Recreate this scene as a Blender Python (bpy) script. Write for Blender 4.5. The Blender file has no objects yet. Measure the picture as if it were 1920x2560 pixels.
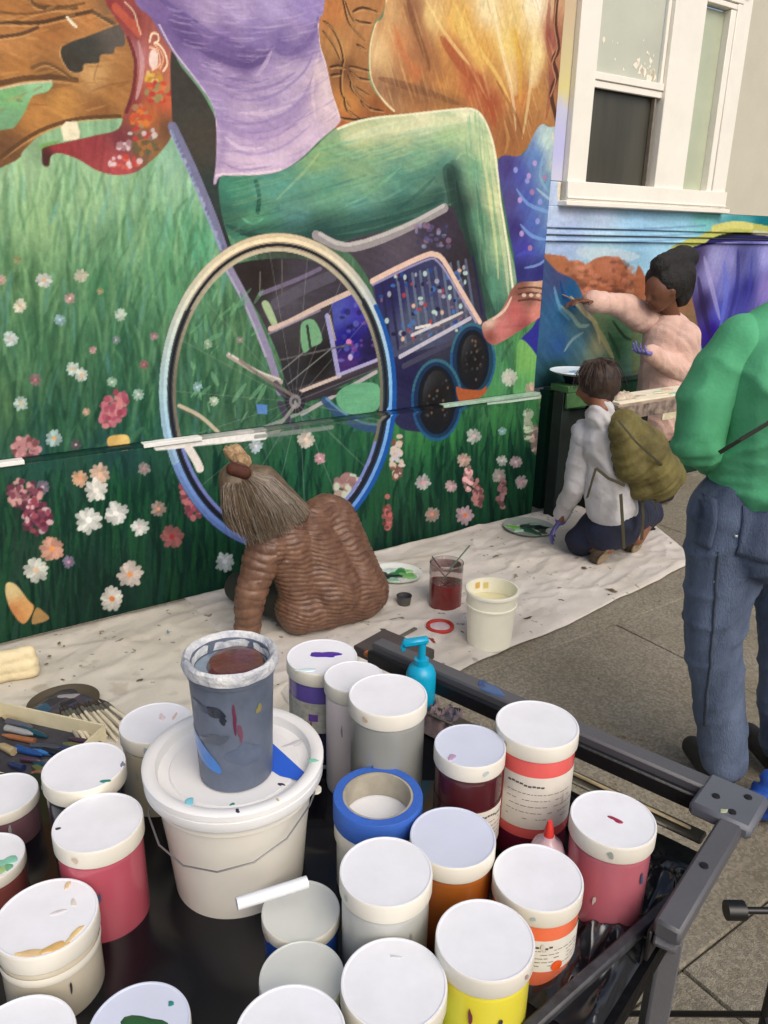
import bpy, bmesh, math, random
import numpy as np
from mathutils import Vector, Matrix
random.seed(7); RNG = np.random.RandomState(7)
scene = bpy.context.scene
COL = scene.collection

# ------------------------------------------------------------------ camera
FOC = 1960.0; PITCH = math.radians(19.4); ROLL = math.radians(1.0)
CAM = np.array([0.0, 0.0, 1.6])
_f = np.array([0, math.cos(PITCH), -math.sin(PITCH)]); _r = np.array([1.0, 0, 0]); _u = np.cross(_r, _f)
_cr, _sr = math.cos(ROLL), math.sin(ROLL)
RX = _cr*_r + _sr*_u; UX = -_sr*_r + _cr*_u
cd = bpy.data.cameras.new('camera'); cam = bpy.data.objects.new('camera', cd); COL.objects.link(cam)
cd.sensor_fit = 'HORIZONTAL'; cd.sensor_width = 36; cd.lens = 36*FOC/1920.0; cd.clip_start = 0.02; cd.clip_end = 300
M = Matrix(((RX[0], UX[0], -_f[0], CAM[0]), (RX[1], UX[1], -_f[1], CAM[1]), (RX[2], UX[2], -_f[2], CAM[2]), (0, 0, 0, 1)))
cam.matrix_world = M
scene.camera = cam

# ------------------------------------------------------------------ world, sun, exposure (soft overcast)
world = bpy.data.worlds.new('World'); scene.world = world; world.use_nodes = True
wn = world.node_tree; wn.nodes.clear()
sky = wn.nodes.new('ShaderNodeTexSky'); sky.sky_type = 'NISHITA'; sky.sun_disc = False
SUN_EL = math.radians(44); SUN_AZ = math.radians(150)      # azimuth of the direction TO the sun, from +y clockwise
sky.sun_elevation = SUN_EL; sky.sun_rotation = SUN_AZ; sky.dust_density = 4.0; sky.air_density = 0.8; sky.ozone_density = 0.6
bg = wn.nodes.new('ShaderNodeBackground'); bg.inputs[1].default_value = 0.15
wo = wn.nodes.new('ShaderNodeOutputWorld')
wn.links.new(sky.outputs[0], bg.inputs[0]); wn.links.new(bg.outputs[0], wo.inputs[0])
sl = bpy.data.lights.new('sun', 'SUN'); sl.energy = 1.5; sl.angle = math.radians(48); sl.color = (1.0, 0.94, 0.86)
sun = bpy.data.objects.new('sun', sl); COL.objects.link(sun)
sd = Vector((math.sin(SUN_AZ)*math.cos(SUN_EL), math.cos(SUN_AZ)*math.cos(SUN_EL), math.sin(SUN_EL)))
sun.rotation_euler = sd.to_track_quat('Z', 'Y').to_euler(); sun.location = (0, -3, 6)
vs = scene.view_settings; scene.display_settings.display_device = 'sRGB'
vs.view_transform = 'Standard'; vs.look = 'None'; vs.gamma = 1.0; vs.use_curve_mapping = False; vs.exposure = 0.0
PAINT_GAIN = 0.96

# ------------------------------------------------------------------ geometry of the place
WA = math.radians(34.9)
D3 = np.array([math.cos(WA), math.sin(WA), 0.0])       # along the wall, to the right
N3 = np.array([-math.sin(WA), math.cos(WA), 0.0])      # into the wall
N_UP, N_LOW, N_W2 = 3.262, 3.222, 3.300
LEDGE = 0.75
def ray(px, py): return _f + RX*(px-960)/FOC - UX*(py-1280)/FOC
def onz(px, py, z=0.0):
    d = ray(px, py); return CAM + d*((z-CAM[2])/d[2])
def onn(px, py, n):
    d = ray(px, py); return CAM + d*(n/(d@N3))
def ony(px, py, y):
    d = ray(px, py); return CAM + d*(y/d[1])
def wall_uv(px, py, n=N_UP):
    P = onn(px, py, n); return P@D3, P[2]
def wp(s, n, z): return D3*s + N3*n + np.array([0, 0, z])

# ------------------------------------------------------------------ helpers
def lin(c):
    c = np.asarray(c, float)/255.0
    return np.where(c <= 0.04045, c/12.92, ((c+0.055)/1.055)**2.4)
def V(p): return Vector((float(p[0]), float(p[1]), float(p[2])))

def mat(name, rgb, rough=0.5, var=0.0, scale=8.0, bump=0.0, bscale=60.0, coat=0.0, metal=0.0, sss=0.0, dark=None, trans=0.0, spec=0.5, stretch=None):
    m = bpy.data.materials.new(name); m.use_nodes = True
    nt = m.node_tree; b = nt.nodes['Principled BSDF']
    base = tuple(lin(rgb))+(1,)
    b.inputs['Base Color'].default_value = base
    b.inputs['Roughness'].default_value = rough; b.inputs['Metallic'].default_value = metal
    b.inputs['Coat Weight'].default_value = coat; b.inputs['Specular IOR Level'].default_value = spec
    if sss:
        b.inputs['Subsurface Weight'].default_value = sss; b.inputs['Subsurface Radius'].default_value = (0.02, 0.02, 0.02); b.inputs['Subsurface Scale'].default_value = 0.5
    if trans: b.inputs['Transmission Weight'].default_value = trans
    tc = nt.nodes.new('ShaderNodeTexCoord')
    src = tc.outputs['Object']
    if stretch:
        mp = nt.nodes.new('ShaderNodeMapping'); mp.inputs['Scale'].default_value = stretch
        nt.links.new(src, mp.inputs[0]); src = mp.outputs[0]
    if var or dark:
        nz = nt.nodes.new('ShaderNodeTexNoise'); nz.inputs['Scale'].default_value = scale; nz.inputs['Detail'].default_value = 6; nz.inputs['Roughness'].default_value = 0.65
        nt.links.new(src, nz.inputs['Vector'])
        rp = nt.nodes.new('ShaderNodeValToRGB'); rp.color_ramp.elements[0].position = 0.32; rp.color_ramp.elements[1].position = 0.68
        lo = lin(dark) if dark else lin(rgb)*(1-var)
        hi = lin(rgb) if dark else np.minimum(lin(rgb)*(1+var*0.6), 0.95)
        rp.color_ramp.elements[0].color = tuple(lo)+(1,); rp.color_ramp.elements[1].color = tuple(hi)+(1,)
        nt.links.new(nz.outputs['Fac'], rp.inputs[0]); nt.links.new(rp.outputs[0], b.inputs['Base Color'])
    if bump:
        n2 = nt.nodes.new('ShaderNodeTexNoise'); n2.inputs['Scale'].default_value = bscale; n2.inputs['Detail'].default_value = 4
        nt.links.new(src, n2.inputs['Vector'])
        bp = nt.nodes.new('ShaderNodeBump'); bp.inputs['Strength'].default_value = bump; bp.inputs['Distance'].default_value = 0.01
        nt.links.new(n2.outputs['Fac'], bp.inputs['Height']); nt.links.new(bp.outputs[0], b.inputs['Normal'])
    return m

def attr_mat(name, rough=0.55, bump=0.25):
    m = bpy.data.materials.new(name); m.use_nodes = True; nt = m.node_tree; b = nt.nodes['Principled BSDF']
    b.inputs['Roughness'].default_value = rough; b.inputs['Specular IOR Level'].default_value = 0.12
    a = nt.nodes.new('ShaderNodeAttribute'); a.attribute_name = 'Paint'
    tc = nt.nodes.new('ShaderNodeTexCoord')
    nz = nt.nodes.new('ShaderNodeTexNoise'); nz.inputs['Scale'].default_value = 45; nz.inputs['Detail'].default_value = 8; nz.inputs['Roughness'].default_value = 0.7
    nt.links.new(tc.outputs['Object'], nz.inputs['Vector'])
    hs = nt.nodes.new('ShaderNodeHueSaturation')
    mr = nt.nodes.new('ShaderNodeMapRange'); mr.inputs['From Min'].default_value = 0.3; mr.inputs['From Max'].default_value = 0.7
    mr.inputs['To Min'].default_value = 0.86; mr.inputs['To Max'].default_value = 1.14
    nt.links.new(nz.outputs['Fac'], mr.inputs['Value']); nt.links.new(mr.outputs[0], hs.inputs['Value'])
    nt.links.new(a.outputs['Color'], hs.inputs['Color']); nt.links.new(hs.outputs[0], b.inputs['Base Color'])
    n2 = nt.nodes.new('ShaderNodeTexNoise'); n2.inputs['Scale'].default_value = 120; n2.inputs['Detail'].default_value = 5
    nt.links.new(tc.outputs['Object'], n2.inputs['Vector'])
    bp = nt.nodes.new('ShaderNodeBump'); bp.inputs['Strength'].default_value = bump; bp.inputs['Distance'].default_value = 0.004
    nt.links.new(n2.outputs['Fac'], bp.inputs['Height']); nt.links.new(bp.outputs[0], b.inputs['Normal'])
    return m

class MB:
    def __init__(s): s.v = []; s.f = []; s.mi = []
    def add(s, vs_, fs, mi=0):
        o = len(s.v); s.v += [tuple(map(float, p)) for p in vs_]; s.f += [tuple(i+o for i in f) for f in fs]; s.mi += [mi]*len(fs); return s
    def box(s, c, h, ax=None, mi=0, bev=0.0):
        """c centre, h half sizes, ax 3 axes"""
        c = np.array(c, float); ax = np.eye(3) if ax is None else np.array(ax, float)
        if bev <= 0:
            vs_ = [c + ax[0]*h[0]*i + ax[1]*h[1]*j + ax[2]*h[2]*k for i in (-1, 1) for j in (-1, 1) for k in (-1, 1)]
            s.add(vs_, [(0, 1, 3, 2), (4, 6, 7, 5), (0, 4, 5, 1), (2, 3, 7, 6), (0, 2, 6, 4), (1, 5, 7, 3)], mi); return s
        b = min(bev, min(h)*0.9); vs_ = []; idx = {}
        for i in (-1, 1):
            for j in (-1, 1):
                for k in (-1, 1):
                    for a in range(3):
                        hh = [h[0]-b, h[1]-b, h[2]-b]; hh[a] = h[a]
                        idx[(i, j, k, a)] = len(vs_); vs_.append(c+ax[0]*hh[0]*i+ax[1]*hh[1]*j+ax[2]*hh[2]*k)
        fs = []
        for a in range(3):
            o = [x for x in range(3) if x != a]
            for sg in (-1, 1):
                q = []
                for (p, r) in ((-1, -1), (1, -1), (1, 1), (-1, 1)):
                    t = [0, 0, 0]; t[a] = sg; t[o[0]] = p; t[o[1]] = r; q.append(idx[(*t, a)])
                fs.append(tuple(q))
        for a in range(3):
            o = [x for x in range(3) if x != a]
            for p in (-1, 1):
                for r in (-1, 1):
                    t0 = [0, 0, 0]; t0[a] = -1; t0[o[0]] = p; t0[o[1]] = r; t1 = list(t0); t1[a] = 1
                    fs.append((idx[(*t0, o[0])], idx[(*t1, o[0])], idx[(*t1, o[1])], idx[(*t0, o[1])]))
        for i in (-1, 1):
            for j in (-1, 1):
                for k in (-1, 1): fs.append((idx[(i, j, k, 0)], idx[(i, j, k, 1)], idx[(i, j, k, 2)]))
        s.add(vs_, fs, mi); return s
    def bar(s, p0, p1, w, h, up=(0, 0, 1), mi=0, bev=0.003):
        p0 = np.array(p0, float); p1 = np.array(p1, float); d = p1-p0; L = np.linalg.norm(d); d /= L
        u = np.array(up, float); sd_ = np.cross(d, u); sd_ /= np.linalg.norm(sd_); u = np.cross(sd_, d)
        return s.box((p0+p1)/2, (L/2, w/2, h/2), (d, sd_, u), mi, bev)
    def tube(s, pts, r, seg=10, mi=0, cap=True):
        pts = [np.array(p, float) for p in pts]; n = len(pts)
        rr = r if hasattr(r, '__len__') else [r]*n
        vs_ = []; t0 = pts[1]-pts[0]; t0 /= np.linalg.norm(t0)
        a = np.cross(t0, [0, 0, 1.0]); a = a/np.linalg.norm(a) if np.linalg.norm(a) > 1e-3 else np.array([1.0, 0, 0])
        for i, p in enumerate(pts):
            t = pts[min(i+1, n-1)]-pts[max(i-1, 0)]; t /= (np.linalg.norm(t)+1e-12)
            a = a - t*(a@t); a /= np.linalg.norm(a); b = np.cross(t, a)
            for k in range(seg):
                th = 2*math.pi*k/seg; vs_.append(p+rr[i]*(a*math.cos(th)+b*math.sin(th)))
        fs = [(i*seg+k, i*seg+(k+1) % seg, (i+1)*seg+(k+1) % seg, (i+1)*seg+k) for i in range(n-1) for k in range(seg)]
        if cap: fs += [tuple(range(seg))[::-1], tuple((n-1)*seg+k for k in range(seg))]
        s.add(vs_, fs, mi); return s
    def lathe(s, prof, c, seg=48, mi=0, a0=0.0, a1=2*math.pi, wob=None, axis=None):
        """prof list of (r, z) ; c base centre"""
        full = abs(a1-a0-2*math.pi) < 1e-6; m = seg if full else seg+1; vs_ = []
        A = np.eye(3) if axis is None else axis
        for (r, z) in prof:
            for k in range(m):
                th = a0+(a1-a0)*k/seg; q = r*(1+(wob(th, z) if wob else 0))
                vs_.append(np.array(c, float)+A@np.array([q*math.cos(th), q*math.sin(th), z]))
        fs = []
        for i in range(len(prof)-1):
            for k in range(seg):
                a, b = i*m+k, i*m+(k+1) % m
                fs.append((a, b, b+m, a+m))
        s.add(vs_, fs, mi); return s
    def build(s, name, mats, parent=None, smooth=True, angle=40):
        me = bpy.data.meshes.new(name); me.from_pydata(s.v, [], s.f); me.update()
        mats = mats if isinstance(mats, (list, tuple)) else [mats]
        for m in mats: me.materials.append(m)
        if len(mats) > 1: me.polygons.foreach_set('material_index', s.mi)
        bm = bmesh.new(); bm.from_mesh(me); bmesh.ops.remove_doubles(bm, verts=bm.verts, dist=1e-5)
        bmesh.ops.recalc_face_normals(bm, faces=bm.faces)
        if smooth:
            for f in bm.faces: f.smooth = True
            ca = math.radians(angle)
            for e in bm.edges:
                if len(e.link_faces) == 2 and e.calc_face_angle(0) > ca: e.smooth = False
        bm.to_mesh(me); bm.free()
        return link(name, me, parent)

def link(name, me, parent=None):
    o = bpy.data.objects.new(name, me); COL.objects.link(o)
    if parent is not None:
        o.parent = parent
        if o.type == 'MESH' or True: o.matrix_parent_inverse = parent.matrix_world.inverted()
    return o
def tag(o, label=None, cat=None, group=None, kind=None):
    if label: o['label'] = label
    if cat: o['category'] = cat
    if group: o['group'] = group
    if kind: o['kind'] = kind
    return o
def thing(name, loc, label, cat, group=None):
    o = bpy.data.objects.new(name, None); COL.objects.link(o); o.location = V(loc); o.empty_display_size = 0.05
    o.matrix_world = Matrix.Translation(V(loc)); return tag(o, label, cat, group)

# numpy value noise
def vnoise(x, y, seed=0):
    r = np.random.RandomState(seed); T = r.rand(256, 256)
    xi = np.floor(x).astype(int); yi = np.floor(y).astype(int); fx = x-xi; fy = y-yi
    fx = fx*fx*(3-2*fx); fy = fy*fy*(3-2*fy); g = lambda a, b: T[a % 256, b % 256]
    return (g(xi, yi)*(1-fx)+g(xi+1, yi)*fx)*(1-fy)+(g(xi, yi+1)*(1-fx)+g(xi+1, yi+1)*fx)*fy
def fbm(x, y, seed=0, o=4):
    s = 0; a = 0.5
    for i in range(o): s = s+a*vnoise(x*2**i, y*2**i, seed+i); a *= 0.5
    return s

# ------------------------------------------------------------------ mural painter (works in wall metres)
class Canvas:
    def __init__(s, u0, u1, v0, v1, res, n_of):
        s.u0, s.v0, s.res = u0, v0, res; s.W = int(round((u1-u0)/res))+1; s.H = int(round((v1-v0)/res))+1
        s.a = np.zeros((s.H, s.W, 3), np.float32); s.n_of = n_of; s.clip = None; s.last = None
        jj, ii = np.meshgrid(np.arange(s.W), np.arange(s.H)); s.X = jj.astype(np.float32); s.Y = ii.astype(np.float32)
    def c(s, p):
        """photo position of a painted point -> canvas cell (the wall point it stands for)"""
        n = s.n_of(p[0], p[1]); u, v = wall_uv(p[0], p[1], n); return ((u-s.u0)/s.res, (v-s.v0)/s.res)
    def pxw(s, p, w):
        a = s.c((p[0]-5, p[1])); b = s.c((p[0]+5, p[1])); c_ = s.c((p[0], p[1]-5)); d = s.c((p[0], p[1]+5))
        return w*0.5*(math.dist(a, b)+math.dist(c_, d))/10.0
    def smooth(s, pts, closed=True, k=4):
        n = len(pts); out = []
        rng = range(n) if closed else range(n-1)
        for i in rng:
            p0, p1, p2, p3 = (pts[(i-1) % n], pts[i], pts[(i+1) % n], pts[(i+2) % n]) if closed else (pts[max(i-1, 0)], pts[i], pts[i+1], pts[min(i+2, n-1)])
            for j in range(k):
                t = j/k; t2 = t*t; t3 = t2*t
                out.append(tuple(0.5*((2*p1[q])+(-p0[q]+p2[q])*t+(2*p0[q]-5*p1[q]+4*p2[q]-p3[q])*t2+(-p0[q]+3*p1[q]-3*p2[q]+p3[q])*t3) for q in (0, 1)))
        if not closed: out.append(tuple(pts[-1]))
        return out
    def mask(s, poly):
        P = np.array([s.c(p) for p in poly]); x0 = max(int(P[:, 0].min())-2, 0); x1 = min(int(P[:, 0].max())+3, s.W)
        y0 = max(int(P[:, 1].min())-2, 0); y1 = min(int(P[:, 1].max())+3, s.H)
        if x1 <= x0 or y1 <= y0: return None
        m = np.zeros((y1-y0, x1-x0), np.float32); Q = np.roll(P, -1, 0); xs = np.arange(x0, x1)
        for sub in (0.25, 0.75):
            for r in range(y0, y1):
                yy = r+sub-0.5
                hit = (P[:, 1] <= yy) != (Q[:, 1] <= yy)
                if not hit.any(): continue
                a, b = P[hit], Q[hit]; cx = np.sort(a[:, 0]+(yy-a[:, 1])/(b[:, 1]-a[:, 1])*(b[:, 0]-a[:, 0]))
                for i in range(0, len(cx)-1, 2):
                    m[r-y0] += 0.5*np.clip(np.minimum(xs+0.5, cx[i+1])-np.maximum(xs-0.5, cx[i]), 0, 1)
        return m, (y0, y1, x0, x1)
    def idw(s, pts, box, pw=1.35):
        y0, y1, x0, x1 = box; X = s.X[y0:y1, x0:x1]; Y = s.Y[y0:y1, x0:x1]
        acc = np.zeros(X.shape+(3,), np.float32); tot = np.zeros(X.shape, np.float32)
        for (p, c_) in pts:
            cx, cy = s.c(p); w = 1.0/((X-cx)**2+(Y-cy)**2+20.0)**pw; tot += w; acc += w[..., None]*np.array(c_, np.float32)
        return acc/tot[..., None]
    def fill(s, poly, col, smooth=True, alpha=1.0, brush=0.0, bdir=(1, 0), seed=1):
        P = s.smooth(poly) if smooth else poly
        r = s.mask(P)
        if r is None: return
        m, box = r; y0, y1, x0, x1 = box
        c_ = s.idw(col, box) if isinstance(col, list) else np.array(col, np.float32)[None, None, :]
        if brush:
            X = s.X[y0:y1, x0:x1]; Y = s.Y[y0:y1, x0:x1]; dx, dy = bdir
            a = (X*dx+Y*dy)/26.0; b = (-X*dy+Y*dx)/3.2
            nn = fbm(a+50, b+250, seed, 3)/0.875-0.5
            c_ = c_*(1+brush*.55*nn)[..., None]
        s.last = (m.copy(), box)
        m = (m*alpha)[..., None]
        s.a[y0:y1, x0:x1] = s.a[y0:y1, x0:x1]*(1-m)+np.clip(c_, 0, 255)*m
    def clip_last(s):
        s.clip = np.zeros((s.H, s.W), np.float32); m, (y0, y1, x0, x1) = s.last; s.clip[y0:y1, x0:x1] = np.clip(m, 0, 1)
    def wash(s, col, brush=0.0, bdir=(0, 1), seed=1, v0=None, v1=None, u0=None):
        """cover a whole band of the wall"""
        y0 = 0 if v0 is None else int((v0-s.v0)/s.res); y1 = s.H if v1 is None else int((v1-s.v0)/s.res); x0 = 0 if u0 is None else max(int((u0-s.u0)/s.res), 0); x1 = s.W
        c_ = s.idw(col, (y0, y1, x0, x1)); X = s.X[y0:y1, x0:x1]; Y = s.Y[y0:y1, x0:x1]
        nn = fbm((X*bdir[0]+Y*bdir[1])/26.0+50, (-X*bdir[1]+Y*bdir[0])/3.2+50+200, seed, 3)/0.875-0.5
        s.a[y0:y1, x0:x1] = np.clip(c_*(1+brush*nn)[..., None], 0, 255)
    def stroke(s, pts, w, col, alpha=1.0, taper=0, smooth=True, soft=0.6):
        P = s.smooth(pts, False, 3) if smooth and len(pts) > 2 else list(pts)
        W_ = s.pxw(P[len(P)//2], w)/2
        Q = np.array([s.c(p) for p in P]); pad = W_+2
        x0 = max(int(Q[:, 0].min()-pad), 0); x1 = min(int(Q[:, 0].max()+pad)+1, s.W)
        y0 = max(int(Q[:, 1].min()-pad), 0); y1 = min(int(Q[:, 1].max()+pad)+1, s.H)
        if x1 <= x0 or y1 <= y0: return
        X = s.X[y0:y1, x0:x1]; Y = s.Y[y0:y1, x0:x1]; al = np.zeros(X.shape, np.float32); n = len(Q)
        for i in range(n-1):
            a, b = Q[i], Q[i+1]; d = b-a; L2 = d@d+1e-9
            t = np.clip(((X-a[0])*d[0]+(Y-a[1])*d[1])/L2, 0, 1); ds = np.hypot(X-a[0]-t*d[0], Y-a[1]-t*d[1])
            g = (i+t)/(n-1); ww = W_
            if taper == 1: ww = W_*(1-g)
            elif taper == 2: ww = W_*np.sqrt(np.clip(4*g*(1-g), 0, 1))
            cov = np.clip((ww-ds)/soft+0.5, 0, 1)*np.clip(ww*2, 0, 1) if taper else np.clip((ww-ds)/soft+0.5, 0, 1)*min(1, W_*2)
            al = np.maximum(al, cov)
        if s.clip is not None: al = al*s.clip[y0:y1, x0:x1]
        al = (al*alpha)[..., None]
        s.a[y0:y1, x0:x1] = s.a[y0:y1, x0:x1]*(1-al)+np.array(col, np.float32)*al
    def ell(s, cx, cy, rx, ry, col, alpha=1.0, rot=0, n=20, brush=0):
        c0, s0 = math.cos(rot), math.sin(rot)
        s.fill([(cx+rx*math.cos(t)*c0-ry*math.sin(t)*s0, cy+rx*math.cos(t)*s0+ry*math.sin(t)*c0) for t in np.linspace(0, 2*math.pi, n, endpoint=False)], col, False, alpha, brush)
    def ring(s, cx, cy, rx, ry, w, colf, n=120, a0=0, a1=2*math.pi, alpha=1.0):
        for i in range(n):
            t = a0+(a1-a0)*i/n; t2 = a0+(a1-a0)*(i+1)/n
            s.stroke([(cx+rx*math.cos(t), cy+ry*math.sin(t)), (cx+rx*math.cos(t2), cy+ry*math.sin(t2))], w, colf((t+t2)/2) if callable(colf) else colf, alpha, smooth=False)
    def daisy(s, x, y, r, petal=(225, 225, 215), heart=(215, 150, 90), n=None):
        n = n or random.randint(10, 14); a = random.random()*6; r = r*.84; petal = tuple(q*.94 for q in petal)
        for k in range(n):
            t = a+k*2*math.pi/n+random.uniform(-.15, .15); rr = r*random.uniform(.82, 1.12); sh = random.uniform(0.8, 1.05)
            s.stroke([(x+.15*rr*math.cos(t), y+.15*rr*math.sin(t)), (x+.6*rr*math.cos(t), y+.6*rr*math.sin(t)), (x+rr*math.cos(t), y+rr*math.sin(t))], r*.52, [min(255, q*sh) for q in petal], .9, 2)
        s.ell(x, y, r*.27, r*.25, heart, 1, n=8)
    def cluster(s, x, y, rx, ry, cols, n, r=6, rot=0):
        for k in range(n):
            t = random.random()*6.283; q = math.sqrt(random.random()); a, b = q*rx*math.cos(t), q*ry*math.sin(t)
            px = x+a*math.cos(rot)-b*math.sin(rot); py = y+a*math.sin(rot)+b*math.cos(rot)
            s.ell(px, py, r*random.uniform(.6, 1.3), r*random.uniform(.6, 1.3), random.choice(cols), .9, n=7)

LEDGE_Y = lambda x: 1165-0.131*x
def n_main(px, py): return N_UP if py < LEDGE_Y(px) else N_LOW
CV = Canvas(-0.6, 3.42, 0.0, 2.95, 0.0045, n_main)

def paint_main(c):
    # ---- bottom layers: meadow
    base = [((0, 420), (158, 192, 146)), ((250, 450), (152, 194, 148)), ((450, 430), (142, 190, 158)), ((100, 560), (142, 182, 126)), ((200, 500), (150, 192, 142)), ((300, 600), (105, 155, 112)),
            ((500, 620), (90, 170, 125)), ((60, 700), (85, 128, 82)), ((250, 720), (70, 125, 85)), ((420, 700), (85, 145, 100)), ((100, 850), (62, 112, 75)), ((300, 850), (48, 100, 68)),
            ((600, 800), (72, 115, 78)), ((20, 1000), (75, 115, 75)), ((150, 1050), (40, 85, 60)), ((350, 1050), (32, 85, 60)), ((600, 1050), (60, 100, 72)), ((800, 1150), (35, 95, 65)),
            ((100, 1130), (30, 75, 65)), ((300, 1130), (28, 68, 66)), ((1000, 1000), (40, 90, 65)), ((1250, 950), (70, 140, 80)), ((1350, 950), (110, 170, 95)),
            ((-300, 700), (90, 135, 90)), ((-500, 300), (140, 160, 110)), ((1000, 300), (120, 150, 110)), ((700, 600), (60, 70, 60)),
            ((50, 1300), (30, 58, 45)), ((300, 1250), (12, 58, 40)), ((500, 1400), (10, 45, 38)), ((250, 1480), (18, 45, 38)), ((700, 1250), (20, 80, 58)), ((900, 1250), (28, 75, 50)),
            ((1100, 1100), (30, 95, 55)), ((1300, 1030), (38, 90, 55)), ((1150, 1250), (15, 55, 42)), ((1300, 1180), (16, 60, 42)), ((1000, 1380), (12, 42, 36)), ((-200, 1400), (20, 50, 40))]
    c.wash(base, .3, (0, 1), 3)
    # blades of grass
    for k in range(2600):
        x = random.uniform(-350, 1390); y = random.uniform(360, 1120)
        if x > 560 and y < 640: continue
        L = random.uniform(50, 150); b = random.uniform(-30, 40); yy = min(y+L, LEDGE_Y(x)-3)
        t = min(max((y-380)/650, 0), 1)
        lightc = np.array([170, 212, 150])*(1-t)+np.array([70, 122, 82])*t; darkc = np.array([85, 135, 88])*(1-t)+np.array([16, 56, 42])*t
        col = lightc if random.random() < 0.52 else darkc
        if random.random() < .12: col = np.array([125, 200, 185])*(1-t)+np.array([60, 110, 110])*t
        col = col*random.uniform(.85, 1.12)
        c.stroke([(x+b, y), (x+b*.35, y+(yy-y)*.5), (x, yy)], random.uniform(5, 13), col, random.uniform(.14, .42), 2, soft=1.6)
    for k in range(900):
        x = random.uniform(-200, 1375); y0 = LEDGE_Y(x)+4; yb = 1599-.237*x
        y = random.uniform(y0, yb-60); L = random.uniform(60, 190)
        t = (y-y0)/(yb-y0); col = (np.array([30, 88, 52]) if random.random() < .5 else np.array([8, 42, 34]))*(1.15-.5*t)
        c.stroke([(x+random.uniform(-18, 18), y), (x+random.uniform(-6, 6), y+L*.5), (x, y+L)], random.uniform(5, 13), col, random.uniform(.3, .6), 2)
    for k in range(60):
        x = random.uniform(900, 1370); y0 = LEDGE_Y(x)
        c.stroke([(x, y0+5), (x+random.uniform(-8, 8), y0+random.uniform(60, 150))], random.uniform(8, 18), (60, 135, 70), .3, 2)
    # ---- desert rock, top left
    rock = [((20, 20), (175, 115, 60)), ((120, 60), (165, 105, 55)), ((40, 120), (190, 130, 72)), ((60, 170), (180, 120, 60)), ((230, 50), (195, 130, 70)), ((270, 30), (140, 100, 65)),
            ((120, 200), (120, 80, 48)), ((240, 190), (205, 160, 100)), ((150, 250), (205, 145, 70)), ((280, 230), (170, 115, 60)), ((90, 290), (190, 130, 65)), ((250, 280), (140, 90, 50)), ((20, 370), (110, 75, 48)), ((330, 200), (165, 110, 60)), ((0, 260), (150, 95, 50))]
    c.fill([(-900, -700), (420, -700), (430, 150), (400, 290), (300, 296), (190, 303), (105, 335), (60, 375), (0, 420), (-400, 560), (-900, 600)], rock, True, brush=.35, bdir=(.9, -.35), seed=11)
    c.fill([(-300, 260), (-60, 232), (0, 222), (55, 210), (128, 203), (120, 228), (82, 240), (62, 280), (35, 318), (0, 326), (-300, 380)], [((20, 240), (120, 180, 115)), ((20, 300), (115, 165, 120)), ((100, 215), (140, 195, 145)), ((-200, 300), (120, 170, 110))], True, brush=.25)
    c.stroke([(0, 222), (60, 209), (128, 203)], 5, (205, 205, 185))
    for pts, w, col in [([(-200, 60), (0, 56), (92, 57), (150, 45), (230, 28)], 9, (72, 52, 36)), ([(-150, 110), (0, 92), (55, 84), (95, 68)], 8, (85, 62, 42)), ([(60, -60), (75, 0), (110, 18), (190, 18)], 11, (90, 66, 42)),
                        ([(-100, 215), (0, 208), (60, 196), (130, 192), (192, 200)], 13, (95, 66, 42)), ([(80, 170), (110, 158), (140, 168), (180, 195)], 8, (110, 80, 50)), ([(230, 28), (285, 60)], 10, (95, 75, 55)),
                        ([(0, 395), (60, 350), (120, 318), (200, 296), (300, 290)], 9, (95, 65, 40)), ([(0, 30), (70, 35), (150, 20), (210, 8)], 6, (120, 80, 45)), ([(250, 150), (235, 200), (260, 230)], 4, (170, 120, 70)), ([(-200, -100), (20, -60), (160, -90), (260, -40)], 10, (80, 55, 38))]:
        c.stroke(pts, w, col, .85)
        c.stroke([(p[0]+2, p[1]+w*.9) for p in pts], w*.5, (222, 170, 105), .5, 2)
    for k in range(140):
        x, y = random.uniform(-300, 300), random.uniform(-200, 280)
        c.stroke([(x, y), (x+random.uniform(20, 60), y-random.uniform(-6, 18))], random.uniform(3, 8), random.choice([(215, 160, 90), (150, 98, 52), (125, 82, 46), (200, 140, 80)]), .35, 2)
    c.fill([(155, 118), (182, 103), (215, 92), (262, 74), (303, 62), (312, 88), (310, 114), (288, 118), (283, 134), (252, 137), (246, 157), (211, 160), (207, 176), (190, 182), (172, 176), (160, 158), (152, 134)], [((200, 110), (66, 66, 60)), ((290, 90), (95, 88, 80)), ((180, 150), (62, 58, 50))], True, brush=.15)
    c.stroke([(152, 118), (150, 138), (160, 160), (174, 178), (190, 183)], 3, (205, 165, 110), .8)
    c.stroke([(166, 40), (178, 55), (194, 70)], 9, (245, 232, 200), 1, 2)
    c.fill([(152, 318), (165, 304), (192, 304), (200, 330), (198, 348), (160, 352)], (238, 228, 192), False)
    c.fill([(100, 362), (150, 352), (110, 378)], (115, 165, 90), True)
    # ---- red scarf with hooked end
    reds = [((275, 20), (150, 60, 60)), ((330, 60), (140, 62, 60)), ((345, 140), (185, 115, 118)), ((395, 100), (165, 92, 80)), ((400, 190), (190, 110, 80)), ((410, 250), (205, 95, 60)), ((370, 290), (200, 110, 55)),
            ((330, 250), (140, 60, 60)), ((420, 320), (115, 80, 55)), ((360, 360), (95, 95, 72)), ((300, 345), (118, 52, 60)), ((230, 360), (155, 60, 65)), ((150, 372), (160, 55, 60)), ((300, 415), (185, 75, 80)), ((115, 395), (70, 42, 40)), ((390, 380), (150, 105, 65))]
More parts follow.
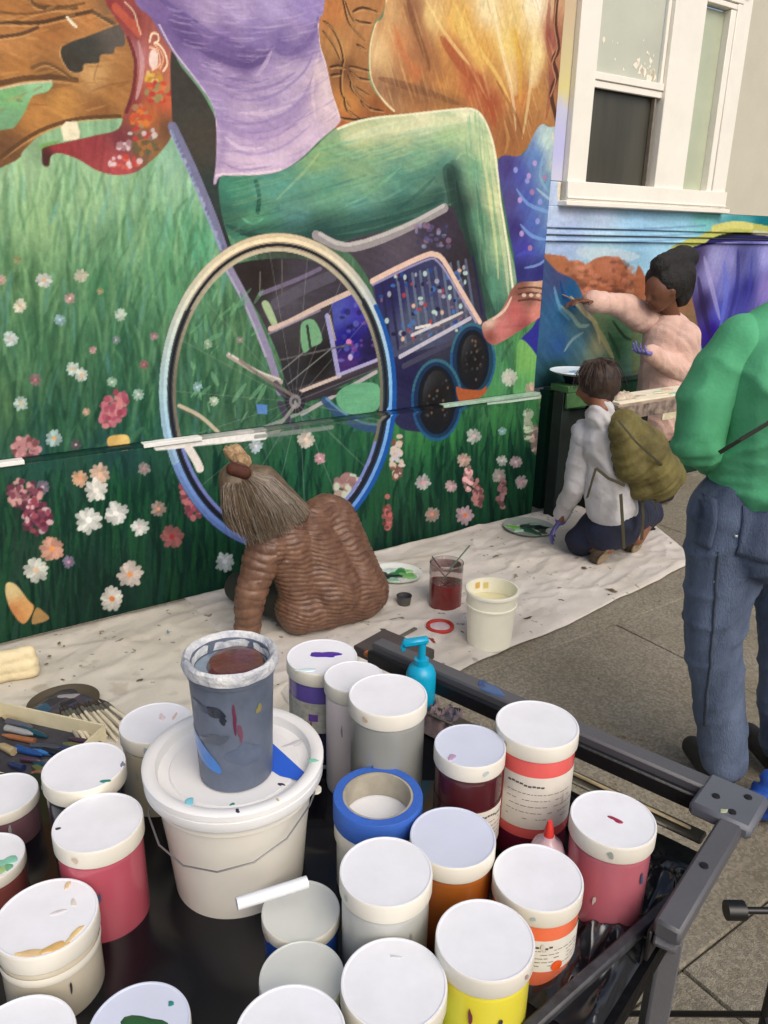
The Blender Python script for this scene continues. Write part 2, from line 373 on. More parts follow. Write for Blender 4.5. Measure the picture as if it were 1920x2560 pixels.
    c.fill([(255, -60), (262, 0), (285, 40), (312, 85), (330, 130), (340, 190), (330, 240), (312, 275), (296, 322), (240, 338), (180, 352), (112, 368), (105, 385), (107, 412), (122, 415), (128, 390), (150, 383), (195, 398), (240, 425), (285, 437), (335, 432), (375, 405), (410, 370), (432, 330), (436, 270), (434, 180), (425, 120), (395, 60), (340, 0), (320, -60)], reds, True, brush=.35, bdir=(.2, 1), seed=5)
    c.stroke([(290, 20), (318, 50), (345, 80), (335, 60)], 22, (198, 92, 66), .8)
    c.stroke([(312, 5), (335, 30), (345, 65), (352, 85)], 4, (220, 190, 160), .9)
    c.stroke([(345, 100), (355, 150), (352, 200), (340, 250)], 12, (200, 150, 150), .85, 2)
    c.stroke([(320, 95), (338, 150), (334, 220), (316, 280)], 9, (112, 45, 50), .9)
    c.stroke([(374, 104), (380, 84), (394, 86), (396, 102), (386, 108), (398, 112), (412, 132), (418, 160), (408, 178)], 5, (245, 215, 180))
    c.stroke([(386, 112), (402, 128), (408, 150), (400, 172)], 4, (235, 170, 130))
    c.ell(384, 148, 12, 26, (236, 210, 196), n=12); c.stroke([(374, 118), (394, 126), (400, 160), (380, 176)], 4, (240, 190, 150))
    c.cluster(385, 192, 24, 12, [(215, 175, 60), (190, 140, 50), (225, 190, 110)], 18, 6)
    c.cluster(395, 232, 30, 26, [(205, 75, 50), (220, 120, 70), (150, 140, 90), (190, 60, 50)], 40, 8)
    c.cluster(350, 290, 26, 30, [(215, 120, 50), (200, 80, 50), (170, 130, 90)], 30, 8)
    c.cluster(360, 335, 36, 16, [(205, 190, 190), (190, 60, 60), (140, 110, 80)], 20, 7)
    c.cluster(310, 365, 22, 14, [(225, 205, 205), (165, 120, 125)], 12, 7)
    c.cluster(310, 405, 40, 14, [(215, 100, 80), (205, 70, 60), (225, 195, 195)], 20, 7)
    c.cluster(365, 368, 35, 18, [(80, 100, 75), (110, 90, 60), (170, 110, 60)], 24, 8)
    # ---- dark chair back and pale staff
    c.fill([(428, 128), (452, 165), (505, 232), (540, 300), (556, 370), (560, 440), (560, 560), (640, 760), (600, 700), (566, 640), (500, 488), (440, 345), (428, 250)], [((450, 220), (62, 60, 54)), ((500, 350), (70, 66, 58)), ((540, 500), (50, 62, 58)), ((560, 600), (45, 52, 50))], True, brush=.15)
    # ---- rock between the figures
    c.fill([(790, -300), (1000, -300), (965, 0), (935, 60), (922, 130), (922, 195), (945, 240), (1000, 300), (850, 345), (838, 285), (800, 120)], [((830, 20), (190, 120, 65)), ((900, 60), (180, 125, 75)), ((850, 120), (195, 140, 80)), ((860, 170), (115, 75, 48)), ((900, 200), (170, 115, 68)), ((870, 260), (195, 130, 65)), ((940, 280), (150, 90, 50)), ((870, 320), (170, 90, 50))], True, brush=.3, bdir=(.3, 1), seed=8)
    cr = (72, 48, 32)
    for pts in [[(850, -40), (862, 20), (875, 60), (915, 105)], [(862, 0), (885, 50), (930, 58)], [(805, 50), (830, 70), (850, 110), (860, 160)], [(805, 75), (822, 95), (838, 120), (850, 150)], [(858, 145), (852, 190), (855, 235), (880, 270)], [(822, 168), (845, 165), (862, 172)], [(825, 188), (850, 185)], [(870, 165), (900, 172), (925, 178)], [(868, 185), (885, 215), (905, 228), (925, 240)], [(872, 175), (895, 195), (925, 200)],
                [(875, 200), (882, 225), (920, 260)], [(860, 240), (868, 275), (905, 300)], [(900, 250), (920, 270), (960, 278)], [(890, 110), (915, 125)], [(880, 30), (905, 20), (945, 30)], [(840, 290), (880, 300), (960, 292)]]:
        c.stroke(pts, 7, cr, .9, 2); c.stroke([(p[0]+4, p[1]+4) for p in pts], 4, (225, 170, 105), .6, 2)
    # ---- golden drape
    gold = [((980, 30), (205, 160, 105)), ((1030, 20), (150, 100, 70)), ((1080, 40), (230, 195, 125)), ((1150, 60), (228, 180, 85)), ((1220, 20), (238, 220, 170)), ((1290, 40), (235, 205, 130)), ((1330, 20), (245, 235, 205)),
            ((950, 130), (225, 190, 135)), ((1000, 110), (205, 138, 85)), ((1050, 140), (165, 110, 72)), ((1120, 130), (200, 140, 75)), ((1200, 130), (225, 170, 80)), ((1270, 110), (225, 185, 80)), ((1340, 130), (232, 200, 110)),
            ((970, 215), (155, 112, 80)), ((1060, 220), (150, 100, 62)), ((1040, 180), (190, 115, 66)), ((1110, 200), (195, 130, 68)), ((1180, 210), (185, 95, 60)), ((1130, 250), (185, 125, 65)), ((1230, 260), (165, 85, 52)), ((1260, 190), (205, 150, 80)), ((1300, 250), (200, 130, 70)),
            ((1270, 340), (150, 95, 55)), ((1320, 320), (165, 110, 60)), ((1350, 230), (190, 135, 75)), ((1378, 100), (160, 90, 75)), ((1385, 200), (150, 95, 70)), ((1290, 380), (165, 105, 60))]
    c.fill([(985, -400), (965, 0), (938, 60), (924, 120), (926, 190), (946, 236), (985, 280), (1050, 300), (1160, 300), (1215, 330), (1243, 395), (1300, 388), (1338, 340), (1366, 310), (1400, 300), (1420, -400)], gold, True, brush=.3, bdir=(.25, 1), seed=21); c.clip_last()
    for pts, w, col, a in [([(1030, 20), (1060, 110), (1110, 200)], 50, (150, 96, 62), .5), ([(1110, 90), (1180, 190), (1240, 300)], 50, (176, 92, 56), .5), ([(1220, 0), (1260, 100), (1290, 240)], 44, (244, 222, 160), .5), ([(1320, 0), (1345, 110), (1330, 220)], 40, (246, 230, 180), .5), ([(1130, 20), (1170, 100), (1210, 180)], 36, (238, 200, 110), .45), ([(960, 220), (1060, 240), (1170, 262)], 36, (132, 88, 58), .5), ([(980, 60), (960, 140), (975, 210)], 34, (222, 176, 116), .45), ([(1270, 280), (1290, 340), (1280, 380)], 40, (150, 96, 56), .45)]:
        c.stroke(pts, w, col, a, 2, soft=9)
    for pts, w, col, a in [([(965, 0), (938, 60), (924, 120), (926, 190), (946, 236), (985, 278)], 6, (242, 222, 170), .95), ([(1015, -20), (1035, 60), (1065, 140), (1075, 180)], 16, (120, 76, 50), .55), ([(1060, -10), (1110, 80), (1170, 160), (1220, 250)], 9, (245, 215, 140), .6), ([(1100, 90), (1150, 160), (1210, 220), (1240, 320)], 26, (165, 78, 48), .55),
                           ([(1130, 0), (1190, 110), (1250, 200), (1290, 300)], 10, (242, 205, 110), .6), ([(1230, -10), (1250, 100), (1280, 230), (1290, 330)], 10, (250, 235, 190), .5), ([(1285, 60), (1300, 160), (1300, 260)], 12, (222, 170, 60), .6), ([(1330, 0), (1335, 120), (1320, 260), (1305, 350)], 9, (245, 225, 165), .5), ([(985, 60), (1010, 140), (1060, 200)], 14, (200, 112, 66), .5),
                           ([(945, 195), (1000, 210), (1080, 235), (1150, 262)], 16, (118, 76, 52), .5), ([(1375, -10), (1370, 80), (1378, 200), (1365, 300)], 14, (140, 70, 60), .5), ([(1260, 300), (1270, 350), (1262, 385)], 9, (200, 140, 75), .6), ([(1240, 200), (1290, 290), (1310, 350)], 8, (130, 76, 44), .5)]:
        c.stroke(pts, w, col, a, 2 if a < .9 else 0)
    for k in range(200):
        x, y = random.uniform(950, 1370), random.uniform(-60, 300)
        if y > 250 and x < 1170: continue
        L = random.uniform(30, 90); c.stroke([(x, y), (x+L*.28, y+L)], random.uniform(2, 6), random.choice([(245, 220, 150), (215, 160, 90), (160, 100, 60), (235, 195, 100), (190, 120, 70)]), .2, 2)
    c.clip = None
    c.stroke([(1393, -10), (1388, 60), (1396, 120), (1383, 150), (1392, 190), (1378, 235), (1392, 300)], 12, (75, 45, 34), .9)
    c.stroke([(1391, 0), (1385, 60), (1393, 120), (1380, 160), (1389, 200), (1376, 240)], 4, (190, 130, 95), .9)
    c.clip = None
    # ---- violet shirt
    shirt = [((400, 40), (118, 95, 152)), ((460, 90), (104, 82, 140)), ((520, 30), (170, 150, 190)), ((600, 20), (178, 160, 202)), ((680, 20), (175, 158, 205)), ((770, 20), (150, 132, 190)), ((560, 100), (125, 102, 160)), ((640, 90), (130, 112, 170)),
             ((620, 150), (98, 76, 132)), ((700, 100), (122, 104, 162)), ((760, 110), (150, 130, 178)), ((480, 160), (140, 118, 172)), ((560, 190), (160, 138, 180)), ((650, 190), (168, 148, 188)), ((720, 180), (180, 160, 192)), ((800, 200), (212, 188, 192)),
             ((540, 270), (160, 140, 185)), ((620, 260), (185, 162, 196)), ((700, 260), (175, 155, 192)), ((820, 280), (215, 190, 200)), ((560, 350), (185, 162, 196)), ((640, 340), (185, 160, 198)), ((720, 350), (195, 170, 200)), ((570, 420), (195, 170, 200)), ((640, 410), (208, 182, 208)), ((700, 400), (200, 178, 205)), ((780, 330), (205, 182, 205))]
    c.fill([(300, -300), (330, -20), (378, 45), (430, 128), (500, 215), (530, 260), (540, 310), (540, 400), (534, 455), (540, 460), (556, 440), (640, 438), (700, 428), (750, 398), (800, 350), (848, 308), (848, 285), (830, 230), (815, 160), (800, 110), (798, 50), (812, 0), (820, -300)], shirt, True, brush=.22, bdir=(.9, -.3), seed=31); c.clip_last()
    for pts, w, col, a in [([(420, 40), (520, 120), (620, 150), (670, 130)], 50, (88, 68, 124), .5), ([(690, 110), (750, 120), (795, 60)], 36, (104, 84, 146), .45), ([(545, 300), (620, 330), (720, 300), (800, 200)], 26, (140, 116, 172), .45), ([(560, 380), (660, 410), (780, 340)], 24, (226, 204, 222), .4), ([(600, 230), (700, 230), (790, 150)], 30, (205, 186, 212), .4), ([(790, 140), (815, 220), (830, 300)], 26, (228, 206, 208), .5), ([(560, 200), (640, 240), (700, 250)], 22, (128, 106, 162), .4), ([(545, 420), (560, 360), (556, 300)], 22, (132, 110, 164), .45)]:
        c.stroke(pts, w, col, a, 2, soft=8)
    for pts, w, col, a in [([(430, 60), (500, 120), (560, 150), (620, 162), (660, 145), (682, 115)], 18, (92, 72, 128), .6), ([(680, 112), (700, 130), (740, 128), (780, 95), (796, 40)], 14, (112, 92, 150), .6), ([(500, 150), (560, 190), (630, 205), (680, 195)], 7, (118, 98, 152), .6), ([(520, 190), (600, 225), (680, 215), (740, 180)], 8, (132, 112, 165), .55), ([(540, 215), (600, 250), (680, 240), (760, 180), (790, 110)], 7, (140, 120, 175), .6),
                           ([(545, 280), (620, 310), (700, 290), (760, 240), (795, 150)], 8, (150, 128, 180), .6), ([(545, 310), (620, 345), (700, 335), (780, 270)], 7, (160, 136, 186), .6), ([(550, 360), (620, 385), (700, 370), (770, 320)], 7, (158, 136, 186), .55), ([(550, 400), (600, 425), (680, 415)], 6, (150, 128, 175), .6), ([(560, 340), (600, 370), (660, 368)], 9, (225, 205, 225), .5), ([(600, 280), (660, 285), (730, 262)], 9, (218, 198, 218), .5),
                           ([(680, 125), (660, 165), (640, 190)], 10, (195, 175, 205), .6), ([(797, 60), (802, 120), (818, 170), (832, 235), (849, 290)], 5, (240, 222, 215), .95), ([(398, 62), (435, 128), (500, 212), (530, 262), (541, 315)], 4, (225, 210, 225), .85), ([(798, 130), (780, 220), (790, 300)], 9, (225, 200, 205), .5), ([(540, 440), (556, 436), (640, 434), (700, 424)], 6, (232, 212, 222), .8), ([(440, 20), (520, 80), (600, 110)], 16, (100, 80, 142), .45), ([(380, -30), (440, 30), (500, 60)], 18, (95, 78, 140), .5)]:
        c.stroke(pts, w, col, a, 2 if a < .8 else 0)
    for k in range(300):
        x, y = random.uniform(420, 830), random.uniform(0, 420); t = (x-420)/400
        if x < 420+y*.28 or (y > 300 and x > 760): continue
        dx = random.uniform(30, 80); dy = (0.45-t)*dx*1.3*(1 if y > 150 else .5)
        c.stroke([(x-dx/2, y-dy/2), (x, y+4), (x+dx/2, y+dy/2)], random.uniform(2, 5), random.choice([(215, 198, 222), (150, 130, 178), (190, 168, 200), (128, 108, 160)]), .28, 2)
    c.clip = None
    # ---- green trousers
    green = [((1160, 285), (226, 226, 185)), ((1060, 295), (215, 215, 172)), ((1000, 325), (185, 195, 142)), ((900, 340), (175, 188, 132)), ((1120, 340), (165, 195, 140)), ((800, 400), (135, 172, 118)), ((900, 430), (130, 170, 125)), ((1050, 400), (120, 168, 132)), ((1000, 450), (92, 150, 128)),
             ((1120, 400), (105, 158, 135)), ((700, 470), (82, 148, 130)), ((820, 480), (88, 152, 125)), ((900, 520), (92, 150, 138)), ((740, 540), (78, 130, 125)), ((600, 480), (66, 140, 112)), ((570, 540), (50, 100, 84)), ((640, 570), (80, 150, 112)), ((800, 585), (45, 82, 78)), ((1000, 500), (66, 118, 108)),
             ((1130, 440), (60, 95, 82)), ((1150, 520), (50, 70, 62)), ((1100, 500), (62, 100, 90)), ((1190, 420), (115, 168, 130)), ((1215, 380), (215, 222, 165)), ((1195, 550), (85, 135, 105)), ((1175, 640), (45, 78, 66)), ((1235, 500), (200, 210, 155)), ((1245, 620), (150, 185, 138)), ((1230, 720), (80, 140, 110)), ((1195, 700), (58, 98, 82)), ((1240, 790), (55, 100, 82)), ((1275, 680), (130, 160, 130)), ((1160, 330), (175, 205, 150))]
    c.fill([(548, 448), (600, 442), (690, 432), (750, 402), (795, 362), (843, 320), (920, 295), (1020, 284), (1120, 273), (1178, 270), (1206, 288), (1228, 335), (1243, 400), (1253, 500), (1275, 620), (1292, 700), (1268, 750), (1246, 800), (1225, 800), (1208, 760), (1180, 650), (1150, 568), (1128, 520), (1116, 512), (1000, 562), (880, 600), (760, 606), (660, 600), (590, 600), (560, 560)], green, True, brush=.3, bdir=(.95, -.25), seed=41); c.clip_last()
    for pts, w, col, a in [([(845, 320), (920, 296), (1020, 285), (1120, 274), (1178, 271), (1206, 292), (1228, 340), (1242, 420), (1254, 520), (1272, 640), (1282, 720)], 7, (238, 236, 200), .9), ([(640, 455), (648, 490), (644, 530)], 12, (32, 82, 66), .9), ([(600, 540), (630, 560), (660, 545)], 6, (110, 190, 150), .8), ([(560, 560), (640, 590), (760, 590), (900, 565), (1000, 540), (1110, 500)], 16, (38, 72, 66), .6), ([(800, 380), (760, 430), (690, 500)], 7, (190, 205, 140), .5),
                           ([(1120, 420), (1128, 460), (1140, 520), (1160, 600)], 18, (45, 66, 58), .7), ([(1090, 440), (1050, 480), (1000, 520)], 9, (48, 92, 84), .5), ([(1000, 420), (940, 470), (860, 520)], 8, (120, 185, 140), .6), ([(1080, 420), (1010, 470), (940, 510)], 7, (110, 170, 150), .5), ([(1140, 400), (1160, 380), (1190, 400)], 7, (170, 205, 150), .5), ([(1206, 380), (1222, 480), (1238, 600), (1246, 700)], 9, (225, 225, 160), .6), ([(1190, 460), (1205, 560), (1215, 680)], 9, (60, 110, 88), .5), ([(1178, 520), (1196, 620), (1210, 740)], 8, (90, 150, 120), .5), ([(1170, 600), (1180, 680), (1215, 780)], 9, (34, 60, 52), .7)]:
        c.stroke(pts, w, col, a, 2 if a < .9 else 0)
    for k in range(330):
        x = random.uniform(560, 1260); t = random.random()
        if x < 1120:
            top = 300+max(0, 950-x)*.38; y = top+t*(580-top); dx = random.uniform(40, 110); dy = -dx*.3
        else:
            y = random.uniform(300, 760); x = random.uniform(1140, 1200)+(y-400)*.13+25; dx = 8; dy = random.uniform(50, 110)
        br = 1.25-.65*((y-290)/300) if x < 1120 else 1.0
        col = np.array(random.choice([(150, 190, 140), (92, 155, 125), (75, 140, 130), (120, 175, 120)]))*max(.5, br)
        c.stroke([(x-dx/2, y-dy/2), (x+random.uniform(-4, 4), y+4), (x+dx/2, y+dy/2)], random.uniform(2, 6), col, .32, 2)
    for pts, w, col, a in [([(600, 575), (760, 585), (900, 560), (1040, 520), (1110, 480)], 60, (34, 70, 64), .5), ([(850, 345), (980, 315), (1150, 300)], 50, (225, 226, 182), .45), ([(1130, 400), (1150, 520), (1185, 650), (1222, 780)], 46, (34, 60, 54), .55), ([(1000, 470), (1080, 430), (1120, 410)], 40, (58, 110, 98), .45), ([(620, 470), (720, 470), (860, 420)], 40, (104, 172, 150), .35), ([(1150, 330), (1200, 350), (1215, 440)], 36, (196, 214, 160), .4), ([(700, 520), (820, 500), (930, 450)], 26, (132, 190, 150), .35)]:
        c.stroke(pts, w, col, a, 2, soft=9)
    c.stroke([(1122, 430), (1148, 560), (1186, 680), (1226, 790)], 34, (40, 66, 58), .5); c.stroke([(1140, 450), (1170, 600), (1212, 770)], 14, (30, 50, 46), .5, 2)
    c.stroke([(1226, 400), (1244, 520), (1262, 640), (1272, 740)], 12, (216, 220, 168), .55, 2); c.stroke([(600, 585), (760, 600), (900, 590), (1040, 545)], 18, (34, 62, 58), .6, 2)
    c.stroke([(860, 350), (960, 322), (1080, 305), (1170, 300)], 22, (222, 224, 178), .45, 2)
    c.clip = None
    # ---- blue starry robe
    blue = [((1270, 420), (72, 60, 125)), ((1275, 500), (78, 70, 130)), ((1300, 440), (75, 85, 170)), ((1340, 400), (92, 130, 190)), ((1370, 350), (185, 212, 205)), ((1388, 420), (195, 205, 185)), ((1370, 450), (105, 150, 185)), ((1320, 500), (72, 90, 175)), ((1360, 520), (95, 130, 185)), ((1390, 540), (150, 185, 195)),
            ((1290, 570), (58, 48, 115)), ((1330, 560), (75, 100, 180)), ((1310, 620), (65, 60, 160)), ((1360, 600), (78, 115, 180)), ((1300, 680), (45, 45, 110)), ((1350, 680), (45, 42, 115)), ((1388, 650), (70, 110, 175)), ((1385, 700), (50, 60, 120))]
    c.fill([(1246, 398), (1305, 388), (1335, 335), (1352, 312), (1372, 318), (1420, 360), (1420, 780), (1330, 760), (1296, 716), (1284, 640), (1262, 520)], blue, True, brush=.3, bdir=(.5, 1), seed=51)
    for pts, w, col, a in [([(1290, 470), (1320, 510), (1370, 530), (1395, 545)], 8, (120, 165, 220), .7), ([(1300, 560), (1330, 590), (1370, 600)], 8, (120, 165, 225), .7), ([(1340, 470), (1370, 495), (1394, 510)], 6, (170, 200, 210), .7), ([(1360, 380), (1350, 440), (1370, 480)], 8, (140, 180, 200), .5), ([(1310, 670), (1350, 660), (1390, 625)], 6, (130, 170, 225), .7), ([(1380, 330), (1392, 400), (1388, 480), (1394, 560)], 12, (222, 215, 188), .7), ([(1290, 640), (1320, 630), (1350, 640)], 9, (70, 85, 200), .5)]:
        c.stroke(pts, w, col, a, 2)
    for (x, y) in [(1289, 425), (1322, 440), (1318, 452), (1337, 408), (1344, 553), (1304, 584), (1350, 505), (1325, 620), (1300, 500), (1362, 444), (1330, 480), (1372, 560)]:
        c.ell(x, y, 6, 8, random.choice([(180, 150, 205), (165, 120, 160), (140, 150, 215)]), .9, n=8)
    c.fill([(1300, 860), (1330, 820), (1350, 790), (1400, 750), (1420, 980), (1385, 960), (1365, 905)], [((1340, 850), (42, 42, 140)), ((1390, 800), (50, 55, 120)), ((1380, 920), (55, 70, 165))], True, brush=.2)
    # ---- mixing console / machine under the leg
    c.fill([(860, 606), (1000, 566), (1118, 512), (1150, 568), (1182, 655), (1212, 770), (1222, 860), (1190, 960), (1165, 1000), (1120, 1080), (1050, 1080), (990, 1060), (965, 960), (955, 850), (930, 720), (890, 650)],
           [((900, 640), (70, 62, 72)), ((1000, 620), (85, 76, 88)), ((1100, 560), (60, 52, 66)), ((1150, 650), (50, 44, 50)), ((1000, 750), (55, 56, 88)), ((1080, 760), (62, 66, 95)), ((1100, 850), (52, 54, 72)), ((1020, 950), (34, 32, 72)), ((1150, 950), (30, 40, 50)), ((980, 1000), (40, 42, 78))], True, brush=.3, bdir=(.9, -.4), seed=61)
    c.stroke([(790, 588), (860, 618), (930, 606), (1020, 568), (1112, 520)], 21, (150, 145, 145)); c.stroke([(800, 584), (870, 612), (1010, 566), (1108, 514)], 9, (190, 186, 182), .9)
    c.fill([(935, 708), (1060, 640), (1098, 645), (1140, 720), (1200, 805), (1150, 850), (960, 900)], [((980, 720), (40, 38, 90)), ((1080, 700), (55, 58, 95)), ((1050, 800), (75, 85, 110)), ((1150, 780), (70, 72, 96))], False, brush=.2)
    for k in range(13):
        x = 955+k*19; c.stroke([(x, 705-k*5), (x+22, 880-k*8)], 7, random.choice([(88, 98, 125), (38, 36, 70), (100, 112, 135), (45, 55, 115)]), .85)
    for k in range(90):
        x = random.uniform(950, 1175); y = random.uniform(690, 860)-(x-950)*.12
        c.ell(x, y, random.uniform(3, 7), random.uniform(4, 8), random.choice([(222, 180, 150), (40, 70, 140), (170, 60, 66), (160, 165, 180), (60, 110, 180), (120, 90, 120), (35, 32, 60), (180, 210, 200), (90, 100, 130)]), .9, n=8)
    for k in range(40):
        x = random.uniform(1040, 1130); y = random.uniform(560, 620)
        c.ell(x, y, random.uniform(4, 8), random.uniform(3, 8), random.choice([(90, 85, 130), (150, 110, 140), (60, 60, 90), (130, 140, 170)]), .7, n=8)
    c.stroke([(930, 703), (990, 672), (1060, 640), (1085, 636), (1108, 650), (1150, 722), (1200, 806)], 12, (222, 188, 168)); c.stroke([(932, 712), (1060, 652), (1096, 655), (1140, 722), (1190, 806)], 5, (165, 158, 200), .8)
    for a, b, w, col in [((1000, 892), (1175, 796), 9, (190, 186, 200)), ((1030, 838), (1155, 782), 7, (205, 200, 200)), ((1000, 870), (1170, 780), 6, (90, 86, 100)), ((1010, 915), (1180, 830), 12, (66, 66, 90)), ((1040, 820), (1075, 812), 6, (220, 212, 205))]:
        c.stroke([a, b], w, col, .95)
    for (cx, cy, rx, ry) in [(1182, 900, 37, 72), (1092, 1000, 44, 82)]:
        c.ell(cx, cy, rx+16, ry+16, (24, 50, 84), .85, n=26); c.ring(cx, cy, rx+17, ry+17, 7, lambda t: (32, 88, 138) if math.sin(t) > -.2 else (50, 108, 126), 50, alpha=.75)
        c.ell(cx, cy, rx+4, ry+4, (20, 28, 40), 1, n=26); c.ell(cx, cy, rx-4, ry-4, (30, 29, 28), 1, n=26)
        c.fill([(cx+(rx-8)*math.cos(a), cy+(ry-8)*math.sin(a)) for a in np.linspace(0, 6.28, 20, endpoint=False)], [((cx, cy), (26, 25, 25)), ((cx-rx, cy-ry*.5), (58, 60, 66)), ((cx+rx, cy+ry*.5), (34, 34, 38)), ((cx, cy+ry), (22, 26, 34))], False, .9)
        for k in range(22): c.ell(cx+random.uniform(-rx, rx)*.7, cy+random.uniform(-ry, ry)*.7, 3, 4, random.choice([(60, 60, 62), (120, 90, 70), (75, 78, 84), (45, 45, 52)]), .8, n=7)
    c.fill([(1140, 968), (1158, 972), (1200, 975), (1215, 965), (1212, 985), (1180, 1002), (1150, 1006)], (168, 84, 46), True)
    # ---- open hand
    c.fill([(1372, 700), (1335, 704), (1300, 706), (1280, 722), (1268, 748), (1250, 780), (1220, 800), (1205, 812), (1212, 845), (1232, 862), (1262, 850), (1300, 826), (1340, 800), (1375, 775), (1400, 740), (1400, 705)],
           [((1300, 725), (125, 80, 66)), ((1340, 715), (205, 165, 135)), ((1325, 745), (120, 76, 66)), ((1290, 780), (190, 95, 92)), ((1340, 780), (212, 130, 115)), ((1375, 740), (220, 160, 130)), ((1250, 820), (200, 115, 110)), ((1225, 840), (140, 75, 66)), ((1225, 805), (205, 175, 155)), ((1310, 815), (150, 72, 72))], True, brush=.25)
    for y in (718, 732, 748): c.stroke([(1296, y+4), (1330, y), (1368, y+6)], 4, (78, 48, 42), .8)
    for x in (1310, 1328, 1346): c.ell(x, 738, 6, 5, (222, 190, 165), .9, n=8)
    c.stroke([(1230, 800), (1262, 775), (1280, 740)], 7, (225, 205, 180), .8, 2)
    # ---- inside the wheel: frame of the cart
    c.stroke([(432, 318), (480, 420), (530, 540), (562, 632)], 24, (118, 118, 150)); c.stroke([(428, 330), (478, 440), (552, 622)], 9, (150, 158, 192), .9)
    for k in range(26):
        t = k/25; c.ell(432+130*t, 330+300*t, 4, 6, random.choice([(95, 98, 140), (165, 165, 190), (110, 130, 160)]), .7, n=7)
    c.fill([(582, 668), (640, 650), (760, 648), (840, 680), (900, 730), (958, 810), (965, 900), (900, 940), (800, 985), (722, 985), (700, 900), (650, 790), (600, 710)], [((650, 690), (42, 36, 34)), ((780, 700), (66, 60, 70)), ((720, 760), (78, 74, 84)), ((760, 840), (62, 60, 62)), ((800, 900), (28, 27, 26)), ((900, 850), (45, 42, 80)), ((720, 950), (45, 45, 50)), ((850, 950), (50, 46, 50))], True, brush=.25)
    c.stroke([(570, 668), (620, 760), (670, 880), (700, 980)], 19, (138, 132, 162)); c.stroke([(566, 676), (616, 770), (664, 890)], 6, (172, 165, 195), .9)
    c.stroke([(650, 735), (740, 700), (800, 672)], 10, (110, 100, 125)); c.stroke([(830, 690), (760, 720), (690, 760)], 28, (88, 84, 98), .8)
    c.fill([(654, 758), (672, 756), (694, 810), (690, 828), (672, 800)], (160, 185, 140), True); c.fill([(752, 812), (785, 800), (806, 850), (780, 868), (758, 880)], (110, 165, 120), True); c.stroke([(768, 815), (776, 870)], 7, (50, 60, 55))
    c.fill([(828, 758), (905, 725), (948, 800), (952, 895), (850, 935), (838, 850)], [((850, 780), (70, 80, 165)), ((900, 760), (60, 50, 170)), ((870, 850), (28, 24, 130)), ((930, 870), (32, 28, 70)), ((870, 910), (66, 40, 110))], False, brush=.4)
    for k in range(40): c.ell(random.uniform(845, 935), random.uniform(745, 910), random.uniform(4, 9), random.uniform(4, 9), random.choice([(45, 40, 160), (100, 110, 190), (30, 26, 66), (130, 70, 150), (60, 66, 140)]), .6, n=7)
    c.ell(872, 855, 7, 8, (205, 110, 175)); c.ell(876, 893, 6, 8, (180, 160, 205))
    c.stroke([(676, 822), (720, 806), (800, 765), (895, 722)], 13, (205, 180, 165)); c.stroke([(672, 834), (800, 776)], 5, (150, 140, 160), .8)
    c.stroke([(818, 790), (830, 850), (846, 938)], 12, (150, 148, 196)); c.stroke([(824, 790), (838, 850)], 5, (205, 190, 165), .7)
    for a, b, w, col in [((720, 985), (962, 905), 13, (70, 66, 70)), ((735, 985), (850, 940), 8, (205, 185, 172)), ((845, 938), (955, 895), 8, (170, 165, 205)), ((755, 1035), (940, 930), 9, (178, 168, 172)), ((640, 1085), (770, 1025), 8, (135, 150, 140)), ((700, 1010), (740, 1070), 14, (66, 60, 80)), ((760, 1000), (900, 965), 12, (50, 48, 52)), ((700, 900), (880, 860), 4, (90, 88, 88)), ((720, 960), (830, 870), 3, (120, 120, 120)), ((700, 930), (760, 880), 3, (120, 120, 120)), ((650, 680), (650, 740), 3, (110, 105, 100)), ((705, 650), (705, 740), 3, (100, 95, 92))]:
        c.stroke([a, b], w, col, .95)
    c.stroke([(572, 888), (600, 905), (650, 935), (702, 955)], 12, (170, 160, 150)); c.stroke([(572, 884), (640, 925), (700, 948)], 4, (222, 212, 200), .9)
    c.stroke([(448, 1014), (500, 1040), (545, 1080)], 9, (190, 178, 150)); c.stroke([(448, 1022), (500, 1050)], 4, (80, 90, 80), .8)
    c.fill([(842, 985), (880, 960), (945, 962), (945, 1022), (880, 1036), (850, 1020)], (98, 168, 125), True, brush=.3)
    c.stroke([(812, 1000), (850, 1040), (900, 1065), (950, 1075)], 18, (48, 78, 120), .9); c.stroke([(816, 996), (856, 1030), (905, 1056), (950, 1062)], 6, (100, 150, 190), .8)
    c.stroke([(700, 1100), (760, 1050), (960, 1062)], 10, (80, 100, 96), .5)
    c.fill([(640, 1010), (668, 1012), (668, 1036), (644, 1034)], (82, 130, 195), False)
    c.stroke([(690, 960), (730, 1000), (790, 985), (960, 905)], 16, (58, 52, 62), .8); c.ell(738, 1004, 26, 30, (44, 40, 48)); c.ell(738, 1004, 15, 18, (120, 116, 126)); c.ell(738, 1004, 8, 9, (34, 32, 36))
    c.stroke([(600, 900), (660, 945), (735, 990)], 8, (120, 112, 104), .8); c.stroke([(740, 1010), (700, 1060), (660, 1092)], 9, (150, 150, 140), .8)
    for k in range(60):
        x, y = random.uniform(470, 640), random.uniform(720, 1060); c.stroke([(x, y), (x+random.uniform(-20, 40), y+random.uniform(-50, -20))], random.uniform(4, 12), random.choice([(110, 178, 125), (60, 110, 75), (130, 190, 140), (42, 90, 60)]), .45, 2)
    for a in np.linspace(0.2, 6.1, 17):
        x1, y1 = 695+270*math.cos(a), 980+365*math.sin(a); c.stroke([(738, 1004), (x1, y1)], 2.2, (160, 166, 158), .34, smooth=False)
    # ---- flowers on the upper wall
    W_ = (222, 226, 215); PK = (205, 165, 160)
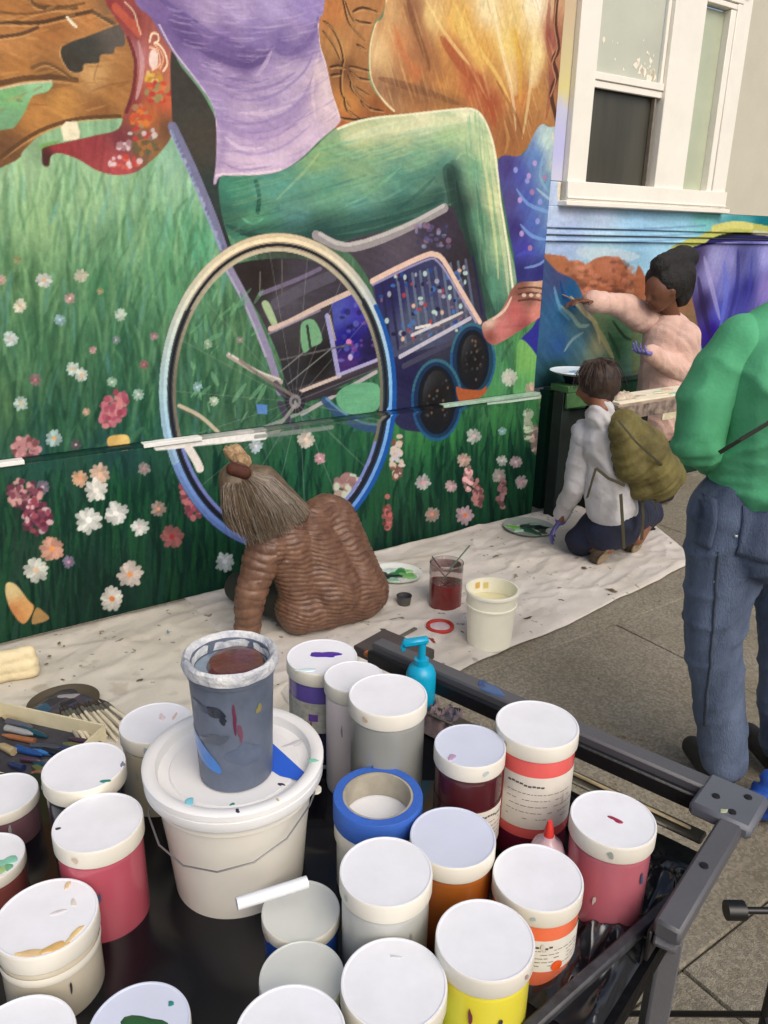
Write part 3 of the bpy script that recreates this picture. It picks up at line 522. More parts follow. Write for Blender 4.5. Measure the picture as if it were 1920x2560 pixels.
    for (x, y, r, p, h) in [(110, 700, 22, W_, (215, 165, 120)), (50, 765, 20, (235, 230, 205), (200, 175, 130)), (27, 848, 22, (205, 225, 220), (215, 180, 165)), (203, 690, 20, (205, 205, 180), (190, 180, 150)), (175, 746, 15, PK, (240, 215, 200)), (150, 800, 17, (150, 190, 195), (170, 205, 210)), (301, 787, 18, (190, 215, 195), (215, 195, 180)), (182, 922, 20, (205, 225, 215), (225, 170, 110)), (203, 938, 20, (215, 228, 215), (228, 170, 110)), (52, 1008, 22, (190, 215, 205), (205, 175, 120)), (88, 950, 18, (140, 120, 120), (215, 105, 90)),
                            (280, 955, 15, (160, 200, 170), (200, 220, 195)), (346, 986, 17, (165, 205, 185), (222, 205, 198)), (135, 1096, 24, (180, 210, 205), (225, 165, 95)), (232, 875, 11, PK, (170, 120, 115)), (360, 912, 14, (150, 110, 110), (205, 110, 115)), (385, 840, 12, (165, 135, 140), (190, 150, 150)), (2, 700, 16, (200, 175, 155), PK), (250, 728, 10, (165, 165, 115), (190, 175, 120)), (216, 1030, 11, (205, 170, 140), PK), (190, 1112, 15, (95, 90, 95), (215, 175, 170)), (535, 1003, 14, (190, 215, 185), (220, 230, 205)), (493, 968, 14, (150, 195, 195), (190, 215, 215)), (930, 850, 1, W_, W_), (44, 650, 12, (150, 160, 110), (130, 130, 80)),
                            (1345, 948, 20, (205, 195, 175), (222, 205, 180)), (-60, 800, 20, W_, (215, 165, 120)), (-120, 950, 22, PK, (215, 165, 120)), (290, 850, 12, (135, 155, 165), (190, 200, 120)), (520, 860, 13, (150, 190, 150), (200, 190, 180)), (640, 640, 1, W_, W_), (600, 850, 10, (150, 150, 140), PK)]:
        c.daisy(x, y, r, p, h)
    c.cluster(285, 1022, 30, 48, [(165, 78, 98), (190, 110, 120), (150, 66, 82), (205, 130, 130)], 90, 8, .5)
    c.cluster(66, 1122, 34, 30, [(150, 90, 100), (180, 125, 125), (125, 70, 76), (205, 150, 150)], 60, 8, .3)
    c.fill([(272, 1092), (318, 1088), (320, 1116), (274, 1118)], [((285, 1100), (205, 165, 90)), ((310, 1100), (240, 205, 120))], True)
    c.fill([(1298, 850), (1330, 872), (1362, 930), (1378, 985), (1290, 995), (1290, 920)], [((1320, 900), (112, 172, 88)), ((1350, 960), (105, 185, 100)), ((1305, 970), (90, 160, 95))], True, brush=.35, bdir=(0, 1)); c.daisy(1272, 945, 24, (195, 205, 185), (205, 185, 180)); c.daisy(1330, 972, 22, (205, 190, 165), (215, 175, 150))
    # ---- flowers on the base
    for (x, y, r, p, h) in [(200, 1196, 24, (222, 175, 140), (225, 150, 100)), (250, 1186, 30, (225, 190, 165), (232, 185, 155)), (240, 1226, 34, (240, 238, 228), (240, 236, 225)), (222, 1300, 38, (236, 238, 230), (240, 240, 232)), (290, 1284, 34, (232, 234, 228), (240, 238, 235)), (350, 1318, 26, (232, 236, 230), (215, 195, 195)), (360, 1172, 18, (150, 145, 140), (200, 120, 115)), (396, 1272, 22, (175, 150, 140), (225, 150, 110)), (430, 1342, 32, (170, 100, 100), (160, 50, 52)), (130, 1372, 34, (225, 165, 140), (228, 150, 85)), (90, 1425, 36, (225, 228, 215), (215, 185, 150)), (172, 1405, 18, (135, 120, 150), (205, 150, 160)), (325, 1436, 36, (220, 205, 195), (222, 150, 90)), (280, 1497, 34, (226, 222, 212), (205, 120, 55)),
                            (562, 1404, 28, (195, 208, 212), (200, 205, 215)), (106, 1218, 20, (130, 120, 140), (215, 180, 170)), (765, 1098, 24, (215, 205, 190), (235, 205, 175)), (800, 1146, 16, (215, 165, 175), (230, 185, 195)), (1058, 1206, 22, (190, 185, 185), (215, 140, 150)), (1185, 1090, 22, (190, 200, 190), (215, 175, 180)), (1080, 1286, 22, (165, 145, 135), (222, 125, 95)), (1162, 1288, 26, (200, 165, 175), (222, 120, 60)), (1290, 1155, 18, (190, 170, 175), (205, 180, 185)), (1303, 1205, 18, (190, 175, 180), (215, 140, 140)), (1248, 1190, 20, (180, 175, 168), (205, 165, 155)), (1255, 1152, 16, (190, 195, 190), (200, 200, 195)), (1320, 1035, 15, (165, 190, 165), (200, 215, 195)), (1128, 1216, 17, (195, 165, 170), (215, 160, 165)), (640, 1115, 20, (195, 215, 225), (225, 215, 205)), (620, 1100, 1, W_, W_),
                            (1256, 1078, 12, (140, 185, 180), (160, 200, 205)), (930, 1160, 14, (175, 195, 180), (210, 210, 200)), (1160, 1150, 20, (205, 175, 160), (215, 160, 140)), (-70, 1400, 34, W_, (220, 150, 90)), (-150, 1250, 26, PK, (225, 150, 110)), (1360, 1020, 12, (180, 190, 170), (200, 190, 180))]:
        c.daisy(x, y, r, p, h)
    c.cluster(62, 1235, 40, 38, [(125, 66, 82), (165, 110, 115), (95, 48, 66), (205, 150, 145)], 70, 8); c.cluster(92, 1290, 36, 44, [(120, 60, 82), (150, 66, 82), (95, 44, 62), (215, 175, 180)], 80, 8)
    c.cluster(476, 1245, 22, 56, [(160, 72, 90), (190, 110, 115), (120, 66, 76)], 70, 8, -.3)
    c.cluster(868, 1220, 34, 36, [(205, 180, 170), (175, 150, 140), (190, 205, 180), (150, 110, 110)], 46, 9); c.cluster(992, 1140, 14, 56, [(205, 185, 165), (190, 190, 215), (215, 200, 190), (120, 80, 70)], 40, 8)
    for (x, y, h, col) in [(968, 1285, 44, (150, 82, 80)), (1195, 1235, 38, (150, 100, 100)), (1253, 1235, 42, (145, 105, 105)), (1338, 1100, 32, (170, 150, 140)), (1170, 1195, 30, (200, 150, 150)), (1320, 1060, 40, (150, 165, 140))]:
        c.cluster(x, y, 10, h, [col, tuple(min(255, q*1.25) for q in col), tuple(q*.7 for q in col)], 30, 7)
    c.fill([(16, 1458), (40, 1462), (70, 1500), (85, 1520), (60, 1560), (30, 1530), (15, 1490)], [((35, 1475), (205, 185, 130)), ((60, 1520), (205, 155, 90)), ((40, 1530), (190, 120, 70))], True); c.fill([(90, 1520), (110, 1530), (122, 1548), (80, 1560)], (160, 125, 75), True)
    # wheel
    TOP = np.array([238, 214, 170]); LT = np.array([165, 205, 215]); RT = np.array([110, 172, 225]); BOT = np.array([85, 118, 200])
    def wheelcol(t, k=1.0):
        s_, c_ = -math.sin(t), math.cos(t)
        w = np.array([max(s_+.15, 0)**1.5, max(-c_, 0)*(1-max(s_, 0)*.8)*(1 if s_ > -.45 else .3), max(c_, 0)*(1-max(s_, 0)*.8), max(-s_, 0)**1.2*1.3])+.01
        return tuple(np.clip((w[0]*TOP+w[1]*LT+w[2]*RT+w[3]*BOT)/w.sum()*k, 0, 255))
    c.ring(695, 980, 280, 378, 36, lambda t: wheelcol(t, .35) if math.sin(t) > -.6 else wheelcol(t, .7))
    c.ring(695, 980, 291, 389, 13, lambda t: (22, 82, 165) if math.cos(t) > .3 and -math.sin(t) < .55 else wheelcol(t, .92)); c.ring(695, 980, 282, 381, 9, lambda t: wheelcol(t, 1.05))
    c.ring(695, 980, 270, 368, 7, lambda t: (32, 34, 42)); c.ring(695, 980, 259, 356, 8, lambda t: tuple(np.array([195, 185, 155])*(.55+.45*max(-math.sin(t), .1))) if math.sin(t) < .35 else (118, 130, 200))
    # whitewash drips where the ledge meets the wheel
    c.stroke([(395, 1116), (470, 1108), (560, 1098), (660, 1090)], 20, (236, 234, 228)); c.stroke([(470, 1118), (490, 1150), (500, 1172)], 20, (228, 222, 212))
    c.stroke([(640, 1092), (780, 1075), (830, 1068)], 10, (130, 140, 135), .8); c.stroke([(1210, 1003), (1300, 993), (1372, 984)], 7, (205, 225, 210), .95)
paint_main(CV)

def n_w2(px, py): return N_W2
CW = Canvas(3.30, 6.30, 0.0, 1.90, 0.007, n_w2)
def paint_w2(c):
    c.wash([((1420, 520), (188, 203, 232)), ((1500, 530), (182, 202, 232)), ((1600, 530), (152, 202, 236)), ((1700, 530), (145, 205, 232)), ((1760, 540), (115, 195, 195)), ((1850, 560), (60, 150, 155)), ((1910, 560), (5, 110, 120)), ((1420, 590), (150, 175, 215)), ((1600, 600), (135, 185, 215)), ((1500, 630), (160, 205, 222)), ((1640, 640), (150, 200, 228)), ((1700, 630), (150, 205, 225)), ((2200, 560), (0, 100, 115)), ((1500, 720), (140, 190, 205)), ((1800, 700), (70, 120, 170))], .15, (1, 0), 71)
    c.fill([(1440, 625), (1500, 618), (1560, 625), (1600, 640), (1560, 655), (1470, 648)], (196, 210, 215), True, .6)
    for y in (572, 591, 603): c.stroke([(1390, y), (1560, y+2), (1760, y-8)], 4, (92, 125, 168), .55)  # shadow lines under the siding laps, painted into the wall colour
    c.fill([(1330, 630), (1412, 640), (1422, 652), (1446, 650), (1464, 662), (1490, 645), (1512, 640), (1548, 642), (1562, 662), (1580, 684), (1602, 688), (1616, 705), (1640, 720), (1640, 800), (1330, 800)], [((1410, 660), (172, 105, 68)), ((1450, 670), (205, 140, 100)), ((1440, 700), (120, 70, 48)), ((1480, 690), (165, 98, 66)), ((1530, 670), (180, 110, 82)), ((1560, 700), (160, 92, 62)), ((1520, 730), (178, 100, 62)), ((1590, 730), (190, 125, 85)), ((1560, 780), (150, 100, 70))], False, brush=.35)
    for k in range(120): c.ell(random.uniform(1400, 1600), random.uniform(655, 750), random.uniform(5, 13), random.uniform(4, 9), random.choice([(190, 120, 85), (130, 76, 55), (205, 130, 100), (160, 92, 62), (110, 66, 50)]), .6, n=7)
    # blue robe continuing round the corner
    c.fill([(1320, 640), (1395, 680), (1440, 705), (1470, 770), (1530, 880), (1540, 960), (1530, 990), (1320, 1000)], [((1395, 700), (60, 70, 115)), ((1420, 740), (22, 82, 135)), ((1410, 790), (40, 95, 140)), ((1450, 800), (95, 130, 135)), ((1440, 840), (60, 105, 125)), ((1400, 860), (35, 75, 130)), ((1500, 860), (150, 150, 115)), ((1500, 920), (70, 110, 90)), ((1390, 940), (20, 60, 55))], True, brush=.5, bdir=(.7, -.7))
    c.fill([(1480, 770), (1570, 780), (1590, 880), (1560, 985), (1500, 985), (1520, 880)], [((1500, 800), (120, 155, 110)), ((1550, 800), (110, 160, 115)), ((1540, 860), (70, 120, 80)), ((1560, 940), (90, 130, 110))], True, brush=.4)
    for pts, w, col in [([(1395, 760), (1430, 790), (1450, 815), (1475, 812)], 9, (150, 185, 170)), ([(1425, 740), (1460, 780), (1490, 810), (1500, 860)], 10, (205, 195, 145)), ([(1385, 715), (1400, 770), (1425, 800)], 9, (90, 145, 180)), ([(1480, 800), (1510, 850), (1535, 900)], 12, (190, 185, 130)), ([(1400, 700), (1410, 740), (1440, 770)], 8, (20, 60, 120)), ([(1440, 745), (1470, 790)], 8, (150, 135, 110)), ([(1460, 830), (1430, 850), (1410, 880)], 7, (120, 150, 160)), ([(1530, 800), (1560, 840), (1580, 850)], 6, (40, 60, 45)), ([(1520, 830), (1540, 870), (1550, 900)], 9, (50, 90, 60))]:
        c.stroke(pts, w, col, .85, 2)
    c.fill([(1590, 680), (1620, 700), (1660, 712), (1700, 690), (1740, 700), (1740, 990), (1590, 990)], [((1610, 710), (172, 100, 66)), ((1680, 720), (150, 92, 62)), ((1640, 780), (176, 120, 84)), ((1600, 860), (92, 120, 84)), ((1700, 860), (120, 96, 70)), ((1660, 960), (60, 96, 66))], True, brush=.4)
    # violet cloak and its halo
    c.fill([(1735, 612), (1800, 594), (1880, 588), (1960, 590), (2100, 640), (2100, 980), (1900, 980), (1780, 980), (1760, 900), (1742, 800), (1722, 690)], [((1740, 640), (62, 52, 92)), ((1790, 650), (150, 150, 205)), ((1780, 690), (145, 140, 200)), ((1830, 650), (135, 135, 198)), ((1850, 640), (70, 70, 130)), ((1880, 660), (88, 95, 165)), ((1810, 720), (110, 115, 195)), ((1800, 780), (72, 80, 190)), ((1760, 760), (45, 32, 80)), ((1780, 830), (38, 12, 128)), ((1840, 740), (52, 55, 150)), ((1870, 720), (42, 42, 125)), ((1912, 640), (150, 150, 215)), ((1915, 720), (130, 115, 190)), ((1770, 900), (30, 24, 66)), ((1760, 960), (18, 40, 34)), ((2050, 750), (60, 60, 150))], True, brush=.28, bdir=(.25, 1), seed=77)
    for pts, w, col in [([(1760, 640), (1780, 720), (1800, 800)], 12, (165, 160, 212)), ([(1810, 650), (1815, 740), (1800, 820)], 14, (92, 110, 205)), ([(1845, 620), (1842, 720), (1815, 820)], 12, (45, 45, 120)), ([(1745, 690), (1760, 780), (1780, 850)], 14, (36, 26, 66)), ([(1880, 640), (1870, 740), (1830, 830)], 10, (60, 62, 165))]:
        c.stroke(pts, w, col, .6, 2)
    c.stroke([(1738, 612), (1790, 598), (1860, 594), (1960, 596)], 13, (30, 26, 90)); c.stroke([(1742, 604), (1800, 588), (1880, 583), (1960, 590)], 8, (14, 22, 20))
    c.stroke([(1682, 628), (1716, 610), (1750, 600), (1785, 580), (1830, 570), (1880, 570), (1930, 580)], 17, (178, 182, 88)); c.stroke([(1780, 572), (1830, 562), (1876, 566)], 13, (205, 202, 112)); c.stroke([(1880, 580), (1930, 586)], 7, (190, 190, 160))
    # base of the side wall
    c.wash([((1420, 1000), (12, 62, 42)), ((1480, 990), (80, 120, 80)), ((1500, 1060), (8, 62, 44)), ((1450, 1150), (8, 40, 34)), ((1650, 1100), (14, 70, 48)), ((1700, 1100), (16, 66, 44)), ((1680, 1280), (40, 22, 22)), ((1600, 1250), (22, 30, 40)), ((1900, 1200), (15, 50, 40))], .3, (0, 1), 5, v1=.752)
    # painted-over strip at the left of the window
    c.fill([(1396, -300), (1470, -300), (1440, 500), (1394, 500)], [((1425, 60), (196, 172, 142)), ((1420, 150), (196, 188, 150)), ((1415, 220), (205, 198, 138)), ((1412, 260), (186, 190, 205)), ((1412, 340), (184, 186, 226)), ((1405, 420), (205, 205, 205)), ((1400, 480), (222, 216, 190))], False, brush=.15)
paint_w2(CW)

MURAL = attr_mat('mural paint')
def panel(name, C_, u0, u1, v0, v1, n, parent, tilt=0.0, thick=0.03):
    """a slab of wall: a fine painted front sheet and thick sides"""
    j0 = max(int(round((u0-C_.u0)/C_.res)), 0); j1 = min(int(round((u1-C_.u0)/C_.res)), C_.W-1)
    i0 = max(int(round((v0-C_.v0)/C_.res)), 0); i1 = min(int(round((v1-C_.v0)/C_.res)), C_.H-1)
    w, h = j1-j0+1, i1-i0+1
    U = C_.u0+np.arange(j0, j1+1)*C_.res; Vv = C_.v0+np.arange(i0, i1+1)*C_.res
    uu, vv = np.meshgrid(U, Vv)
    nn = n + tilt*(vv-v0)/(v1-v0) + (fbm(uu*9+3, vv*9+3, 5, 3)-.45)*0.003
    P = uu[..., None]*D3 + nn[..., None]*N3; P[..., 2] = vv; P = P.reshape(-1, 3)
    A_ = np.clip(C_.a[i0:i1+1, j0:j1+1], 0, 255).reshape(-1, 3); A_ = A_*.91+.09*A_.mean(1, keepdims=True); col = lin(A_); col = np.clip(col*PAINT_GAIN, 0, .86)
    idx = np.arange(w*h).reshape(h, w)
    q = np.stack([idx[:-1, :-1], idx[:-1, 1:], idx[1:, 1:], idx[1:, :-1]], -1).reshape(-1, 4)
    ring = np.concatenate([idx[0, :], idx[1:, -1], idx[-1, -2::-1], idx[-2:0:-1, 0]]); m = len(ring)
    back = P[ring].copy(); back = back + N3*thick; P = np.concatenate([P, back]); col = np.concatenate([col, col[ring]*.8])
    r2 = np.arange(m)+w*h; q2 = np.stack([ring, r2, np.roll(r2, -1), np.roll(ring, -1)], -1); q = np.concatenate([q, q2])
    me = bpy.data.meshes.new(name); me.vertices.add(len(P)); me.vertices.foreach_set('co', P.astype(np.float32).ravel())
    me.loops.add(len(q)*4); me.loops.foreach_set('vertex_index', q.astype(np.int32).ravel())
    me.polygons.add(len(q)); me.polygons.foreach_set('loop_start', np.arange(0, len(q)*4, 4, dtype=np.int32)); me.polygons.foreach_set('loop_total', np.full(len(q), 4, np.int32))
    me.update(calc_edges=True); me.validate()
    at = me.color_attributes.new('Paint', 'FLOAT_COLOR', 'POINT'); at.data.foreach_set('color', np.concatenate([col, np.ones((len(col), 1))], 1).astype(np.float32).ravel())
    me.materials.append(MURAL); return link(name, me, parent)

# ------------------------------------------------------------------ ground and sidewalk
m_asph = mat('street asphalt', (72, 70, 66), .9, .35, 30, .4, 200)
g = MB().box((0, 0, -0.06), (60, 60, 0.04)).build('ground', m_asph); tag(g, kind='structure', label='dark asphalt ground around the sidewalk')
def slab_mat():
    m = mat('sidewalk concrete', (143, 138, 125), .92, .22, 2.2, .5, 260, dark=(124, 117, 101))
    nt = m.node_tree; b = nt.nodes['Principled BSDF']; tc = [n for n in nt.nodes if n.type == 'TEX_COORD'][0]
    old = b.inputs['Base Color'].links[0].from_socket
    vo = nt.nodes.new('ShaderNodeTexVoronoi'); vo.inputs['Scale'].default_value = 120; nt.links.new(tc.outputs['Object'], vo.inputs['Vector'])
    rp = nt.nodes.new('ShaderNodeValToRGB'); rp.color_ramp.elements[0].color = (.66, .64, .6, 1); rp.color_ramp.elements[1].color = (1.18, 1.15, 1.08, 1); rp.color_ramp.elements[0].position = .25; rp.color_ramp.elements[1].position = .8
    nt.links.new(vo.outputs['Color'], rp.inputs[0])
    mx = nt.nodes.new('ShaderNodeMix'); mx.data_type = 'RGBA'; mx.blend_type = 'MULTIPLY'; mx.inputs[0].default_value = .8
    nt.links.new(old, mx.inputs[6]); nt.links.new(rp.outputs[0], mx.inputs[7]); nt.links.new(mx.outputs[2], b.inputs['Base Color']); return m
m_slab = slab_mat()
side = bpy.data.objects.new('sidewalk', None); COL.objects.link(side); tag(side, kind='structure', label='grey brown concrete sidewalk of large slabs')
for i in range(-2, 7):
    for j in range(-2, 4):
        s0, n0 = 2.62-1.25*2+i*1.25-1.25, 3.20-1.24*(j+1)+.0
        c_ = wp(s0+.625, n0+.62-.0, -0.012+random.uniform(-.0012, .0012))
        MB().box((c_[0], c_[1], c_[2]-.018+.0), (.6232, .6182, .03), (D3, N3, (0, 0, 1)), bev=.005).build('slab', m_slab, side)

# ------------------------------------------------------------------ mural wall and side wall
mw = thing('mural_wall', wp(1.4, N_UP, 0), 'smooth wall painted with a mural of a violet shirt, green trousers and big wheel', 'wall')
panel('painted_panel', CV, -0.6, 3.335, LEDGE+.001, 2.95, N_UP, mw)
panel('foundation', CV, -0.6, 3.355, 0.0, LEDGE-.0112, N_LOW, mw, thick=.10)
m_led = mat('ledge paint', (52, 92, 78), .6, .5, 9, .3, 80, dark=(24, 60, 58)); m_ledw = mat('ledge whitewash', (232, 232, 226), .6, .1, 14, .2, 60)
def ledge_piece(name, u0, u1, m, e=0.0):
    MB().box(wp((u0+u1)/2, N_LOW+.014-e/2, LEDGE-.0045), ((u1-u0)/2, .0215+e/2, .0065+e), (D3, N3, (0, 0, 1)), bev=.002).build(name, m, mw)
def painted_ledge(name, C_, u0, u1, nf, nb, z, parent, k=1.0, vrow=None):
    j0, j1 = int((u0-C_.u0)/C_.res), min(int((u1-C_.u0)/C_.res), C_.W-1); r = int(((vrow or z)-C_.v0)/C_.res)
    cols = C_.a[r-3:r+4, j0:j1+1].mean(0); cols = np.clip(lin(np.clip(cols, 0, 255))*PAINT_GAIN*k, 0, .86)
    U_ = C_.u0+np.arange(j0, j1+1)*C_.res; prof = [(nb, z-.011), (nf, z-.011), (nf, z-.001), (nf+.001, z), (nb, z)]; vs_ = []
    for (n_, z_) in prof: vs_.append(U_[:, None]*D3+n_*N3+np.array([0, 0, z_]))
    P = np.concatenate(vs_); w = len(U_); idx = np.arange(w*5).reshape(5, w); q = np.stack([idx[:-1, :-1], idx[:-1, 1:], idx[1:, 1:], idx[1:, :-1]], -1).reshape(-1, 4)
    mb = MB(); mb.v = [tuple(p) for p in P]; mb.f = [tuple(map(int, f)) for f in q]+[tuple(int(idx[k_, 0]) for k_ in range(5)), tuple(int(idx[k_, -1]) for k_ in range(4, -1, -1))]
    me = bpy.data.meshes.new(name); me.from_pydata(mb.v, [], mb.f); me.update(); at = me.color_attributes.new('Paint', 'FLOAT_COLOR', 'POINT')
    cc = np.tile(cols, (5, 1)); at.data.foreach_set('color', np.concatenate([cc, np.ones((len(cc), 1))], 1).astype(np.float32).ravel()); me.materials.append(MURAL); return link(name, me, parent)
painted_ledge('ledge', CV, -0.59, 3.35, N_LOW-.002, N_UP-.001, LEDGE, mw, .62, LEDGE-.03)
for a, b in ((1.0, 1.26), (0.44, .53), (2.62, 3.34)):
    ledge_piece('ledge_whitewash', a, b, m_ledw if a < 2 else mat('ledge pale mint', (176, 200, 184), .6, .4, 14, .2, 60, dark=(120, 160, 130)), .0025 if a < 2 else .002)
m_beige = mat('beige stucco', (196, 192, 174), .85, .06, 3, .35, 220)
m_cream = mat('cream window paint', (238, 234, 222), .45, .05, 5, .12, 40)
MB().box(wp(1.35, N_UP+.16, 3.48), (1.95, .12, .52), (D3, N3, (0, 0, 1))).build('upper_wall', m_beige, mw)

hw = thing('house_wall', wp(4.6, N_W2, 0), 'beige side wall with painted sky, desert rocks and purple cloaked figure under a window', 'wall')
zs = [wall_uv(1500, 605, N_W2)[1], wall_uv(1500, 590, N_W2)[1], wall_uv(1500, 572, N_W2)[1]]
Z_SILL = 1.80
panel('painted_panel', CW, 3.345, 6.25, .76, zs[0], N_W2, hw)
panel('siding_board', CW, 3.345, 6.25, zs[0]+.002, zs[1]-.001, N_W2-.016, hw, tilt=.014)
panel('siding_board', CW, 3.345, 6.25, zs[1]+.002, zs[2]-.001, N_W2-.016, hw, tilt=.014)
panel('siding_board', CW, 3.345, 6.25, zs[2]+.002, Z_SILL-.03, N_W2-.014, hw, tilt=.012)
panel('foundation', CW, 3.46, 6.25, 0, .745, N_W2-.04, hw, thick=.08)
m_dkled = mat('dark ledge', (30, 66, 52), .6, .3, 8)
MB().box(wp(4.86, N_W2-.02, .7525), (1.40, .032, .0065), (D3, N3, (0, 0, 1)), bev=.002).build('ledge', m_dkled, hw)

# window: positions along the wall taken from image pixels, read at the sash
U = lambda x, y=400: wall_uv(x, y, N_W2-.02)[0]
Zp = lambda x, y: wall_uv(x, y, N_W2-.02)[1]
uL0, uL1, uM0, uM1, uR0, uR1 = U(1417), U(1465), U(1638), U(1712), U(1771), U(1822)
zB = Zp(1550, 462); zMR = Zp(1580, 205); zTop = Zp(1800, 22)
ZT = 3.35
def wbox(mb, u0, u1, z0, z1, n0, n1, bev=.003): mb.box(wp((u0+u1)/2, (n0+n1)/2, (z0+z1)/2), ((u1-u0)/2, (n1-n0)/2, (z1-z0)/2), (D3, N3, (0, 0, 1)), bev=bev); return mb
win = thing('window', wp((uL0+uR1)/2, N_W2-.02, Z_SILL), 'white framed double-hung window with narrow side light above painted sky', 'window')
# stucco around the opening
wl = MB(); wbox(wl, uR1+.002, 6.9, Z_SILL-.026, 4.0, N_W2-.0, N_W2+.14, 0); wl.build('stucco_wall', m_beige, hw)
panel_strip = panel('painted_strip', CW, 3.345, uL0-.004, Z_SILL-.028, 1.899, N_W2, hw)
def strip_mat():
    m = mat('faded strip paint', (200, 190, 160), .8, .2, 3); nt = m.node_tree; b = nt.nodes['Principled BSDF']
    tc = nt.nodes.new('ShaderNodeTexCoord'); sp = nt.nodes.new('ShaderNodeSeparateXYZ'); nt.links.new(tc.outputs['Object'], sp.inputs[0])
    nz = nt.nodes.new('ShaderNodeTexNoise'); nz.inputs['Scale'].default_value = 6; nt.links.new(tc.outputs['Object'], nz.inputs['Vector'])
    ad = nt.nodes.new('ShaderNodeMath'); ad.operation = 'MULTIPLY_ADD'; ad.inputs[1].default_value = .25; nt.links.new(nz.outputs['Fac'], ad.inputs[0]); nt.links.new(sp.outputs['Z'], ad.inputs[2])
    mr = nt.nodes.new('ShaderNodeMapRange'); mr.inputs['From Min'].default_value = 1.9; mr.inputs['From Max'].default_value = 3.0; nt.links.new(ad.outputs[0], mr.inputs['Value'])
    rp = nt.nodes.new('ShaderNodeValToRGB'); rp.color_ramp.elements[0].color = tuple(lin((205, 206, 214)))+(1,); rp.color_ramp.elements[1].color = tuple(lin((196, 170, 148)))+(1,)
    for p, cc in ((.25, (182, 184, 226)), (.42, (190, 192, 215)), (.5, (210, 200, 138)), (.72, (200, 186, 148))):
        e = rp.color_ramp.elements.new(p); e.color = tuple(lin(cc))+(1,)
    nt.links.new(mr.outputs[0], rp.inputs[0]); nt.links.new(rp.outputs[0], b.inputs['Base Color']); return m
st = MB(); wbox(st, 3.345, uL0-.004, 1.901, ZT, N_W2, N_W2+.05, 0); st.build('painted_strip', strip_mat(), hw)
st = MB(); wbox(st, 3.30, uR1, ZT, 4.0, N_W2, N_W2+.14, 0); st.build('stucco_wall', m_beige, hw)
F0, F1 = N_W2-.035, N_W2+.03
wbox(MB(), uL0, uL1, Z_SILL, ZT, F0, F1).build('casing', m_cream, win)
wbox(MB(), uM0, uM1, Z_SILL, ZT, F0, F1).build('casing', m_cream, win)
rc = MB(); ur = uR1-uR0
for k in range(4): wbox(rc, uR0+ur*k/4+.001, uR0+ur*(k+1)/4-.001, Z_SILL, zTop+.01+.035*k, F0-.006*(k % 2)+.012*(1 if k == 3 else 0), F1)
rc.build('casing', m_cream, win)
hd = MB()
for k in range(3): wbox(hd, uM1+.001, uR0+ur*(k+1)/4-.001, zTop+.012+.035*k, zTop+.04+.035*k, F0-.004-.004*k, F1)
hd.build('head_trim', m_cream, win)
wbox(MB(), uM1+.001, uR1, zTop+.13, ZT, F0+.01, F1).build('head_casing', m_cream, win)
wbox(MB(), uL0-.02, uR1+.03, Z_SILL-.026, Z_SILL, F0-.03, F1-.01, .004).build('sill', m_cream, win)
wbox(MB(), uL0, uR1, Z_SILL+.001, zB, F0-.012, F1-.02).build('sill', m_cream, win)
wbox(MB(), uL0+.0, uR1, Z_SILL+.012, Z_SILL+.02, F0-.02, F0-.0125, .002).build('sill_bead', m_cream, win)
m_pane = mat('frosted upper pane', (190, 193, 176), .25, .10, 1.6, spec=.6); m_dark = mat('dark lower pane', (74, 72, 62), .3, .35, 2.2, stretch=(3, 3, .4), dark=(58, 56, 47))
m_side = mat('pale green side pane', (182, 190, 164), .3, .14, 1.5, spec=.6); m_flake = mat('old paint flakes', (236, 228, 210), .7, .05, 20)
wbox(MB(), uL1+.03, uM0-.03, zMR+.01, ZT, F0+.045, F0+.05, 0).build('upper_pane', m_pane, win)
wbox(MB(), uL1+.001, uM0-.001, zB+.001, zMR-.02, F0+.06, F0+.065, 0).build('lower_pane', m_dark, win)
wbox(MB(), uM1+.001, uR0-.001, zB+.001, zTop, F0+.045, F0+.05, 0).build('side_pane', m_side, win)
sh = MB(); wbox(sh, uL1+.001, uM0-.001, zMR-.055, zMR-.02, F0+.02, F0+.04); wbox(sh, uL1+.001, uM0-.001, zMR-.018, zMR+.02, F0+.012, F0+.044); sh.build('meeting_rail', m_cream, win)
sh = MB(); wbox(sh, uL1+.001, uL1+.03, zMR+.02, ZT, F0+.025, F0+.044); wbox(sh, uM0-.03, uM0-.001, zMR+.02, ZT, F0+.025, F0+.044); sh.build('sash', m_cream, win)
m_gr = mat('grey stile board', (160, 158, 142), .6, .3, 12, stretch=(1, 1, .2))  # grey for the narrow strip at the pane, beside the right stile
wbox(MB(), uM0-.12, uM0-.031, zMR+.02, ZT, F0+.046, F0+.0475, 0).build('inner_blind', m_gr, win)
wbox(MB(), uM0-.045, uM0-.0305, zB+.002, zMR-.056, F0+.03, F0+.058, .002).build('sash', mat('weathered sash', (120, 112, 100), .7, .3, 20), win)
fl = MB()
for k in range(46):
    if k < 22: u = uM0-.05-abs(random.gauss(0, .09)); z = zMR+.035+abs(random.gauss(0, .07))
    else: u = random.uniform(uL1+.05, uM0-.05); z = random.uniform(zMR+.04, zMR+.75)
    r = random.uniform(.004, .016) if k > 12 else random.uniform(.014, .035); n = random.randint(4, 6); a0 = random.random()*6
    pts = [(u+r*random.uniform(.3, 1)*math.cos(a0+t*6.28/n), z+r*random.uniform(.4, 1.4)*math.sin(a0+t*6.28/n)) for t in range(n)]
    fl.add([wp(p, F0+.0435, q) for p, q in pts]+[wp(p, F0+.0448, q) for p, q in pts], [tuple(range(n))]+[(t, (t+1) % n, n+(t+1) % n, n+t) for t in range(n)])
f_ = fl.build('paint_flakes', m_flake, win, smooth=False); f_['kind'] = 'stuff'

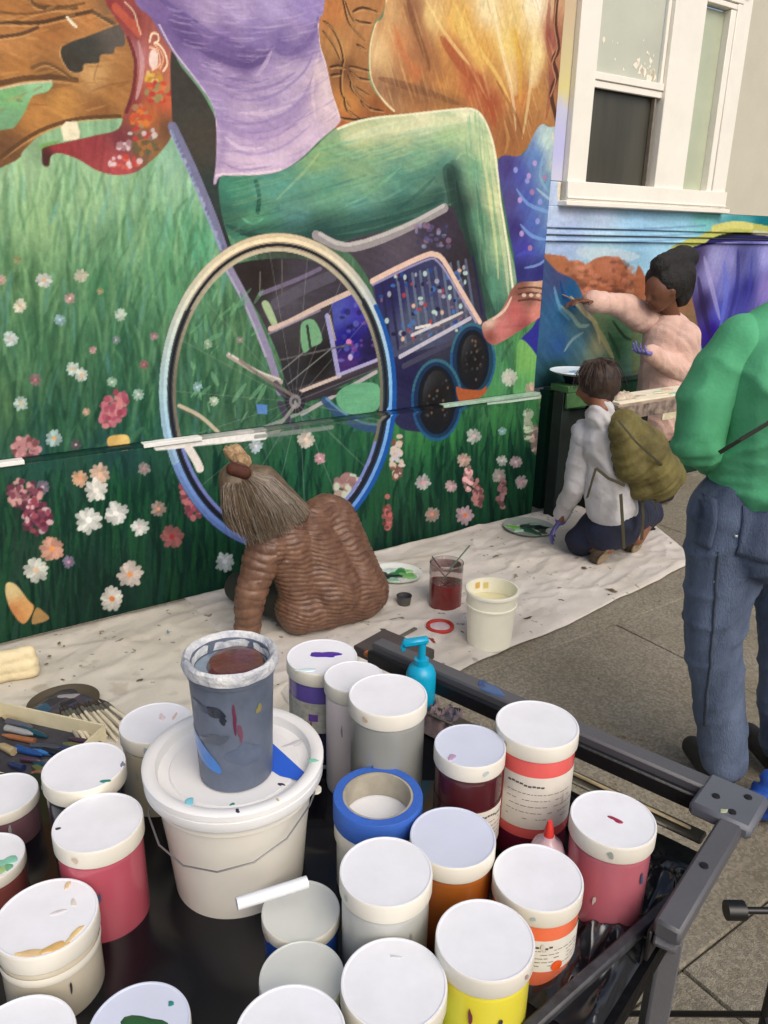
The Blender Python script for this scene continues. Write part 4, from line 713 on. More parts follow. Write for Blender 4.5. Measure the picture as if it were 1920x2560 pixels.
# ------------------------------------------------------------------ canvas drop cloths
def cloth_mat(name, a, b):
    m = mat(name, a, .95, .2, 2.6, .5, 420, dark=b); nt = m.node_tree; bb = nt.nodes['Principled BSDF']; old = bb.inputs['Base Color'].links[0].from_socket; tc = [n for n in nt.nodes if n.type == 'TEX_COORD'][0]
    for sc_, lo_, hi_, cc_, f_ in ((7.0, .64, .70, (148, 134, 114), .4), (21.0, .69, .72, (90, 84, 70), .7), (2.1, .50, .70, (176, 168, 152), .6), (33.0, .72, .74, (70, 96, 110), .6)):
        nz = nt.nodes.new('ShaderNodeTexNoise'); nz.inputs['Scale'].default_value = sc_; nz.inputs['Detail'].default_value = 3; nt.links.new(tc.outputs['Object'], nz.inputs['Vector'])
        mr = nt.nodes.new('ShaderNodeMapRange'); mr.inputs['From Min'].default_value = lo_; mr.inputs['From Max'].default_value = hi_; mr.inputs['To Max'].default_value = f_; nt.links.new(nz.outputs['Fac'], mr.inputs['Value'])
        mx = nt.nodes.new('ShaderNodeMix'); mx.data_type = 'RGBA'; mx.inputs[7].default_value = tuple(lin(cc_))+(1,); nt.links.new(mr.outputs[0], mx.inputs[0]); nt.links.new(old, mx.inputs[6]); old = mx.outputs[2]
    nt.links.new(old, bb.inputs['Base Color']); return m
m_cl1 = cloth_mat('canvas drop cloth', (214, 208, 194), (194, 189, 175)); m_cl2 = cloth_mat('spotted canvas drop cloth', (216, 210, 202), (196, 189, 179))
def cloth(name, s0, s1, nfront, nback, z0, mt, seed, amp=.008, res=.0125, shape=None):
    ns, nn = int((s1-s0)/res), int(1.0/ (res/(1.4)))
    a = np.linspace(0, 1, ns+1); b = np.linspace(0, 1, nn+1); A, B = np.meshgrid(a, b)
    S = s0+(s1-s0)*A; nf = nfront(S); nb = nback(S); Nn = nf+(nb-nf)*B
    S = S+(fbm(Nn*3+seed, A*0+1, seed, 3)-.45)*.06*(np.abs(A-.5)*2)**3; Nn = Nn+(fbm(S*3, B*0+seed, seed+9, 3)-.45)*.05*(1-B)**2
    if shape is not None: S = S+shape(A, B)
    w1 = fbm(S*2.2+seed, Nn*5.5+4, seed, 4); w2 = 1-np.abs(2*fbm(S*1.5+Nn*1.6+seed, Nn*4.2-S*1.2+9, seed+3, 3)/.875-1); w3 = 1-np.abs(2*fbm(S*5+seed, Nn*9-S*2, seed+5, 3)/.875-1)
    Z = z0+amp*(.9*w1+1.5*np.clip(w2-.66, 0, 1)*2.6+1.1*np.clip(w3-.62, 0, 1)*2+.35*fbm(S*4, Nn*26+9, seed+2, 3)+1.1*np.clip(1-np.abs(2*fbm(S*1.1+Nn*2.3+seed, Nn*1.4-S*.8+3, seed+8, 2)/.75-1), 0, 1)**14+.8*np.clip(1-np.abs(2*fbm(S*2.6-Nn*1.1+seed, Nn*3.4+S*.8+3, seed+12, 2)/.75-1), 0, 1)**12)+.002
    edge = np.clip(np.minimum(np.minimum(A*(s1-s0), (1-A)*(s1-s0)), np.minimum(B, 1-B)*1.2)/.03, 0, 1); Z = z0+.002+(Z-z0-.002)*(.25+.75*edge)
    P = S[..., None]*D3+Nn[..., None]*N3; P[..., 2] = Z
    h, w = P.shape[:2]; idx = np.arange(w*h).reshape(h, w); q = np.stack([idx[:-1, :-1], idx[:-1, 1:], idx[1:, 1:], idx[1:, :-1]], -1).reshape(-1, 4)
    P = P.reshape(-1, 3); ring = np.concatenate([idx[0, :], idx[1:, -1], idx[-1, -2::-1], idx[-2:0:-1, 0]]); back = P[ring].copy(); back[:, 2] = z0-.001
    P = np.concatenate([P, back]); r2 = np.arange(len(ring))+w*h; q = np.concatenate([q, np.stack([ring, r2, np.roll(r2, -1), np.roll(ring, -1)], -1)])
    me = bpy.data.meshes.new(name); me.vertices.add(len(P)); me.vertices.foreach_set('co', P.astype(np.float32).ravel()); me.loops.add(len(q)*4); me.loops.foreach_set('vertex_index', q.astype(np.int32).ravel())
    me.polygons.add(len(q)); me.polygons.foreach_set('loop_start', np.arange(0, len(q)*4, 4, dtype=np.int32)); me.polygons.foreach_set('loop_total', np.full(len(q), 4, np.int32)); me.update(calc_edges=True); me.validate()
    me.polygons.foreach_set('use_smooth', np.ones(len(q), bool)); me.materials.append(mt); return link(name, me)
CZ = 0.004
o = cloth('drop_cloth', -1.2, 1.30, lambda s: 1.55+0*s, lambda s: 3.19+0*s, CZ, m_cl1, 3, .007)
tag(o, 'cream canvas drop cloth spread on the left, under the wall with white daisies', 'drop cloth', 'canvas drop cloths')
o = cloth('drop_cloth', 1.12, 3.55, lambda s: 2.02+np.clip(s-1.9, -2, 2)*.10, lambda s: 3.195+0*s, CZ+.008, m_cl2, 11, .007, shape=lambda A, B: A*B*.55)
tag(o, 'paint-spotted canvas drop cloth under the kneeling painter and white bucket', 'drop cloth', 'canvas drop cloths')
FLOOR = CZ+.016   # top of the cloths

# ------------------------------------------------------------------ paint pots
m_lid = mat('white plastic lid', (234, 236, 240), .38, .0, 22, .05, 30, dark=(226, 228, 231))
m_lid_b = mat('bluish plastic lid', (205, 212, 228), .38, .05, 9)
m_lid_g = mat('greyed plastic lid', (206, 210, 204), .4, .06, 9)
m_rimc = mat('cream lid skirt', (226, 222, 208), .45, .04, 9)
def plastic(name, rgb, r=.22): return mat(name, rgb, r, .08, 6, coat=.3, spec=.5)
def smear(mb, c, rx, ry, rot=0, th=.0012, seed=0, n=22, rough=.35, dome=True):
    r = random.Random(seed); ph = [r.uniform(0, 6.28) for _ in range(4)]; am = [r.uniform(.3, 1)*rough/(k+1) for k in range(4)]
    rr = [1+sum(am[k]*math.sin((k+2)*t+ph[k]) for k in range(4)) for t in np.linspace(0, 2*math.pi, n, endpoint=False)]
    vs_ = []; 
    for lv, zz in ((1.0, 0), (.9, th*.7), (.6, th)):
        for k in range(n):
            t = 2*math.pi*k/n; x, y = rx*rr[k]*lv*math.cos(t), ry*rr[k]*lv*math.sin(t)
            vs_.append((c[0]+x*math.cos(rot)-y*math.sin(rot), c[1]+x*math.sin(rot)+y*math.cos(rot), c[2]+zz))
    fs = [(a*n+k, a*n+(k+1) % n, (a+1)*n+(k+1) % n, (a+1)*n+k) for a in range(2) for k in range(n)]+[tuple(2*n+k for k in range(n))]
    mb.add(vs_, fs); return mb
TZ = 0.70
def jar(c, D, H, body_m, label, lid_m=None, drips=(), tilt=None, band=None, skirt=None, seg=56, fill=None):
    """c = base centre on the cart, D lid diameter, H total height"""
    R = D/2; lid_m = lid_m or m_lid; lh = min(.026, H*.22)
    t = thing('paint_jar', c, label, 'jar', 'paint jars standing on the cart')
    rb = R*.945; hb = H-lh
    MB().lathe([(0, 0), (rb*.90, 0), (rb*.97, .004), (rb, .012), (rb, hb-.010), (rb*.985, hb-.004), (rb*.93, hb), (rb*.92, hb+lh*.5), (0, hb+lh*.5)], c, seg).build('body', body_m, t)
    wob = (lambda th, z: .0022*math.cos(th*60)) if D > 0 else None
    L = MB()
    L.lathe([(R*.945, hb+.0015), (R*.985, hb), (R, hb+.002), (R, hb+lh-.004), (R*.995, hb+lh-.0012), (R*.985, hb+lh)], c, seg*2 if seg > 50 else seg, 1)
    L.lathe([(R*.985, hb+lh), (R*.955, hb+lh+.0002), (R*.94, hb+lh-.0007), (R*.925, hb+lh-.0008), (R*.3, hb+lh-.0006), (R*.02, hb+lh-.0006), (0, hb+lh-.0006)], c, seg*2 if seg > 50 else seg, 0)
    lid = L.build('lid', [lid_m, skirt or m_rimc], t, angle=50)
    for k, (px, py, rx, ry, rot, m_) in enumerate(drips):
        smear(MB(), (c[0]+px*R, c[1]+py*R, c[2]+H-.0008), rx*R, ry*R, rot, .0014, seed=int(px*100+py*1000)+k+5).build('paint_smear', m_, lid)
    if band: band(t, c, rb, hb)
    return t
def place(px, py, H): 
    P = onz(px, py, TZ+H); return (P[0], P[1], TZ)
smm = {}
def pm(rgb): 
    if rgb not in smm: smm[rgb] = mat('paint %d %d %d' % rgb, rgb, .3, .15, 40, coat=.3)
    return smm[rgb]
m_label = mat('paper label', (222, 218, 206), .6, .06, 50); m_ink = mat('label ink', (88, 84, 80), .7)
def label_band(z0, z1, col, white=(.2, .9), ang=(-2.6, -.2), lines=True, dot=None):
    def f(t, c, rb, hb):
        a, b = z0*hb, z1*hb; mcol = plastic('label band colour', col)
        r1 = rb+.0006
        MB().lathe([(r1, a), (r1, b)], c, 48).build('label_band', mcol, t)
        w0, w1 = a+(b-a)*white[0], a+(b-a)*white[1]; r2 = r1+.0006
        lb = MB().lathe([(r2, w0), (r2, w1)], c, 30, a0=ang[0], a1=ang[1]).build('label', m_label, t)
        if lines:
            ink = MB(); rr = random.Random(int(c[0]*1000)); r3 = r2+.0004; h = w1-w0
            # faint script heading, then rows of print too small to read
            z = w1-h*.14; th = ang[0]+.15
            for k in range(9):
                dz = rr.uniform(-.0015, .0015); ink.lathe([(r3, z+dz-.0016), (r3, z+dz+.0016)], c, 2, a0=th, a1=th+.085); th += .105
                z -= .0006
            for row in range(5):
                z = w1-h*(.32+.12*row); th = ang[0]+.15
                while th < ang[1]-.2:
                    l = rr.uniform(.04, .16)
                    if rr.random() < .75: ink.lathe([(r3, z-.0005), (r3, z+.0005)], c, 2, a0=th, a1=th+l)
                    th += l+.03
            ink.build('label_print', m_ink, lb)
        if dot:
            th, zz, r_, m_ = dot; pts = []
            n = 14
            for k in range(n):
                q = 6.283*k/n; a_ = th+r_*math.cos(q)/r2; pts.append((c[0]+(r2+.0012)*math.cos(a_), c[1]+(r2+.0012)*math.sin(a_), c[2]+a+(b-a)*zz+r_*math.sin(q)))
            MB().add(pts, [tuple(range(n))]).build('colour_swatch', m_, lb, smooth=False)
    return f
JARS = []
def J(px, py, H, D, body, label, **k):
    c = place(px, py, H); t = jar(c, D, H, body, label, **k); JARS.append((c, D, H, t)); return t
vio, red_, gr_ = pm((70, 30, 150)), pm((150, 40, 70)), pm((20, 84, 44))
aqua, mint, ochre, blk = pm((120, 190, 205)), pm((130, 195, 170)), pm((214, 176, 110)), pm((50, 50, 60)); teal_s = pm((40, 130, 120)); pinks = pm((226, 180, 170))
J(5, 1985, .080, .104, plastic('maroon body', (104, 76, 84)), 'white-lidded jar cut by the left edge of the photo, farther one, dull maroon body', drips=[(-.1, -.6, .06, .04, 0, pm((150, 150, 190)))])
J(210, 1915, .175, .115, plastic('blue black body', (28, 32, 46)), 'blue-black jar with mint drop on its lid, third from the left edge', drips=[(.72, -.55, .10, .07, .3, teal_s), (.93, .1, .05, .12, .2, pm((120, 130, 150)))])
J(245, 2053, .165, .115, plastic('crimson body', (172, 80, 94)), 'crimson red jar left of the big white bucket', drips=[(-.82, -.25, .07, .03, 0, blk)])
J(-35, 2145, .080, .100, plastic('dusky pink body', (120, 66, 62)), 'jar at the left edge with green and aqua blotches on its lid', drips=[(.55, -.15, .30, .22, .5, mint), (.45, -.45, .35, .2, .2, pm((160, 190, 130))), (.75, -.3, .1, .15, .2, pm((110, 170, 130)))])
J(115, 2290, .121, .120, plastic('cream grey body', (196, 188, 168), .35), 'cream jar with ochre paint smeared along its lid rim', drips=[(.45, -.72, .30, .09, .55, ochre), (.72, -.42, .22, .07, 1.1, pm((224, 196, 140))), (.05, -.86, .30, .08, .1, pm((220, 190, 140))), (.12, .8, .05, .13, 0, pm((222, 196, 160))), (.42, .35, .06, .10, .2, pm((216, 210, 200))), (.2, .1, .16, .05, .6, pm((214, 210, 210)))], band=lambda t, c, rb, hb: MB().lathe([(rb+.0012, hb*.78), (rb+.0022, hb*.84), (rb+.0012, hb*.9)], c, 48).build('neck_ring', m_rimc, t))
J(45, 2610, .080, .118, plastic('grey white body', (170, 170, 165)), 'plain white-lidded jar in the bottom left corner')
J(348, 2565, .083, .110, plastic('pale blue body', (150, 160, 180)), 'jar with a big dark green paint spot on its bluish lid', lid_m=m_lid_b, drips=[(.08, -.02, .40, .30, 0, gr_), (.5, .5, .07, .05, 0, teal_s), (.7, -.1, .05, .05, 0, pm((150, 170, 190)))])
J(390, 1805, .155, .115, plastic('beige body', (176, 168, 146), .4), 'beige jar with faint pink dabs on its lid behind the big bucket', drips=[(.1, .25, .10, .16, .5, pm((226, 212, 212))), (.45, .3, .05, .14, 0, pm((222, 192, 176)))])
# purple-splashed jar with violet band
def violet_band(t, c, rb, hb):
    MB().lathe([(rb+.0006, hb*.80), (rb+.0006, hb*.99)], c, 48).build('label_band', plastic('violet band', (98, 84, 160)), t)
    lb = MB().lathe([(rb+.0008, hb*.46), (rb+.0008, hb*.80)], c, 48).build('label', mat('grey label', (176, 176, 166), .6, .3, 90), t)
    MB().lathe([(rb+.0008, 0.014), (rb+.0008, hb*.46)], c, 48).build('label_band', plastic('navy band', (26, 22, 62)), t)
    MB().lathe([(rb+.0014, hb*.60), (rb+.0014, hb*.68)], c, 4, a0=-1.9, a1=-1.62).build('colour_swatch', plastic('violet swatch', (112, 80, 160)), lb)
J(805, 1640, .199, .125, plastic('pale body', (200, 200, 205)), 'jar with violet paint pooled on its lid and violet label band', drips=[(0.08, 0.1, .42, .17, -.12, vio), (-.35, -.75, .3, .08, .2, pm((205, 225, 228))), (.3, -.85, .2, .06, 0, pm((190, 222, 215)))], band=violet_band)
J(885, 1690, .216, .099, plastic('peach white body', (222, 212, 212), .4), 'white jar mostly hidden behind the tall grey jar')
J(970, 1735, .250, .119, plastic('smoky grey body', (138, 140, 136), .3), 'tall smoky grey jar with plain lid in front of the pump bottle')
J(1175, 1862, .206, .104, plastic('dark maroon body', (74, 30, 36)), 'dark maroon jar with bluish lid left of the red-labelled jar', lid_m=m_lid_b, drips=[(-.55, -.55, .14, .10, .3, pm((176, 150, 180)))], band=label_band(.3, .72, (84, 36, 40), (.05, .95), (-1.4, .2)))
J(1343, 1808, .216, .124, plastic('plum body', (120, 40, 62)), 'jar with coral red label band beside the cart rail', band=label_band(.28, 1.0, (232, 104, 100), (.13, .80), (-2.55, -.35)))
J(1533, 2045, .158, .115, plastic('raspberry body', (176, 98, 110)), 'raspberry pink jar nearest the cart corner with a maroon drop on its lid', drips=[(.05, -.05, .17, .07, -.5, red_)])
J(1132, 2090, .153, .114, plastic('burnt orange body', (158, 88, 34)), 'burnt orange brown jar behind the yellow one', lid_m=m_lid_b)
J(965, 2175, .165, .115, plastic('translucent grey body', (178, 180, 176), .35), 'pale grey jar in front of the blue tape roll')
J(1345, 2190, .132, .115, plastic('orange body', (234, 118, 82)), 'orange jar with paper label and orange swatch', band=label_band(.30, 1.0, (240, 120, 80), (.02, .70), (-2.4, -.3), dot=(-1.18, .13, .008, plastic('orange swatch', (232, 88, 20)))))
J(1213, 2345, .136, .115, plastic('yellow body', (226, 214, 66)), 'bright yellow jar at the bottom of the cart')
J(752, 2275, .080, .101, plastic('cobalt blue body', (32, 76, 160)), 'cobalt blue jar beneath the bucket grip', lid_m=m_lid_g)
J(755, 2440, .084, .100, plastic('blue body', (44, 70, 140)), 'grey-lidded jar wedged between the cobalt jar and bottom edge', lid_m=m_lid_g)
J(725, 2585, .131, .115, plastic('white body', (206, 206, 200)), 'white jar cut by the bottom edge, left of the scratched lid')
J(985, 2455, .121, .119, plastic('mint cream body', (188, 214, 168)), 'pale mint jar left of the yellow one, scratch on its lid', drips=[(0.05, .55, .16, .02, -.15, pm((200, 204, 204)))])

# white jar that carries the tape roll
c = place(945, 1988, .156); RB = .062
t = jar(c, .124, .118, plastic('milky body', (206, 208, 196), .4), 'milky white jar under the blue masking tape roll')
zt = TZ+.118+.001
tp = thing('tape_roll', (c[0], c[1], zt), 'roll of blue masking tape lying on a white jar', 'tape')
MB().lathe([(.050, 0), (.0625, 0), (.0635, .002), (.0635, .036), (.0625, .038), (.050, .038)], (c[0], c[1], zt), 64).build('tape', mat('blue masking tape', (52, 100, 190), .6, .12, 14, .2, 200, stretch=(1, 1, 12)), tp)
MB().lathe([(.0465, 0), (.0498, 0), (.0498, .0375), (.0465, .0375), (.0465, 0)], (c[0], c[1], zt), 64).build('core', mat('cardboard core', (166, 160, 144), .8, .2, 30), tp)

# ---- big white bucket with pot on top
bc = place(585, 1885, .214); BR = .125; BH = .214
m_buck = mat('white bucket plastic', (222, 218, 206), .42, .06, 4, .08, 24)
bk = thing('paint_bucket', bc, 'big white plastic bucket with wire bail carrying the grey pot', 'bucket')
MB().lathe([(0, 0), (.088, 0), (.092, .004), (.100, .10), (.108, BH-.045), (.113, BH-.044), (.113, BH-.036), (.109, BH-.035), (.110, BH-.026), (0, BH-.026)], bc, 72).build('body', m_buck, bk)
lidb = MB().lathe([(.110, BH-.030), (.121, BH-.030), (.1235, BH-.026), (.1235, BH-.014), (.121, BH-.0125), (.1245, BH-.010), (.1245, BH-.002), (.122, BH), (.112, BH), (.107, BH-.003), (.104, BH-.016), (.090, BH-.018), (.088, BH-.015), (.0, BH-.015)], bc, 96).build('lid', mat('bucket lid plastic', (228, 228, 226), .38, .05, 5), bk)
for k, (a, rr, rx, ry, m_) in enumerate([(-1.95, .105, .008, .005, aqua), (-1.35, .117, .004, .003, blk), (-.55, .083, .005, .003, blk), (2.3, .08, .012, .007, mint), (-.1, .112, .007, .005, mint), (-1.42, .085, .003, .003, teal_s), (.55, .09, .02, .004, pm((200, 200, 205))), (-.9, .118, .003, .002, ochre)]):
    smear(MB(), (bc[0]+rr*math.cos(a), bc[1]+rr*math.sin(a), TZ+BH-(.0155 if rr < .1 else .0005)), rx, ry, a, .001, seed=k).build('paint_smear', m_, lidb)
m_wire = mat('steel wire', (150, 150, 150), .35, metal=.8); m_grip = mat('grip plastic', (226, 230, 232), .4)
pL = onz(383, 2100, .80); pR = onz(822, 2110, .80); hL = onz(588, 2262, .80); hR = onz(768, 2198, .815)
ctr = np.array(bc); eL = ctr+np.array([-.1145, -.01, BH-.05]); eR = ctr+np.array([.1145, -.01, BH-.05])
dv = (hR-hL)/np.linalg.norm(hR-hL)
def clampout(P, k=.118):
    v = P[:2]-ctr[:2]; l = np.linalg.norm(v); 
    return np.array([*(ctr[:2]+v/l*max(l, k)), P[2]])
hm = []
for q in np.linspace(0, 1, 9):
    a = math.pi+q*math.pi; p = ctr+np.array([.119*math.cos(a)*1.0, .135*math.sin(a), 0]); p[2] = TZ+BH-.05-.035*math.sin(q*math.pi)*1.0+.028*(q**2); hm.append(p)
MB().tube([eL]+hm[1:-1]+[eR], .0013, 6).build('bail', m_wire, bk)
g0, g1 = onz(592, 2260, .835), onz(768, 2205, .835)
MB().tube([g0, g1], .0078, 14).build('grip', m_grip, bk)
for e in (eL, eR): MB().lathe([(0, 0), (.008, 0), (.008, .004), (0, .004)], e-np.array([.0, .0, .002]), 12).build('bail_ear', m_buck, bk)
# tape strip on the lid
ts = MB(); q0 = onz(690, 1880, TZ+BH-.0075); 
cs = [onz(x, y, TZ+BH-.0145) for x, y in ((672, 1850), (768, 1938), (752, 1952), (700, 1940), (672, 1922))]
ts.add(cs+[p+np.array([0, 0, .0006]) for p in cs], [(0, 1, 2, 3, 4), (9, 8, 7, 6, 5)]+[(k, (k+1) % 5, 5+(k+1) % 5, 5+k) for k in range(5)])
ts.build('tape_strip', mat('blue tape strip', (30, 92, 205), .5), bk)
# grey pot
PB = TZ+BH-.0148; pc = (bc[0]+.006, bc[1]-.016, PB); PH = .185; m_pot = mat('dirty grey blue plastic', (102, 112, 130), .45, .3, 9, .15, 40, dark=(74, 82, 98))
pt = thing('paint_pot', pc, 'tall grey pot with crusted white rim and maroon paint, on the bucket lid', 'pot')
MB().lathe([(0, 0), (.046, 0), (.0495, .003), (.0525, PH*.5), (.0555, PH-.025), (.058, PH-.024), (.058, PH-.018), (.0545, PH-.017), (.0545, PH-.006), (.050, PH-.006), (.049, PH-.03), (0, PH-.031)], pc, 64).build('body', m_pot, pt)
rim = MB(); rw = lambda th, z: .010*math.sin(5*th+z*200)+.006*math.sin(11*th+1)+.004*math.sin(17*th)
rim.lathe([(.055, PH-.018), (.0605, PH-.017), (.0625, PH-.010), (.0615, PH-.002), (.058, PH+.001), (.053, PH-.002), (.0495, PH-.010), (.049, PH-.02)], pc, 90, wob=rw)
rim.build('crusted_rim', mat('crusted paint rim', (222, 222, 218), .5, .5, 38, .6, 90, dark=(160, 165, 176)), pt)
smear(MB(), (pc[0], pc[1], PB+PH-.022), .049, .049, 0, .004, seed=3, rough=.02).build('paint_surface', pm((130, 150, 165)), pt)
smear(MB(), (pc[0]+.009, pc[1]-.003, PB+PH-.018), .040, .043, .2, .010, seed=5, rough=.06).build('paint_lump', mat('maroon paint', (104, 54, 50), .3, .35, 30, .3, 60, coat=.5, dark=(66, 34, 36)), pt)
m_tpb = mat('faded blue tape', (74, 130, 205), .6, .15, 20)
def cyl_smear(rf, c, th0, z0, w, h, shear=0.0, seed=0, n=22, rough=.3):
    r = random.Random(seed); ph = [r.uniform(0, 6.28) for _ in range(4)]; am = [r.uniform(.3, 1)*rough/(k+1) for k in range(4)]; mb = MB(); vs_ = []
    for lv in (1.0, .66, .33):
        for k in range(n):
            t = 2*math.pi*k/n; q = lv*(1+sum(am[j]*math.sin((j+2)*t+ph[j]) for j in range(4))); x = w*q*math.cos(t); z = z0+h*q*math.sin(t)+shear*x; rr = rf(z)+.0009; a = th0+x/rr
            vs_.append((c[0]+rr*math.cos(a), c[1]+rr*math.sin(a), c[2]+z))
    a = th0; rr = rf(z0)+.0009; vs_.append((c[0]+rr*math.cos(a), c[1]+rr*math.sin(a), c[2]+z0))
    mb.add(vs_, [(b*n+k, b*n+(k+1) % n, (b+1)*n+(k+1) % n, (b+1)*n+k) for b in range(2) for k in range(n)]+[(2*n+k, 2*n+(k+1) % n, 3*n) for k in range(n)]); return mb
prf = lambda z: .0495+.003*z/.0925 if z < .0925 else .0525+.003*(z-.0925)/(PH-.025-.0925)
for (th, z, w, h, sh, cl, nm) in [(-2.40, .060, .032, .017, -.6, (74, 130, 205), 'tape_strip'), (-1.78, .128, .013, .008, -.3, (34, 40, 54), 'paint_stain'), (-1.62, .118, .006, .006, -.3, (30, 36, 50), 'paint_stain'), (-1.34, .118, .003, .018, 0, (96, 30, 60), 'paint_drip'), (-1.22, .096, .0025, .016, 0, (110, 62, 84), 'paint_drip'), (-.72, .124, .005, .006, 0, (130, 122, 66), 'paint_stain'), (-2.2, .13, .02, .006, 0, (70, 80, 98), 'paint_stain'), (-1.1, .06, .02, .02, 0, (86, 98, 120), 'paint_stain'), (-1.9, .085, .02, .008, .2, (78, 86, 100), 'paint_stain')]:
    cyl_smear(prf, pc, th, z, w, h, sh, seed=int(z*1000), rough=.12 if nm == 'tape_strip' else .35).build(nm, pm(cl), pt)
for k in []:
    th = -2.95+k*.16; z1 = .085-.006*k; z0 = max(.03, .045-.002*k+(.0 if k < 5 else .002)); r = .0495+.003*((z0+z1)/2)/(PH*.5)+.0025
    tb.lathe([(.0497+.0032*z0/.0925+.0012, z0), (.0497+.0032*z1/.0925+.0012, max(z1, z0+.006))], pc, 2, a0=th, a1=th+.17)

rj = random.Random(11)
for k, (c_, D_, H_, t_) in enumerate(JARS):
    rb_ = D_/2*.945; hb_ = H_-min(.026, H_*.22)
    for q in range(rj.randint(1, 2)):
        cyl_smear(lambda z: rb_+.0012, c_, rj.uniform(-2.3, -.8), hb_*rj.uniform(.45, .85), rj.uniform(.0012, .003), rj.uniform(.004, .013), 0, seed=k*7+q, n=12).build('paint_drip', pm(rj.choice([(206, 200, 190), (120, 60, 70), (70, 90, 120), (190, 150, 110), (150, 150, 150), (60, 60, 66)])), t_)
    cyl_smear(lambda z: D_/2+.0004, c_, rj.uniform(-2.6, -.5), H_-.012, rj.uniform(.002, .005), rj.uniform(.002, .005), 0, seed=k*3+90, n=12).build('paint_drip', pm(rj.choice([(196, 176, 150), (176, 190, 196), (190, 160, 160), (150, 160, 150)])), t_)
# ------------------------------------------------------------------ cart
m_rail = mat('dark grey resin', (86, 86, 90), .5, .10, 5, .08, 200); m_in = mat('black resin', (20, 20, 24), .5, .3, 10, .2, 60); m_fab = mat('black bin liner', (9, 9, 13), .6, .3, 20, .3, 50, spec=.15)
RZ = .80
K = onz(1900, 1990, RZ); KB = onz(955, 1592, RZ); K[2] = KB[2] = RZ
ea = (KB-K)/np.linalg.norm(KB-K); eb = np.array([ea[1], -ea[0], 0]); eb = eb if eb[1] < 0 else -eb
LB = np.linalg.norm(KB-K)
ct = thing('utility_cart', (K[0]-.35, K[1]-.1, 0), 'black and grey utility cart crowded with paint jars', 'cart')
def kp(a, b, z): return K+ea*a+eb*b+np.array([0, 0, z-RZ])
MB().bar(kp(-.0, .018, RZ-.011), kp(LB, .018, RZ-.011), .036, .022, bev=.004).build('top_rail', m_rail, ct)
MB().bar(kp(.03, .043, RZ-.028), kp(LB, .043, RZ-.028), .012, .030, bev=.003).build('rail_lip', m_in, ct)
MB().bar(kp(.05, .075, RZ-.060), kp(LB-.02, .075, RZ-.060), .03, .008, bev=.003).build('inner_ledge', mat('dusty olive ledge', (84, 80, 66), .7, .4, 20, dark=(52, 50, 42)), ct)
MB().bar(kp(.10, .098, RZ-.052), kp(LB-.05, .098, RZ-.052), .004, .006).build('ledge_bead', mat('bead', (120, 118, 104), .6, .5, 90, dark=(70, 68, 60)), ct)
MB().bar(kp(.07, .0785, RZ-.050), kp(.27, .0785, RZ-.050), .007, .005).build('masking_strip', mat('tan masking strip', (176, 162, 124), .7, .3, 50), ct)
MB().box(kp(.032, .042, RZ-.009), (.045, .048, .012), (ea, eb, (0, 0, 1)), bev=.006).build('corner_block', mat('corner resin', (96, 99, 107), .5, .10, 6), ct)
smear(MB(), kp(.03, .075, RZ+.003), .007, .004, .4, .0012, seed=9).build('paint_smear', pm((168, 176, 140)), ct)
MB().bar(kp(.016, .08, RZ-.014), kp(.016, .33, RZ-.014), .034, .026, bev=.004).build('side_rail', m_rail, ct)
MB().bar(kp(.036, .09, RZ-.05), kp(.036, .33, RZ-.05), .006, .05, bev=.002).build('side_lip', m_in, ct)
smear(MB(), kp(LB*.62, .02, RZ+.0003), .03, .012, 2.4, .0012, seed=19).build('paint_smear', pm((60, 92, 140)), ct)
smear(MB(), kp(LB*.66, .012, RZ+.0003), .012, .006, 1.4, .0012, seed=17).build('paint_smear', pm((40, 70, 120)), ct)
# deck under the jars
dk = MB(); pts = [kp(.035, .06, TZ), kp(LB, .06, TZ), np.array([-.16, 1.22, TZ]), np.array([-.46, 1.19, TZ]), np.array([-.74, 1.06, TZ]), np.array([-.78, .30, TZ]), np.array([.02, .30, TZ]), kp(.035, .55, TZ)]
n = len(pts); dk.add([p-np.array([0, 0, .001]) for p in pts]+[p-np.array([0, 0, .04]) for p in pts], [tuple(range(n)), tuple(range(2*n-1, n-1, -1))]+[(k, (k+1) % n, n+(k+1) % n, n+k) for k in range(n)])
dk.build('deck', m_fab, ct, smooth=False)
# crumpled liner between the jars and the side rail
def crumple(name, P0, du, dv_, nu, nv, amp, m_, parent, seed):
    a, b = np.meshgrid(np.linspace(0, 1, nu), np.linspace(0, 1, nv)); h = 1-np.abs(2*fbm(a*5+b*3+seed, b*3-a*2+9, seed, 2)/.75-1)
    P = P0+a[..., None]*du+b[..., None]*dv_; P[..., 2] += amp*h*np.minimum(1, 6*np.minimum(np.minimum(a, 1-a), np.minimum(b, 1-b)))+.001
    P = P.reshape(-1, 3); idx = np.arange(nu*nv).reshape(nv, nu); q = np.stack([idx[:-1, :-1], idx[:-1, 1:], idx[1:, 1:], idx[1:, :-1]], -1).reshape(-1, 4)
    mb = MB(); mb.add(P, [tuple(map(int, f)) for f in q]); return mb.build(name, m_, parent, angle=35)
crumple('liner', kp(.045, .10, TZ), eb*.36, ea*.11, 110, 50, .03, mat('glossy black liner', (26, 27, 31), .22, .2, 20, spec=.7), ct, 4)
crumple('liner', kp(.06, .105, TZ), ea*.40, eb*.03, 60, 8, .035, m_fab, ct, 8)
crumple('liner', np.array([-.74, .34, TZ+.0005]), np.array([.92, 0, 0]), np.array([0, .80, 0]), 200, 150, .014, mat('creased bin liner', (13, 14, 19), .2, .2, 20, spec=.4), ct, 14)
